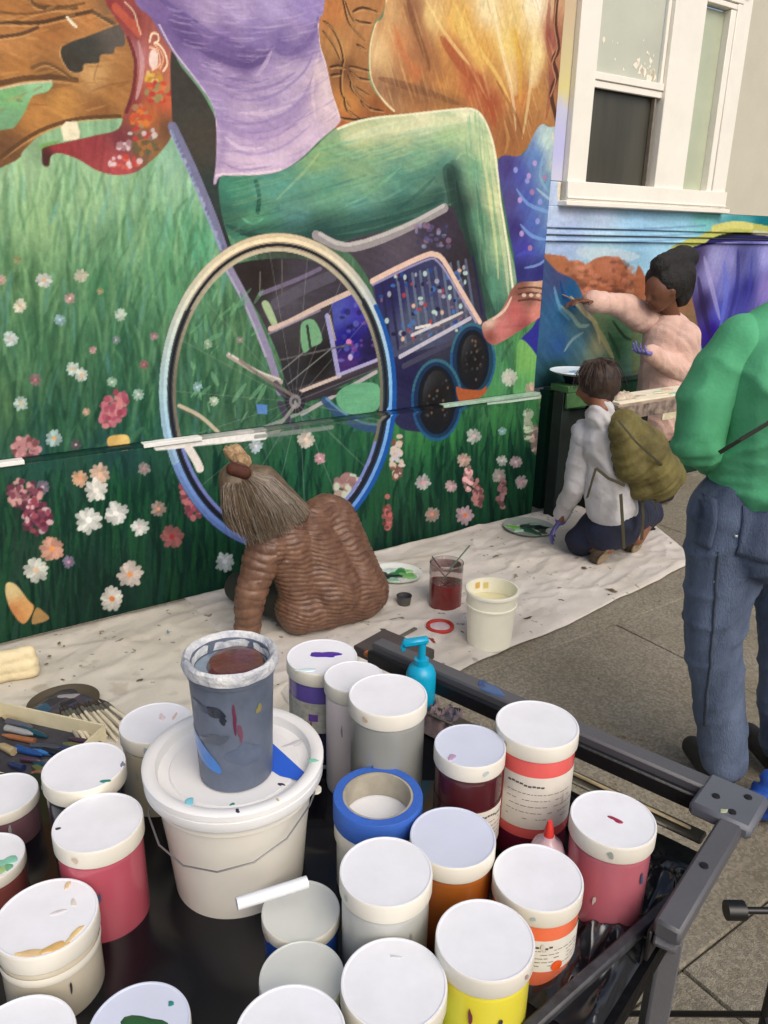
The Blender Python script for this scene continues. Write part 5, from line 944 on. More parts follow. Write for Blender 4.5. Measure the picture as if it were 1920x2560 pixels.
for a_, b_ in ((.012, .02), (.05, .05), (.02, .07), (.016, .20)):
    MB().lathe([(0, 0), (.006, 0), (.0055, .002), (0, .0028)], kp(a_, b_, RZ+(.003 if b_ < .08 else -.001)), 12).build('bolt', m_in, ct)
for k in range(12):
    MB().bar(kp(.045+.0*k, .115+.018*k, RZ-.055), kp(.045, .119+.018*k, RZ-.095), .003, .004, up=(0, 1, 0), bev=0).build('mesh_bar', m_in, ct)
# lower frame
b0, b1 = onz(1720, 2215, .74), onz(1270, 2620, .74)
MB().bar(b0, b1, .016, .014, bev=.003).build('deck_edge', mat('worn black edge', (60, 62, 66), .5, .5, 60, dark=(30, 30, 34)), ct)
b0, b1 = onz(1700, 2300, .66), onz(1330, 2640, .66)
MB().bar(b0, b1, .022, .02, bev=.003).build('lower_rail', mat('worn grey rail', (104, 102, 100), .5, .3, 30, dark=(60, 60, 60)), ct)
b0, b1 = onz(1735, 2360, .70), onz(1600, 2400, .58)
lg = onz(1650, 2460, .56)
MB().bar((lg[0], lg[1], .04), (lg[0], lg[1], .655), .035, .03, up=(0, 1, 0), bev=.004).build('leg', m_rail, ct)
MB().bar(kp(.016, .325, RZ-.03), (lg[0], lg[1], .64), .03, .02, bev=.003).build('gusset', m_rail, ct)
for a, b in ((LB-.05, .08), (.3, .66), (LB-.05, .66)):
    p = kp(a, b, 0); MB().bar((p[0], p[1], .04), (p[0], p[1], TZ-.041), .035, .03, up=(0, 1, 0), bev=.004).build('leg', m_rail, ct)
for p in (lg, kp(LB-.05, .08, 0), kp(.3, .66, 0), kp(LB-.05, .66, 0)):
    A = np.array([[1, 0, 0], [0, 0, -1], [0, 1, 0.]]); MB().lathe([(0, -.012), (.03, -.012), (.033, 0), (.03, .012), (0, .012)], (p[0], p[1], .033-.0), 20, axis=A).build('caster', m_in, ct)
sh_ = MB(); sh_.box(kp(LB/2, .38, .25), (LB/2-.02, .28, .012), (ea, eb, (0, 0, 1)), bev=.006); sh_.build('lower_shelf', m_in, ct)
for (x, y, z) in [(1757, 2180, .79), (1742, 2230, .775), (1690, 2330, .745)]:
    p = onz(x, y, z); MB().box(p, (.012, .006, .004), (eb, ea, (0, 0, 1)), bev=.002).build('tape_scrap', mat('blue tape scrap', (70, 110, 185), .6), ct)

# items in the far corner of the cart
p = onz(1050, 1720, .745); c = (p[0], p[1]+.02, TZ); c = place(1052, 1700, .09)
pb = thing('pump_bottle', c, 'turquoise pump soap bottle at the back of the cart', 'bottle'); m_teal = mat('turquoise plastic', (8, 158, 196), .35, .08, 8)
pbz = .125
MB().lathe([(0, 0), (.026, 0), (.029, .004), (.029, pbz-.02), (.024, pbz-.006), (.014, pbz), (.014, pbz+.012), (0, pbz+.012)], c, 36).build('body', m_teal, pb)
MB().tube([(c[0], c[1], TZ+pbz+.012), (c[0], c[1], TZ+pbz+.045)], .0075, 12).build('pump_stem', m_teal, pb)
MB().bar((c[0]-.038, c[1]-.004, TZ+pbz+.046), (c[0]+.012, c[1]+.002, TZ+pbz+.052), .018, .014, bev=.004).build('nozzle', m_teal, pb)
MB().bar((c[0]-.036, c[1]-.004, TZ+pbz+.030), (c[0]-.036, c[1]-.004, TZ+pbz+.044), .009, .009, up=(0, 1, 0), bev=.002).build('spout', m_teal, pb)
st_ = MB(); a_, b_ = onz(912, 1632, .735), onz(1010, 1672, .735); st_.bar(a_, b_, .014, .012, bev=.003)
o = st_.build('paint_stirrer', mat('orange brown wood', (176, 98, 50), .6, .35, 30)); tag(o, 'orange-brown wooden stirrer lying behind the tall jars', 'stick')
bx = MB(); bxp = onz(985, 1640, .72); bx.box(np.array([bxp[0]-.0, bxp[1]+.03, TZ+.013]), (.075, .055, .0125), (ea, eb, (0, 0, 1)), bev=.003)
o = bx.build('tool_tray', mat('brown black tray', (72, 64, 62), .6, .3, 14)); tag(o, 'dark brown shallow tray in the far corner of the cart', 'tray')
rg = crumple('paint_rag', onz(1085, 1790, TZ+.004), ea*-.085, eb*.06, 26, 20, .055, mat('stained rag', (52, 60, 80), .8, .6, 25, dark=(150, 128, 124)), None, 21); tag(rg, 'crumpled navy rag with pink stains behind the maroon jar', 'rag')
# wet tray with sticky maroon edge behind the raspberry jar
wt = thing('paint_tray', kp(.28, .16, TZ), 'shallow tray with sticky maroon paint behind the raspberry jar', 'tray'); cc = kp(.30, .145, TZ)
MB().box(kp(.235, .135, TZ+.006), (.105, .02, .0055), (ea, eb, (0, 0, 1)), bev=.003).build('base', m_in, wt)
smear(MB(), kp(.24, .133, TZ+.0115), .09, .012, math.atan2(ea[1], ea[0]), .003, seed=12).build('paint_pool', mat('sticky maroon', (104, 70, 80), .3, .4, 20, coat=.4), wt)
# clear bottle with a red tip
c = place(1372, 2085, .12); c = (c[0], c[1], TZ)
sb = thing('squeeze_bottle', c, 'clear pinkish squeeze bottle with red tip in front of the red-labelled jar', 'bottle')
MB().lathe([(0, 0), (.024, 0), (.026, .004), (.026, .088), (.020, .104), (.010, .112), (.008, .118), (0, .118)], c, 32).build('body', mat('cloudy pink plastic', (206, 178, 186), .25, .1, 20, coat=.4), sb)
MB().lathe([(.0, .118), (.0075, .118), (.006, .13), (.0035, .142), (0, .142)], c, 16).build('tip', mat('red tip', (214, 62, 56), .35), sb)

# ------------------------------------------------------------------ blob modelling (people, bags)
def _sphere(mb, c, R3, A, seg=18):
    prof = [(math.sin(t), -math.cos(t)) for t in np.linspace(0, math.pi, 11)]
    vs_ = []; 
    for (r, z) in prof:
        for k in range(seg):
            th = 2*math.pi*k/seg; q = np.array([r*math.cos(th)*R3[0], r*math.sin(th)*R3[1], z*R3[2]]); vs_.append(np.array(c)+A.T@q)
    mb.add(vs_, [(i*seg+k, i*seg+(k+1) % seg, (i+1)*seg+(k+1) % seg, (i+1)*seg+k) for i in range(10) for k in range(seg)])
def blob(name, parts, m_, parent=None, vox=.012, smooth=4, disp=None, sm=True):
    """parts: ('c', p0, r0, p1, r1) round cone | ('e', centre, (rx,ry,rz), axes)"""
    mb = MB()
    for p in parts:
        if p[0] == 'e': _sphere(mb, p[1], p[2], np.array(p[3]) if len(p) > 3 else np.eye(3))
        else:
            _, a, r0, b, r1 = p[:5]; a, b = np.array(a, float), np.array(b, float); L = np.linalg.norm(b-a); n = max(2, int(L/(min(r0, r1)*.8))+1)
            pts = [a+(b-a)*t for t in np.linspace(0, 1, n+1)]; rr = list(np.linspace(r0, r1, n+1))
            mb.tube(pts, rr, 16); _sphere(mb, a, (r0,)*3, np.eye(3), 16); _sphere(mb, b, (r1,)*3, np.eye(3), 16)
    me = bpy.data.meshes.new(name+'_src'); me.from_pydata(mb.v, [], mb.f); me.update()
    ob = bpy.data.objects.new(name+'_src', me); COL.objects.link(ob)
    md = ob.modifiers.new('r', 'REMESH'); md.mode = 'VOXEL'; md.voxel_size = vox
    if smooth: ms = ob.modifiers.new('s', 'SMOOTH'); ms.iterations = smooth; ms.factor = .5
    dg = bpy.context.evaluated_depsgraph_get(); ev = ob.evaluated_get(dg); nm = bpy.data.meshes.new_from_object(ev); nm.name = name
    bpy.data.objects.remove(ob); bpy.data.meshes.remove(me)
    nv = len(nm.vertices); co = np.zeros(nv*3, np.float32); nm.vertices.foreach_get('co', co); co = co.reshape(-1, 3)
    if disp is not None:
        no = np.zeros(nv*3, np.float32); nm.vertices.foreach_get('normal', no); no = no.reshape(-1, 3)
        co = co+no*disp(co.astype(float))[:, None]; nm.vertices.foreach_set('co', co.astype(np.float32).ravel())
    nm.polygons.foreach_set('use_smooth', np.ones(len(nm.polygons), bool)); nm.materials.clear(); nm.materials.append(m_); nm.update()
    return link(name, nm, parent)
def wrinkle(amp, sx, sz, seed=1, tilt=.3):
    def f(co):
        a = (co[:, 0]*.8+co[:, 1]*.6); b = co[:, 2]+tilt*a
        h = 1-np.abs(2*fbm(a*sx+20, b*sz+20, seed, 3)/.875-1); return amp*(h-.7)
    return f
def hair_strands(mb, roots, n, rr=.0016, seed=1, wave=.006):
    """roots: list of control polylines; strands interpolate randomly between neighbours and spread"""
    r = random.Random(seed); k = len(roots)
    for i in range(n):
        t = r.random()*(k-1); a = int(t); f = t-a; A, B = roots[a], roots[a+1]
        pts = []; off = np.array([r.gauss(0, .008), r.gauss(0, .008), r.gauss(0, .006)]); ph = r.random()*6
        for j in range(len(A)):
            p = np.array(A[j])*(1-f)+np.array(B[j])*f; q = j/(len(A)-1)
            pts.append(p+off*(.4+q)+np.array([math.sin(ph+q*7)*wave*q, math.cos(ph*1.7+q*6)*wave*q, 0]))
        fine = []
        for j in range(len(pts)-1): fine += [pts[j], (pts[j]+pts[j+1])/2]
        fine.append(pts[-1]); fine = fine[:max(4, len(fine)-r.randint(0, 2))]; mb.tube(fine, [rr*(1-.6*j/(len(fine)-1)) for j in range(len(fine))], 4, cap=False)
    return mb
m_skin_a = mat('light skin', (204, 158, 128), .55, .1, 20); m_skin_d = mat('deep brown skin', (104, 66, 46), .5, .1, 20); m_skin_b = mat('brown skin', (128, 82, 58), .55, .1, 20)
from mathutils.bvhtree import BVHTree
def patch(name, obj_, P0, du, dv, cast, m_, nu=8, nv=8, off=.003, closed_th=.003, mask=None):
    """a thin sewn piece laid on the cloth of obj_: grid P0+u*du+v*dv dropped along cast"""
    bm = bmesh.new(); bm.from_mesh(obj_.data); bv = BVHTree.FromBMesh(bm); bm.free(); cast = np.array(cast, float); cast /= np.linalg.norm(cast); pts = []
    for j in range(nv+1):
        for i in range(nu+1):
            p = np.array(P0)+np.array(du)*i/nu+np.array(dv)*j/nv; h = bv.ray_cast(V(p-cast*.5), V(cast), 1.2)
            pts.append(np.array(h[0])-cast*off if h[0] is not None else None)
    good = [p for p in pts if p is not None]
    if not good: return None
    mb = MB(); idx = {}
    for k, p in enumerate(pts):
        if p is not None: idx[k] = len(mb.v); mb.v.append(tuple(p))
    w = nu+1
    for j in range(nv):
        for i in range(nu):
            q = (j*w+i, j*w+i+1, (j+1)*w+i+1, (j+1)*w+i)
            if all(k in idx for k in q): mb.f.append(tuple(idx[k] for k in q)); mb.mi.append(0)
    o = mb.build(name, m_, obj_); so = o.modifiers.new('thick', 'SOLIDIFY'); so.thickness = closed_th; so.offset = 0; return o
def hand(parts, wrist, dirn, palmn, size=.17, curl=.5):
    """five-fingered hand: palm plus unequal bent fingers and a side thumb"""
    d = np.array(dirn, float); d /= np.linalg.norm(d); nrm = np.array(palmn, float); nrm -= d*(nrm@d); nrm /= np.linalg.norm(nrm); sd_ = np.cross(d, nrm)
    w = np.array(wrist, float); pl = size*.5
    for o_ in (-.28, -.09, .1, .28): parts.append(('c', w+sd_*o_*size*.3, size*.085, w+d*pl+sd_*o_*size*.85, size*.075))
    for o_, L in ((-.28, .36), (-.09, .46), (.1, .5), (.28, .42)):
        p = w+d*pl+sd_*o_*size*.85; dd = d.copy()
        for sg in range(3):
            dd = dd*math.cos(curl*.7)+nrm*math.sin(curl*.7)*(1 if sg else .5); dd /= np.linalg.norm(dd); q = p+dd*size*L/3*1.05
            parts.append(('c', p, size*(.055-.006*sg), q, size*(.049-.006*sg))); p = q
    p = w+d*pl*.25+sd_*size*.24; dd = d*.6+sd_*.8; dd /= np.linalg.norm(dd)
    for sg in range(2):
        q = p+dd*size*.2; parts.append(('c', p, size*.06, q, size*.05)); p = q; dd = dd*.8+d*.3+nrm*.3; dd /= np.linalg.norm(dd)
def head(parts, c, fwd_, r=.095, up_=(0, 0, 1)):
    f = np.array(fwd_, float); f /= np.linalg.norm(f); u = np.array(up_, float); u -= f*(u@f); u /= np.linalg.norm(u); s_ = np.cross(f, u)
    parts.append(('e', c, (r*.82, r*.98, r*1.05), (s_, f, u))); parts.append(('e', np.array(c)+f*r*.35-u*r*.55, (r*.55, r*.6, r*.6), (s_, f, u)))
    parts.append(('c', np.array(c)+f*r*.95, r*.10, np.array(c)+f*r*1.08-u*r*.25, r*.14))
    for k in (-1, 1): parts.append(('e', np.array(c)+s_*k*r*.84-u*r*.1, (r*.10, r*.17, r*.27), (s_, f, u)))
    for k in (-1, 1): parts.append(('e', np.array(c)+s_*k*r*.3+f*r*.86+u*r*.02, (r*.14, r*.10, r*.09), (s_, f, u)))
    parts.append(('c', np.array(c)+f*r*.93-u*r*.5-s_*r*.18, r*.06, np.array(c)+f*r*.93-u*r*.5+s_*r*.18, r*.06))

# ---- person A: brown quilted jacket, seated with her back to us
nA = 2.62
A_ = lambda x, y, dn=0.0: onn(x, y, nA+dn)
pa = thing('person', (*wp(1.43, nA, 0)[:2], FLOOR), 'person sitting on the drop cloth with back turned, brown quilted jacket, long dark blond hair', 'person')
shL, shR = A_(655, 1372), A_(828, 1282, .10); hipL, hipR = A_(757, 1590), A_(885, 1572); 
hipL[2] = FLOOR+.115; hipR[2] = FLOOR+.115; neck = A_(700, 1290, .04); hd_ = A_(628, 1236, .10); chest = (shL+shR)/2-np.array([0, 0, .07])
elL, wrL = A_(628, 1480, -.02), A_(618, 1588, .0); wrL[2] = max(wrL[2], FLOOR+.07)
elR = shR+D3*.10+N3*.16-np.array([0, 0, .22]); wrR = elR+N3*.22+np.array([0, 0, .10])-D3*.08
kneeL = hipL+N3*.36-D3*.12+np.array([0, 0, .04]); kneeR = hipR+N3*.36+D3*.06+np.array([0, 0, .05]); footL = kneeL-N3*.14+D3*.22; footR = kneeR-N3*.12-D3*.2; footL[2] = footR[2] = FLOOR+.06; kneeL[2] = kneeR[2] = FLOOR+.09
body = [('c', hipL, .09, hipR, .09), ('c', (hipL+hipR)/2, .11, chest, .12), ('c', shL, .055, shR, .055), ('c', neck-np.array([0, 0, .06]), .05, hd_, .05), ('c', shL, .045, elL, .038), ('c', elL, .038, wrL, .028), ('c', shR, .045, elR, .038), ('c', elR, .038, wrR, .028),
        ('c', hipL, .08, kneeL, .058), ('c', hipR, .08, kneeR, .058), ('c', kneeL, .055, footL, .04), ('c', kneeR, .055, footR, .04)]
fdir = N3*.5-D3*.6-np.array([0, 0, .55]); head(body, hd_, fdir, .092, up_=N3*.3-D3*.2+np.array([0, 0, 1.]))
hand(body, wrL-np.array([0, 0, .0]), N3*.9-np.array([0, 0, .5]), (0, 0, -1), .16, .3); hand(body, wrR, N3+np.array([0, 0, .2]), (0, 0, -1), .16, .7)
blob('body', body, m_skin_a, pa, .011, 2)
s_arm = float((onn(672, 1450, nA)@D3))
def quilt(co):
    s_ = co@D3; z = co[:, 2]; wv = .007*np.sin(s_*23+z*9)+.005*np.sin(s_*51+z*30+2)+.014*(fbm(s_*16, z*16+5, 12, 3)-.45); ph = (z+.18*(s_-1.45)+wv)/np.where(s_ < s_arm, .040, .0195)
    lum = np.abs(np.sin(math.pi*ph))**.45; a_ = .45+.8*vnoise(s_*26, z*44, 6); return .0095*(lum-.6)*a_+.010*(fbm(s_*14, z*20, 4, 3)-.45)
m_jack = mat('brown quilted nylon', (124, 92, 72), .42, .22, 22, .15, 150, dark=(86, 58, 44), spec=.5)
jk = [('c', hipL+np.array([0, 0, .0]), .118, hipR, .132), ('c', hipL-D3*.005-np.array([0, 0, .02]), .092, hipR+D3*.045-np.array([0, 0, .02]), .095), ('c', hipL+D3*.01+np.array([0, 0, .02]), .10, shL+D3*.12, .09), ('c', (hipL+hipR)/2+np.array([0, 0, .05]), .150, chest+D3*.03, .135), ('c', hipR+np.array([0, 0, .04]), .13, shR-np.array([0, 0, .06]), .115), ('c', hipL+np.array([0, 0, .08]), .085, shL+D3*.09-np.array([0, 0, .05]), .08), ('c', shL+D3*.03, .085, shR-D3*.02, .088), ('c', (shL+shR)/2, .085, neck, .075),
      ('c', shR+D3*.01+np.array([0, 0, -.03]), .10, hipR+D3*.03, .125), ('c', shR, .08, elR, .068), ('c', elR, .068, wrR, .05)]
jo_ = blob('jacket', jk, m_jack, pa, .0052, 8, quilt)
blob('sleeve', [('c', shL+D3*.015, .078, elL, .062), ('c', elL, .062, wrL, .052)], m_jack, jo_, .0050, 6, quilt)
blob('trousers', [('c', hipL, .10, kneeL, .07), ('c', hipR, .10, kneeR, .07), ('c', kneeL, .068, footL+np.array([0, 0, .01]), .055), ('c', kneeR, .068, footR+np.array([0, 0, .01]), .055), ('c', hipL, .105, hipR, .105)], mat('dark olive trousers', (44, 46, 38), .8, .2, 14), pa, .012, 4)
for f_, k_ in ((footL, kneeL), (footR, kneeR)):
    d_ = (f_-k_); d_ /= np.linalg.norm(d_); blob('shoe', [('c', f_+d_*.02-np.array([0, 0, .015]), .038, f_+d_*.02+N3*.12-np.array([0, 0, .02]), .033)], mat('dark shoe', (40, 38, 38), .7), pa, .010, 3)
m_hair = mat('dark blond hair', (112, 96, 76), .6, .35, 30, stretch=(1, 1, .3), dark=(72, 60, 46)); m_hairl = mat('ash blond hair', (138, 126, 112), .6, .3, 30); m_bun = mat('blond bun hair', (184, 154, 116), .7, .3, 60, dark=(120, 96, 68))
hb = [('e', hd_+np.array([0, 0, .01]), (.105, .11, .115)), ('c', hd_, .09, A_(660, 1310, -.02), .07), ('c', A_(590, 1200, .06), .07, A_(600, 1290, .0), .065), ('c', A_(660, 1200, .06), .06, A_(745, 1280, -.02), .05)]
hcap = blob('hair', hb, m_hair, pa, .010, 4, wrinkle(.004, 30, 8, 3, 1.2))
top = A_(592, 1172, .08)
roots = [[top+np.array([-.0, 0, 0]), A_(562, 1220, .0), A_(562, 1270, -.05), A_(590, 1330, -.06)], [top, A_(590, 1230, -.03), A_(600, 1290, -.08), A_(625, 1352, -.08)], [top, A_(622, 1220, -.05), A_(650, 1290, -.10), A_(672, 1345, -.09)], [top, A_(655, 1215, -.04), A_(700, 1270, -.09), A_(725, 1325, -.09)], [top, A_(680, 1195, .0), A_(735, 1245, -.05), A_(770, 1285, -.06)]]
hs_ = hair_strands(MB(), roots, 700, .0013, 3, .010).build('hair_strands', m_hairl, hcap); hs_['kind'] = 'stuff'
hs_ = hair_strands(MB(), roots[:4], 800, .0013, 5, .009).build('hair_strands', m_hair, hcap); hs_['kind'] = 'stuff'
blob('hair_bun', [('c', A_(588, 1132, .10), .034, A_(604, 1155, .10), .036), ('c', A_(572, 1128, .1), .024, A_(590, 1140, .1), .03)], m_bun, pa, .004, 2, wrinkle(.014, 45, 30, 4, 1.5))
blob('hair_tie', [('c', A_(582, 1172, .02), .026, A_(612, 1182, .0), .026)], mat('dark red scrunchie', (74, 34, 18), .8, .4, 50), pa, .006, 1)

# ---- person B: kneeling painter with olive backpack
nB = 2.42
B_ = lambda x, y, dn=0.0: onn(x, y, nB+dn)
pk = thing('person', (*onz(1530, 1400)[:2], FLOOR), 'person crouching by the wall in a pale grey shirt and navy trousers, short dark hair', 'person')
hd2 = B_(1492, 958, .06); nk2 = B_(1502, 1022); sL2, sR2 = B_(1468, 1088, .08), B_(1560, 1072, -.06); wst = B_(1530, 1262, -.0)
e2, w2_ = B_(1436, 1215, .12), B_(1402, 1300, .28); e2r, w2r = B_(1575, 1165, .16), B_(1500, 1215, .34)
hp = B_(1535, 1300, .0); kn2 = B_(1445, 1330, .12); kn2r = B_(1625, 1285, .16); ft2, ft2r = B_(1520, 1408, -.02), B_(1590, 1400, -.02); ft2[2] = ft2r[2] = FLOOR+.05
kn2 = B_(1452, 1378, .14); kn2r = B_(1612, 1335, .24); kn2[2] = kn2r[2] = FLOOR+.085; ft2 = B_(1516, 1385, -.03); ft2r = B_(1588, 1372, -.03); ft2[2] = ft2r[2] = FLOOR+.11; kn2[2] = max(kn2[2], FLOOR+.085); hp[2] = max(hp[2], .22)
body = [('c', nk2, .052, hd2, .052), ('c', sL2, .055, sR2, .055), ('c', (sL2+sR2)/2, .105, wst, .10), ('c', wst, .10, hp, .115), ('c', sL2, .045, e2, .036), ('c', e2, .036, w2_, .026), ('c', sR2, .045, e2r, .036), ('c', e2r, .036, w2r, .026), ('c', hp, .095, kn2, .065), ('c', kn2, .06, ft2, .042), ('c', hp, .095, kn2r, .065), ('c', kn2r, .06, ft2r, .042)]
head(body, hd2, N3*.6-D3*.75-np.array([0, 0, .35]), .09, up_=N3*.1-D3*.1+np.array([0, 0, 1.])); blob('body', body, m_skin_b, pk, .010, 2)
m_shirt = mat('pale grey shirt', (206, 206, 212), .85, .12, 7, .2, 60, dark=(176, 174, 172))
blob('shirt', [('c', sL2, .082, sR2, .082), ('c', (sL2+sR2)/2-np.array([0, 0, .02]), .125, wst, .128), ('c', nk2-np.array([0, 0, .04]), .07, nk2-np.array([0, 0, .01]), .06), ('c', sR2, .075, e2r, .062), ('c', e2r, .062, w2r, .042), ('c', wst, .12, wst-np.array([0, 0, .01]), .118)], m_shirt, pk, .009, 4, wrinkle(.022, 6, 12, 12, 1.5))
blob('sleeve', [('c', sL2+D3*.01, .078, e2, .060), ('c', e2, .060, w2_+np.array([0, 0, .03]), .040)], m_shirt, bpy.data.objects[[o.name for o in COL.objects if o.name.startswith('shirt')][-1]], .008, 3, wrinkle(.018, 7, 14, 15, 1.0))
blob('trousers', [('c', hp, .125, kn2, .088), ('c', hp, .125, kn2r, .088), ('c', kn2, .082, ft2+N3*.10+np.array([0, 0, .0]), .062), ('c', kn2r, .08, ft2r+N3*.10, .060), ('c', hp-np.array([0, 0, .05])-D3*.05, .105, hp-np.array([0, 0, .05])+D3*.06, .105), ('c', hp+np.array([0, 0, .06]), .115, hp, .13)], mat('navy trousers', (24, 34, 60), .85, .35, 9, dark=(16, 20, 38)), pk, .010, 4, wrinkle(.016, 9, 10, 14))
m_boot = mat('tan work boot', (104, 86, 66), .8, .4, 20, dark=(62, 52, 42)); m_sole = mat('boot sole', (172, 152, 122), .8, .35, 25, dark=(110, 96, 78))
for f_, dd in ((ft2, -D3*.012), (ft2r, D3*.03)):
    heel = np.array([f_[0], f_[1], FLOOR+.135]); toe = np.array([f_[0], f_[1], FLOOR+.036])+N3*.05+dd
    bt = blob('boot', [('c', heel+N3*.02+np.array([0, 0, -.02]), .046, toe, .036), ('c', heel+N3*.02+np.array([0, 0, -.01]), .044, heel+N3*.09+np.array([0, 0, -.01]), .046)], m_boot, pk, .008, 2)
    o_ = np.cross(D3, (toe-heel)/np.linalg.norm(toe-heel)); o_ = o_ if o_@N3 < 0 else -o_
    blob('sole', [('e', (heel*.8+toe*.2)+o_*.036, (.034, .034, .010), (D3, (toe-heel)/np.linalg.norm(toe-heel), o_)), ('e', (heel*.28+toe*.72)+o_*.033, (.040, .052, .010), (D3, (toe-heel)/np.linalg.norm(toe-heel), o_)), ('c', heel*.75+toe*.25+o_*.034, .011, toe+o_*.030, .011)], m_sole, bt, .005, 1)
m_hd = mat('short dark brown hair', (66, 48, 38), .7, .45, 30, dark=(34, 24, 18))
hc2 = blob('hair', [('e', hd2+np.array([0, 0, .022])-N3*.012, (.100, .102, .095)), ('c', hd2-N3*.03+D3*.01, .082, hd2-N3*.035-np.array([0, 0, .035]), .068)], m_hd, pk, .007, 2, wrinkle(.007, 28, 28, 6))
rt = []
for k in range(9):
    a = k/8*math.pi*1.5-.9; d_ = D3*math.cos(a)-N3*math.sin(a)*.9; rt.append([hd2+np.array([0, 0, .115]), hd2+d_*.075+np.array([0, 0, .10]), hd2+d_*.108+np.array([0, 0, .045]), hd2+d_*.112-np.array([0, 0, .02])])
h_ = hair_strands(MB(), rt, 260, .0022, 8, .012).build('hair_strands', m_hd, hc2); h_['kind'] = 'stuff'
gp = []; hand(gp, w2_, np.array([0, 0, -1.])+N3*.5-D3*.2, D3*.6-N3, .15, .6); gp.append(('c', w2_+np.array([0, 0, .04]), .032, w2_, .03)); blob('glove', gp, mat('violet nitrile glove', (92, 92, 152), .5, .15, 20), pk, .005, 1)
gp = []; hand(gp, w2r, N3*1.0-np.array([0, 0, .4]), (0, 0, -1), .15, .6); blob('glove', gp, mat('violet nitrile glove', (92, 92, 152), .5), pk, .005, 1)
# backpack
bp_ = thing('backpack', B_(1600, 1240, -.10), 'slouching olive green backpack hanging on the crouching painter', 'backpack')
m_ol = mat('olive canvas', (116, 108, 58), .8, .35, 10, .3, 120, dark=(78, 70, 34))
P1, P2, P3, P4 = B_(1560, 1060, -.10), B_(1610, 1130, -.14), B_(1640, 1190, -.16), B_(1600, 1090, -.12)
body_ = blob('bag_body', [('c', P1, .070, P2, .120), ('c', B_(1548, 1070, -.12), .05, B_(1580, 1160, -.14), .09), ('c', P2, .115, P3, .122), ('c', B_(1592, 1120, -.12), .09, B_(1608, 1210, -.14), .085), ('c', P4, .07, B_(1675, 1190, -.15), .080)], m_ol, bp_, .008, 4, wrinkle(.020, 7, 15, 19, -1.0))
m_st = mat('dark olive strap', (58, 54, 36), .8, .2, 30)
q0 = B_(1600, 1150, -.5); patch('front_pocket', body_, q0, B_(1690, 1205, -.5)-q0, np.array([.02, 0, -.10]), N3, m_ol, 10, 8, .006, .008)
q0 = B_(1556, 1052, -.5); patch('top_flap', body_, q0, B_(1668, 1112, -.5)-q0, np.array([-.02, 0, -.11]), N3, m_ol, 12, 9, .009, .006)
q0 = B_(1570, 1150, -.5); patch('webbing', body_, q0, B_(1580, 1150, -.5)-q0, np.array([.03, 0, -.14]), N3, m_st, 2, 10, .010, .003)
def ribbon(name, pts, w, m_, parent, nrm=None, th=.003):
    nrm = -N3 if nrm is None else nrm; mb = MB(); pts = [np.array(p) for p in pts]
    for a, b in zip(pts[:-1], pts[1:]): mb.bar(a, b, w, th, up=nrm, bev=.001)
    return mb.build(name, m_, parent)
ribbon('strap', [B_(1552, 1235, -.14), B_(1556, 1300, -.16), B_(1560, 1372, -.17)], .022, m_st, bp_); ribbon('strap', [B_(1606, 1240, -.16), B_(1608, 1300, -.17), B_(1604, 1350, -.17)], .022, m_st, bp_); ribbon('strap', [B_(1640, 1235, -.20), B_(1640, 1275, -.2)], .014, m_st, bp_)
ribbon('shoulder_strap', [B_(1490, 1170, -.155), B_(1520, 1195, -.175), B_(1562, 1214, -.185)], .014, m_st, bp_); ribbon('shoulder_strap', [B_(1490, 1170, -.155), B_(1478, 1210, -.15), B_(1468, 1245, -.13)], .016, m_st, bp_)
ribbon('seam', [B_(1545, 1050, -.165), B_(1590, 1105, -.235), B_(1640, 1150, -.262), B_(1690, 1190, -.235)], .010, m_st, bp_)

# ---- person D: painter in a pink jumper, standing at the side wall
nD = 2.95
E_ = lambda x, y, dn=0.0: onn(x, y, nD+dn)
pd = thing('person', (*E_(1665, 1300)[:2], FLOOR), 'painter in a dusty pink jumper with black curly hair reaching towards the side wall', 'person')
hdD = E_(1655, 722); nkD = E_(1682, 800, .02); shA, shB = E_(1640, 812, .10), E_(1703, 838, -.06); hipD = E_(1655, 1062); wsD = E_(1655, 1000)
elA, wrA = E_(1572, 768, .14), E_(1482, 752, .22); elB, wrB = E_(1700, 925, -.10), E_(1628, 884, -.10)
ftA, ftB = np.array([hipD[0]-.08, hipD[1]+.03, FLOOR+.07]), np.array([hipD[0]+.10, hipD[1]+.0, FLOOR+.07]); knA, knB = (hipD+ftA)/2-D3*.02, (hipD+ftB)/2
body = [('c', nkD, .05, hdD, .05), ('c', shA, .055, shB, .055), ('c', (shA+shB)/2-np.array([0, 0, .05]), .11, hipD, .12), ('c', shA, .045, elA, .038), ('c', elA, .038, wrA, .026), ('c', shB, .045, elB, .038), ('c', elB, .038, wrB, .026), ('c', hipD, .1, knA, .065), ('c', knA, .06, ftA, .042), ('c', hipD, .1, knB, .065), ('c', knB, .06, ftB, .042)]
head(body, hdD, -D3*1.0+N3*.15-np.array([0, 0, .35]), .105); hand(body, wrA, -D3+N3*.4, (0, 0, -1), .18, .5); blob('body', body, m_skin_d, pd, .010, 2)
m_pk = mat('dusty pink jumper', (222, 188, 174), .95, .12, 8, .5, 160, dark=(200, 164, 148)); m_pkd = mat('ribbed pink knit', (190, 150, 134), .95, .2, 60, .4, 120)
jp = blob('jumper', [('c', (shA+shB)/2-np.array([0, 0, .04]), .145, wsD, .150), ('c', shA, .09, shB, .09), ('c', wsD, .15, wsD-np.array([0, 0, .12]), .155), ('c', shB-np.array([0, 0, .02]), .11, E_(1690, 1010, -.02), .13), ('c', nkD-np.array([0, 0, .02]), .07, (shA+shB)/2, .08)], m_pk, pd, .009, 4, wrinkle(.026, 5, 9, 23, 1.2))
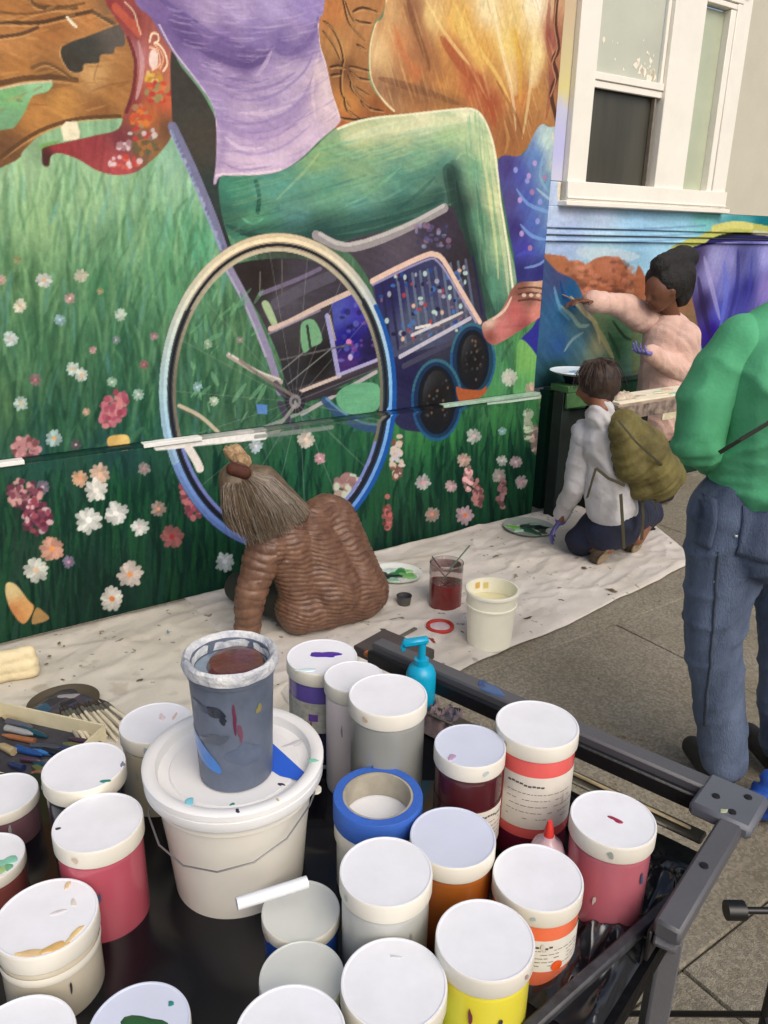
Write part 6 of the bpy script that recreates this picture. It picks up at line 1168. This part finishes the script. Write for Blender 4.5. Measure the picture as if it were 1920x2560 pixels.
blob('sleeve', [('c', shA, .085, elA, .068), ('c', elA, .072, wrA, .058), ('c', (shA+elA)/2-np.array([0, 0, .02]), .08, elA-np.array([0, 0, .02]), .07)], m_pk, jp, .008, 3, wrinkle(.020, 14, 7, 24, -.6))
blob('cuff', [('c', wrA-(wrA-elA)*.04, .046, wrA+(wrA-elA)*.10, .042)], m_pkd, jp, .006, 1)
blob('collar', [('c', nkD+np.array([0, 0, -.025]), .066, nkD+np.array([0, 0, -.005]), .060)], m_pkd, jp, .006, 1)
blob('sleeve', [('c', shB, .085, elB, .074), ('c', elB, .074, wrB, .050)], m_pk, jp, .008, 3, wrinkle(.020, 8, 12, 25, 1.0))
blob('cuff', [('c', wrB+(elB-wrB)*.12, .050, wrB+(elB-wrB)*.02, .044)], m_pkd, jp, .006, 1)
gp = []; hand(gp, wrB, -D3+np.array([0, 0, .15]), (0, 0, 1), .16, .8); gp.append(('c', wrB+D3*.03, .034, wrB, .032)); blob('glove', gp, mat('violet glove', (112, 110, 178), .5, .15, 20), pd, .006, 1)
blob('trousers', [('c', hipD, .125, knA, .085), ('c', knA, .08, ftA+np.array([0, 0, .02]), .06), ('c', hipD, .125, knB, .085), ('c', knB, .08, ftB+np.array([0, 0, .02]), .06)], mat('dark maroon trousers', (50, 32, 36), .85, .3, 9), pd, .012, 4)
for f_ in (ftA, ftB): blob('shoe', [('c', f_-np.array([0, 0, .03]), .042, f_-D3*.13-np.array([0, 0, .035]), .034)], mat('dark canvas shoe', (40, 30, 30), .8), pd, .010, 2)
m_afro = mat('black curly hair', (22, 19, 18), .75, .5, 60, .8, 90, dark=(10, 9, 8))
blob('hair', [('e', hdD+D3*.035+np.array([0, 0, .045]), (.125, .12, .115)), ('e', E_(1690, 690), (.115, .11, .115)), ('e', E_(1712, 645), (.078, .078, .07)), ('c', E_(1698, 735), .075, E_(1700, 700), .09), ('c', E_(1650, 665), .06, E_(1700, 650), .08)], m_afro, pd, .009, 1, lambda co: .018*(fbm(co[:, 0]*26+co[:, 2]*9, co[:, 1]*26+co[:, 2]*24, 8, 3)-.4))
hb2 = MB(); hA = E_(1430, 742, .30); hb2.tube([hA+np.array([.02, -.02, -.02]), hA+np.array([-.10, .06, .03])], .004, 8)
o = hb2.build('paint_brush', mat('thin brush', (150, 120, 90), .4)); tag(o, 'thin paint brush held out to the wall by the painter in pink', 'brush')

# ---- person C: green top, jeans, cut by the right edge
yC = 2.0
C_ = lambda x, y, dy=0.0: ony(x, y, yC+dy)
pc_ = thing('person', (*C_(1960, 1980)[:2], 0.018), 'standing person in a green long-sleeved top and faded blue jeans, cut by the right edge', 'person')
sLc, sRc = C_(1850, 850), C_(2120, 820, -.05); nkc = C_(1985, 740); hdc = C_(2045, 640, .03); eLc, wLc = C_(1742, 1105, -.02), C_(1812, 1160, .10); chc = C_(1965, 950); hpL, hpR = C_(1832, 1285), C_(1990, 1285); waist = C_(1950, 1130)
knL, knR = C_(1782, 1590), C_(1966, 1590, .05); anL, anR = C_(1800, 1950), C_(1940, 1940, .08); anL[2] = anR[2] = .09
eRc = sRc+np.array([.12, .02, -.30]); wRc = eRc+np.array([-.12, .15, -.12])
body = [('c', sLc, .06, sRc, .06), ('c', chc, .14, waist, .125), ('c', waist, .125, (hpL+hpR)/2, .135), ('c', nkc-np.array([0, 0, .06]), .055, hdc, .05), ('c', sLc, .05, eLc, .042), ('c', eLc, .042, wLc, .03), ('c', sRc, .05, eRc, .042), ('c', eRc, .042, wRc, .03), ('c', hpL, .09, knL, .06), ('c', knL, .058, anL, .042), ('c', hpR, .09, knR, .06), ('c', knR, .058, anR, .042)]
head(body, hdc, (-.3, 1, -.2), .098); hand(body, wLc, (.6, .6, -.5), (0, 1, 0), .17, .5); hand(body, wRc, (-.3, .6, -.7), (0, 1, 0), .17, .5); blob('body', body, m_skin_a, pc_, .012, 2)
m_grn = mat('green jersey', (90, 180, 130), .85, .14, 5, .12, 120, dark=(68, 150, 104))
tp_ = [('c', sLc+np.array([.02, 0, -.01]), .072, sRc, .078), ('c', chc, .175, waist, .165), ('c', sLc+np.array([.11, 0, -.10]), .10, C_(1905, 1130), .115), ('c', C_(1880, 1175), .11, C_(2010, 1180), .13), ('c', waist, .16, waist-np.array([0, 0, .055]), .165), ('c', nkc-np.array([0, 0, .07]), .075, sLc+np.array([.06, 0, .01]), .07), ('c', sRc, .075, eRc, .062), ('c', eRc, .06, wRc, .045), ('c', C_(1905, 1150), .128, C_(2010, 1150), .135), ('c', C_(1898, 1100), .115, C_(1898, 1160), .128)]
def shirt_folds(co):
    x, z = co[:, 0], co[:, 2]; a = 1-np.abs(2*fbm(x*7+5, z*3+9, 33, 3)/.875-1); b = 1-np.abs(2*fbm(x*3+z*2+7, z*16-x*4, 35, 3)/.875-1)
    low = np.clip((1.16-z)/.08, 0, 1); c3 = np.clip(1-np.abs(2*fbm(x*5+z*3, z*9-x*6+4, 37, 2)/.75-1), 0, 1)**5; return .014*(a-.7)*(1-low)+.022*(b-.7)*low+.010*c3
top_ = blob('top', tp_, m_grn, pc_, .009, 5, shirt_folds)
blob('sleeve', [('c', sLc+np.array([.012, 0, -.012]), .076, C_(1768, 1000, -.01), .072), ('c', C_(1768, 1000, -.01), .072, eLc+np.array([.005, 0, 0]), .060), ('c', eLc, .060, wLc, .05)], m_grn, top_, .008, 3, shirt_folds)
m_jean = mat('faded blue jeans', (108, 124, 150), .9, .4, 5, .4, 300, dark=(50, 62, 84), stretch=(1, 1, .35)); m_jean2 = mat('dark jeans', (30, 38, 54), .9, .4, 6, .2, 240)
def jean_folds(co):
    x, z = co[:, 0], co[:, 2]; a = 1-np.abs(2*fbm(x*6+z*2.5+5, z*11-x*5, 43, 3)/.875-1); c3 = np.clip(1-np.abs(2*fbm(x*4+z*2, z*8-x*7+4, 47, 2)/.75-1), 0, 1)**6; return .007*(a-.7)+.008*c3+.003*(fbm(x*30, z*8, 3, 3)-.45)
jn = blob('jeans', [('c', hpL+np.array([.01, 0, .02]), .115, hpR+np.array([0, 0, .02]), .12), ('c', hpL, .118, knL, .078), ('c', knL, .078, anL+np.array([0, 0, .03]), .064), ('c', hpR, .12, knR, .076), ('c', knR, .076, anR+np.array([0, 0, .03]), .064), ('c', (hpL+hpR)/2-np.array([0, .07, .0]), .10, (hpL+hpR)/2-np.array([0, .06, .06]), .11)], m_jean, pc_, .009, 4, jean_folds)
for f_ in (anL, anR): blob('shoe', [('c', f_+np.array([-.01, .0, -.03]), .044, f_+np.array([-.03, .15, -.034]), .036), ('c', f_+np.array([0, 0, .01]), .044, f_-np.array([0, 0, .03]), .044)], mat('black shoe', (26, 25, 25), .6), pc_, .010, 2)
m_stch = mat('denim seam', (70, 80, 96), .9, .3, 60)
for a_, b_, nm in (((1772, 1290), (1846, 1292), 'pocket'), ((1900, 1296), (1970, 1298), 'pocket')):
    A3, B3 = C_(*a_, -.2), C_(*b_, -.2); patch(nm, jn, A3, B3-A3, np.array([0, 0, -.135]), (0, 1, 0), m_jean, 8, 9, .0035, .004)
for xs_ in ((1792, 1424, 1790, 1900),):
    A3 = C_(1836, 1420, -.2); B3 = C_(1812, 1900, -.2); patch('seam', jn, A3, B3-A3, np.array([.007, 0, 0]), (0, 1, 0), m_stch, 40, 1, .002, .002)
A3 = C_(1742, 1225, -.25); patch('waistband', jn, A3, np.array([.30, 0, 0]), np.array([0, 0, -.035]), (0, 1, 0), m_jean, 24, 3, .004, .004)
for (x_, y_) in ((1765, 1320), (1875, 1370), (1830, 1500), (1740, 1545)):
    A3 = C_(x_, y_, -.2); patch('paint_fleck', jn, A3, np.array([.007, 0, 0]), np.array([0, 0, -.007]), (0, 1, 0), pm((196, 204, 206)), 2, 2, .002, .001)
ribbon('cross_strap', [C_(1798, 1132, -.20), C_(1850, 1100, -.225), C_(1920, 1058, -.23), C_(2000, 1000, -.22), C_(2080, 900, -.17)], .011, mat('dark strap', (34, 42, 34), .7), pc_, nrm=np.array([0, -1., 0]))
# ------------------------------------------------------------------ things on the drop cloth
def simple_bucket(px, py, r, h, z, label, mlist):
    c = onz(px, py, z); c = np.array([c[0], c[1], z]); return c
# cream bucket
cb = onz(1222, 1605, FLOOR); cb[2] = FLOOR
b = thing('paint_bucket', cb, 'cream plastic bucket standing open on the drop cloth, yellow inside', 'bucket')
m_cb = mat('cream bucket plastic', (240, 237, 216), .5, .06, 4)
MB().lathe([(0, 0), (.086, 0), (.090, .004), (.103, .230), (.1085, .231), (.1095, .241), (.107, .245), (.100, .245), (.0985, .21), (.088, .012), (0, .012)], cb, 64).build('body', m_cb, b)
MB().lathe([(.100, .175), (.1045, .176), (.1045, .183), (.100, .184)], cb, 64).build('stacking_ring', m_cb, b)
smear(MB(), (cb[0], cb[1], FLOOR+.180), .0955, .0955, 0, .002, seed=3, rough=.01, n=40).build('paint_surface', mat('pale yellow paint', (226, 218, 170), .4, .15, 12), b)
for k, (a, z, cl) in enumerate([(2.0, .22, (222, 176, 90)), (1.6, .215, (226, 205, 130)), (-1.7, .195, (190, 214, 180))]):
    MB().lathe([(.0962, z-.015), (.0972, z+.012)], cb, 4, a0=a, a1=a+.22).build('paint_smear', pm(cl), b)
smear(MB(), (cb[0]-.01, cb[1]-.02, FLOOR+.1825), .03, .02, .3, .0015, seed=31).build('paint_smear', pm((205, 220, 170)), b)
# glass of red water
gl = onz(1112, 1512, FLOOR); gl[2] = FLOOR
m_glass = mat('clear plastic', (235, 228, 228), .1, trans=1.0, spec=.5); m_rw = mat('red brown water', (110, 38, 34), .2, .25, 10, coat=.4)
j_ = thing('water_jar', gl, 'clear jar half full of brick red water with brushes, beside the cream bucket', 'jar')
MB().lathe([(.0746, .1235), (.075, .205), (.0765, .207), (.0765, .211), (.0735, .211), (.0725, .205), (.0720, .1235), (.0746, .1235)], gl, 48).build('glass', m_glass, j_)
MB().lathe([(0, 0), (.070, 0), (.074, .004), (.0745, .123), (0, .123)], gl, 48).build('water', m_rw, j_)
MB().lathe([(.0757, .155), (.0759, .195)], gl, 40, a0=.4, a1=3.6).build('paint_film', pm((205, 178, 172)), j_)
for k, (dx, dy, dz, cl) in enumerate([(.10, .02, .285, (90, 118, 96)), (-.065, .03, .225, (66, 60, 56))]):
    br = MB().tube([(gl[0]-dx*.25, gl[1], FLOOR+.12), (gl[0]+dx, gl[1]+dy, FLOOR+dz)], .0035, 8).build('paint_brush', mat('brush handle', cl, .4)); tag(br, ['green-handled brush leaning in the red water jar', 'dark-handled brush leaning in the red water jar'][k], 'brush', 'brushes in the water jar')
# palettes
def plate(px, py, r, label, blobs, z=FLOOR+.006, rx=1.25, col=(216, 220, 214), name='palette_plate', seed=1, cat='palette'):
    c = onz(px, py, z); c[2] = z; t = thing(name, c, label, cat)
    MB().lathe([(0, .002), (r*.75, .002), (r*.9, .008), (r, .016), (r*1.01, .016), (r*.93, .006), (r*.76, 0), (0, 0)], c, 44, wob=lambda th, zz: .04*math.sin(th*2+seed)).build('plate', mat('palette plate', col, .5, .1, 8), t)
    for k, (a, q, sx, sy, cl) in enumerate(blobs):
        smear(MB(), (c[0]+a*r, c[1]+q*r, z+.0022+k*.0004), sx*r, sy*r, k*.7, .005, seed=seed*10+k, rough=.4).build('paint_blob', pm(cl), t)
    return t
plate(990, 1438, .125, 'round palette of mixed greens beside the brown jacket', [(-.2, .35, .5, .25, (196, 220, 210)), (.1, .15, .55, .35, (52, 132, 70)), (-.45, -.15, .35, .4, (10, 62, 56)), (.45, -.1, .4, .3, (118, 172, 104)), (-.1, -.55, .3, .2, (150, 190, 160)), (-.1, -.2, .3, .2, (8, 40, 44)), (.5, .3, .2, .15, (150, 200, 130))], seed=2)
plate(1322, 1322, .15, 'palette with bright and dark greens in front of the crouching painter', [(-.6, .1, .3, .2, (116, 190, 84)), (-.3, -.2, .35, .15, (190, 222, 200)), (.1, .2, .4, .35, (50, 66, 62)), (0, -.3, .45, .2, (44, 96, 66)), (.5, .0, .35, .35, (24, 38, 34)), (.3, .4, .25, .15, (150, 176, 152)), (.5, -.4, .3, .2, (66, 80, 60))], col=(150, 160, 150), seed=4)
cup = onz(1010, 1512, FLOOR); cup[2] = FLOOR
t = thing('paint_cup', cup, 'small dark metal cup on the drop cloth below the green palette', 'cup')
MB().lathe([(0, 0), (.028, 0), (.034, .045), (.036, .045), (.036, .047), (.033, .047), (.028, .01), (0, .01)], cup, 30).build('body', mat('dark metal', (86, 84, 80), .4, .3, 20, metal=.3), t)
smear(MB(), (cup[0], cup[1], FLOOR+.03), .029, .029, 0, .003, seed=2, rough=.05).build('paint_surface', pm((34, 46, 62)), t)
rl = onz(1100, 1572, FLOOR); rl[2] = FLOOR+.006
t = thing('lid_ring', rl, 'red and white jar lid lying on the drop cloth beside the cream bucket', 'lid')
MB().lathe([(0, 0), (.058, 0), (.06, .003), (.06, .012), (.056, .014), (.050, .014), (.047, .006), (0, .006)], rl, 44).build('rim', mat('red lid', (176, 52, 42), .5, .2, 20), t)
smear(MB(), (rl[0], rl[1], rl[2]+.0065), .043, .04, 0, .003, seed=12, rough=.1).build('paint_surface', pm((206, 190, 196)), t)
# wooden slats and scraps near the cart
for k, (x0, y0, x1, y1, w, cl) in enumerate([(930, 1560, 1010, 1545, .022, (120, 116, 104)), (985, 1600, 1040, 1570, .02, (96, 92, 84))]):
    a, b2 = onz(x0, y0, FLOOR+.010), onz(x1, y1, FLOOR+.010)
    o = MB().bar(a, b2, w, .006, bev=.002).build('stir_stick', mat('grey stick', cl, .7, .3, 30)); tag(o, ['pale grey stir stick on the drop cloth behind the violet-topped jar', 'darker stir stick on the drop cloth by the cart corner'][k], 'stick', 'stir sticks')
# left clutter: carton of brushes, palette, crumpled paper
m_card = mat('pale cardboard', (208, 198, 164), .85, .15, 8)
q = onz(52, 1890, FLOOR); q[2] = FLOOR
t = thing('art_box', q, 'open shallow cardboard box of brushes and paint tubes at the left edge', 'box')
ax_ = (np.array([.8, .6, 0]), np.array([-.6, .8, 0]), np.array([0, 0, 1.]))
ax_ = (D3*math.cos(-.9)+N3*math.sin(-.9), -D3*math.sin(-.9)+N3*math.cos(-.9), np.array([0, 0, 1.]))
MB().box(q+np.array([0, 0, .004]), (.21, .15, .0035), ax_, bev=.001).build('base', mat('paint stained base', (60, 60, 66), .85, .4, 14), t)
for s_, a, h in ((1, 0, .15), (-1, 0, .15), (1, 1, .21), (-1, 1, .21)):
    cc = q+ax_[a if a == 0 else 1]*s_*(.21 if a == 0 else .15)+np.array([0, 0, .034]); hh = (.003, .15, .03) if a == 0 else (.21, .003, .03)
    MB().box(cc, hh, ax_, bev=.001).build('side_flap', m_card, t)
cl_ = [(28, 70, 130), (52, 110, 170), (24, 28, 40), (120, 44, 40), (60, 66, 78), (150, 96, 60), (40, 50, 90), (96, 100, 60), (150, 150, 150), (20, 66, 80), (66, 44, 60), (80, 80, 90), (176, 158, 120)]
names_ = []
for k in range(26):
    a = -.17+.34*random.random(); b_ = -.125+.25*k/25; base = q+ax_[0]*a+ax_[1]*b_; L = random.uniform(.06, .075) if k < 13 else random.uniform(.10, .13); r = random.uniform(.009, .014); dd = ax_[0]*random.choice([1, -1])+ax_[1]*random.uniform(-.25, .25); dd /= np.linalg.norm(dd)
    p0 = base+np.array([0, 0, .0085+r])-dd*L*.5; p1 = base+np.array([0, 0, .0085+r])+dd*L*.5
    tb = MB().tube([p0, p0+dd*L*.75, p1], [r, r*.9, r*.35], 10).build('paint_tube', pm(cl_[k % len(cl_)])); tag(tb, '%s %s paint tube lying in the open cardboard box at the left edge' % ('shorter' if k < 13 else 'longer', ['navy', 'sky blue', 'black', 'brick red', 'slate', 'tan', 'indigo', 'olive', 'silver', 'petrol', 'plum', 'grey', 'sand'][k % 13]), 'paint tube', 'paint tubes in the cardboard box')
plate(160, 1762, .115, 'dark mixed palette lying behind the cardboard box on the left', [(-.3, .2, .6, .5, (56, 56, 62)), (.2, .1, .5, .5, (70, 66, 76)), (-.5, -.3, .3, .3, (44, 84, 110)), (.3, -.3, .3, .25, (60, 62, 110)), (.6, -.2, .2, .2, (130, 82, 56)), (0, .4, .3, .15, (150, 146, 150)), (.1, 0, .25, .2, (40, 42, 48))], col=(78, 70, 56), seed=7)
pg = onz(35, 1700, FLOOR); o = blob('paper_bag', [('c', pg+np.array([-.055, -.02, .03]), .028, pg+np.array([.06, .03, .03]), .028), ('c', pg+np.array([-.055, -.02, .09]), .028, pg+np.array([.055, .03, .10]), .024), ('c', pg+np.array([-.055, -.02, .03]), .028, pg+np.array([-.055, -.02, .09]), .028), ('c', pg+np.array([.06, .03, .03]), .028, pg+np.array([.055, .03, .10]), .024), ('c', pg+np.array([-.05, -.02, .06]), .03, pg+np.array([.06, .03, .06]), .03)], mat('cream paper', (222, 206, 166), .85, .2, 8, .3, 60), None, .006, 1, wrinkle(.014, 13, 9, 9, .8)); tag(o, 'crumpled cream paper bag at the left edge on the drop cloth', 'paper bag')
m_hd_ = mat('pale wooden handle', (214, 204, 178), .6, .15, 20); m_hd2 = mat('grey wooden handle', (160, 152, 136), .6, .2, 20); m_fer = mat('ferrule', (150, 146, 138), .3, metal=.7); m_bri = mat('bristles', (60, 52, 46), .8, .3, 40)
for k in range(13):
    top_ = onz(150+k*9, 1772-k*1.5, FLOOR+.012); bot_ = onz(205+k*13+random.uniform(-6, 6), 1868-k*3+random.uniform(-8, 8), FLOOR+.010); zz = .010+.004*(k % 3)
    top_[2] = FLOOR+.006+zz; bot_[2] = FLOOR+zz; dd = (bot_-top_)
    bt = thing('paint_brush', top_, 'pale paint brush by the dark palette, '+['leftmost of the fan', 'second from the left of the fan', 'third from the left of the fan', 'fourth from the left of the fan', 'fifth from the left of the fan', 'sixth from the left of the fan', 'in the middle of the fan', 'sixth from the right of the fan', 'fifth from the right of the fan', 'fourth from the right of the fan', 'third from the right of the fan', 'second from the right of the fan', 'rightmost of the fan'][k], 'brush', 'paint brushes fanned out on the drop cloth')
    MB().tube([top_+dd*.28, top_+dd*.6, bot_], [.0055, .0075, .0045], 8).build('handle', m_hd_ if k % 3 else m_hd2, bt); MB().tube([top_+dd*.14, top_+dd*.28], .0065, 8).build('ferrule', m_fer, bt); MB().tube([top_, top_+dd*.14], [.003, .0075], 8).build('bristles', m_bri, bt)
# dirt spots, leaves
m_leaf = mat('dry leaf', (110, 92, 58), .8, .3, 40); leaves = MB(); r_ = random.Random(4)
for k in range(150):
    s_, n_ = r_.uniform(.3, 3.8), r_.uniform(1.2, 3.1); z = FLOOR+.004 if n_ > 2.15 and s_ < 3.5 else .0205; z = .024 if n_ > 2.1 else .0205
    smear(leaves, wp(s_, n_, z), r_.uniform(.004, .012), r_.uniform(.003, .007), r_.random()*3, .0015, seed=k, n=8)
for k, (x_, y_, cl_2, w_) in enumerate([(870, 1470, (70, 120, 90), .02), (1240, 1390, (120, 112, 92), .02), (1180, 1345, (96, 120, 104), .014), (1400, 1500, (96, 88, 70), .016), (1320, 1545, (70, 62, 50), .018), (1290, 1440, (150, 140, 110), .02), (1080, 1600, (150, 60, 50), .02), (960, 1575, (60, 60, 60), .02), (300, 1600, (130, 124, 108), .014), (420, 1580, (110, 140, 150), .012), (1530, 1475, (110, 96, 70), .024), (1460, 1420, (96, 92, 80), .02), (350, 1700, (90, 84, 66), .012), (700, 1560, (140, 120, 100), .014), (1200, 1500, (160, 60, 50), .012)]):
    p_ = onz(x_, y_, FLOOR+.009); sp1 = smear(MB(), p_, w_, w_*.5, k*.9, .002, seed=k+300, rough=.6).build('paint_spill', pm(cl_2)); tag(sp1, None, None, None, 'stuff'); sp1.parent = bpy.data.objects['drop_cloth'] if p_@D3 < 1.2 else bpy.data.objects['drop_cloth.001']
o = leaves.build('leaf_litter', m_leaf); tag(o, 'scattered dry leaf scraps and dirt on cloth and sidewalk', 'litter', kind='stuff')
spots = []
# stand in the corner with bowl and palette
sp_ = onn(1408, 1250, 3.08); base_ = wp(sp_@D3, 3.10, 0)
t = thing('stand', (base_[0], base_[1], .0), 'dark green wooden stand in the wall corner carrying a bowl', 'stand'); m_dg = mat('dark green paint', (14, 34, 28), .7, .4, 9, dark=(6, 12, 10)); m_mg = mat('mossy green paint', (70, 110, 62), .7, .3, 9, dark=(30, 70, 40))
zt_ = 0.815; u0_, u1_ = onn(1400, 950, 3.1)@D3, onn(1500, 950, 3.1)@D3
for uu_ in (u0_+.03, u1_-.03):
    MB().box(wp(uu_, 3.10, (zt_+FLOOR)/2-.02), (.03, .04, (zt_-FLOOR)/2-.02), (D3, N3, (0, 0, 1)), bev=.003).build('leg', m_dg, t)
MB().box(wp((u0_+u1_)/2, 3.12, .35), ((u1_-u0_)/2-.062, .01, .30), (D3, N3, (0, 0, 1)), bev=.003).build('back_board', m_dg, t)
MB().box(wp((u0_+u1_)/2, 3.10, zt_-.02), ((u1_-u0_)/2, .07, .02), (D3, N3, (0, 0, 1)), bev=.004).build('top', m_mg, t)
MB().box(wp((u0_+u1_)/2, 3.04, zt_-.085), ((u1_-u0_)/2-.0, .008, .044), (D3, N3, (0, 0, 1)), bev=.003).build('apron', m_mg, t)
cb2 = wp((u0_+u1_)/2-.05, 3.09, zt_+.001)
t = thing('mixing_bowl', cb2, 'dark navy bowl on the green stand in the corner', 'bowl')
MB().lathe([(0, 0), (.055, 0), (.06, .004), (.085, .052), (.088, .055), (.084, .055), (.056, .008), (0, .008)], cb2, 40).build('body', mat('navy plastic', (12, 14, 40), .35), t)
c0 = onn(1424, 892, 3.08); z = cb2[2]+.0555
t = thing('palette_plate', (cb2[0], cb2[1], z), 'pale blue palette with white and blue paint resting on the navy bowl', 'palette')
MB().lathe([(0, .001), (.12, .001), (.150, .014), (.153, .016), (.154, .014), (.122, -.0005), (0, -.0005)], (cb2[0], cb2[1], z+.001), 44).build('plate', mat('pale plate', (200, 214, 220), .45, .1, 8), t)
for k, (a, q_, sx, sy, cl) in enumerate([(-.5, -.2, .35, .3, (226, 230, 240)), (-.1, 0, .4, .3, (150, 192, 228)), (.2, .4, .3, .2, (226, 206, 150)), (.5, -.1, .4, .35, (190, 214, 205)), (.6, .3, .25, .2, (110, 120, 110)), (.1, -.5, .5, .25, (196, 220, 224)), (0, .2, .25, .2, (120, 160, 205))]):
    smear(MB(), (cb2[0]+a*.12, cb2[1]+q_*.12, z+.0025+k*.0004), sx*.12, sy*.12, k, .004, seed=60+k).build('paint_blob', pm(cl), t)
# tray by the side wall, on a pedestal added to hold it up
nT = 2.66; tz_ = float(onn(1620, 990, nT)[2]); u0_, u1_ = float(onn(1512, 1010, nT)@D3), float(onn(1722, 1010, nT)@D3); um = (u0_+u1_)/2
t = thing('tray_on_support', wp(um, nT, 0), 'tray on an added pedestal, covered with cream sheets, in front of the painter in pink', 'table'); m_tt = mat('table top paint', (176, 158, 140), .7, .3, 12, dark=(130, 112, 96))
MB().box(wp(um, nT, tz_-.012), ((u1_-u0_)/2, .09, .012), (D3, N3, (0, 0, 1)), bev=.003).build('top', m_tt, t)
MB().bar(wp(um-.04, nT, .03), wp(um-.04, nT, tz_-.025), .045, .045, up=(0, 1, 0)).build('pedestal', m_in, t)  # added support under the tray, set behind the crouching painter
MB().box(wp(um-.04, nT, .022), (.16, .07, .01), (D3, N3, (0, 0, 1)), bev=.003).build('foot', m_in, t)
MB().box(wp(um, nT-.094, tz_-.045), ((u1_-u0_)/2, .004, .034), (D3, N3, (0, 0, 1)), bev=.001).build('apron', mat('messy apron', (160, 142, 128), .8, .6, 22, dark=(70, 62, 56)), t)
MB().box(wp(um+.1, nT-.094, tz_-.10), (.10, .004, .018), (D3, N3, (0, 0, 1)), bev=.001).build('hanging_sheet', mat('hanging cream sheet', (214, 206, 176), .7, .3, 22, dark=(150, 140, 110)), t)
o = MB().box(wp(um, nT, tz_+.006), ((u1_-u0_)/2-.01, .085, .005), (D3, N3, (0, 0, 1)), bev=.001).build('paint_sheet', mat('cream sheet', (232, 224, 198), .7, .14, 9)); tag(o, 'cream cardboard sheet with mint paint on the tray with added pedestal', 'cardboard')
sp = [(.14, (150, 200, 172)), (.05, (226, 200, 160)), (-.12, (190, 176, 160)), (.09, (190, 220, 200)), (.18, (222, 190, 160))]
for k, (a, cl) in enumerate(sp): smear(MB(), wp(um+a, nT-.06+.022*k, tz_+.0112), .05, .018, .6, .004, seed=80+k).build('paint_blob', pm(cl), o)
o = crumple('paper_heap', wp(u0_+.04, nT-.05, tz_+.0125), D3*.15, N3*.08, 20, 12, .035, mat('stained paper', (206, 196, 176), .8, .4, 20, dark=(150, 128, 112)), None, 33); tag(o, 'crumpled stained paper on the tray with added pedestal', 'paper')
# blue bag and black stand at the right edge
q = onz(1925, 2075, .01); o = blob('plastic_bag', [('c', q+np.array([.0, .05, .06]), .05, q+np.array([.12, .07, .07]), .06), ('c', q+np.array([.02, .06, .11]), .035, q+np.array([.10, .08, .13]), .035)], mat('blue plastic', (44, 98, 196), .4, .25, 10, dark=(22, 50, 120)), None, .008, 0, wrinkle(.045, 13, 13, 51, .9)); tag(o, 'crumpled blue plastic bag at the right edge behind the cart corner', 'bag')
G = onz(1868, 2720, 0.02); zt0 = None
for zz in np.arange(.3, 1.3, .005):
    v = np.array([G[0], G[1], zz])-CAM; py = 1280-FOC*(v@UX)/(v@_f)
    if py < 2045: zt0 = zz; break
t = thing('tripod_stand', (G[0], G[1], .02), 'thin black tripod stand with a clamp at the lower right edge', 'stand'); m_bk = mat('black steel', (16, 16, 17), .4)
zt0 = zt0 or .7
MB().tube([(G[0], G[1], .10), (G[0], G[1], zt0)], .008, 12).build('pole', m_bk, t)
for k in range(3):
    a = .5+k*2.094; MB().tube([(G[0], G[1], .22), (G[0]+.28*math.cos(a), G[1]+.28*math.sin(a), .03)], .006, 8).build('leg', m_bk, t)
v = ony(1825, 2262, G[1]); zc = v[2]
MB().tube([(v[0], G[1]-.012, v[2]), (G[0]+.25, G[1]-.012, v[2]+.004)], .006, 10).build('arm', m_bk, t); MB().tube([(G[0]-.02, G[1]+.012, v[2]-.04), (G[0]+.25, G[1]+.012, v[2]-.04)], .005, 10).build('arm', m_bk, t)
MB().tube([(v[0]-.012, G[1]-.012, v[2]), (v[0]+.02, G[1]-.012, v[2])], .017, 16).build('clamp_knob', m_bk, t)
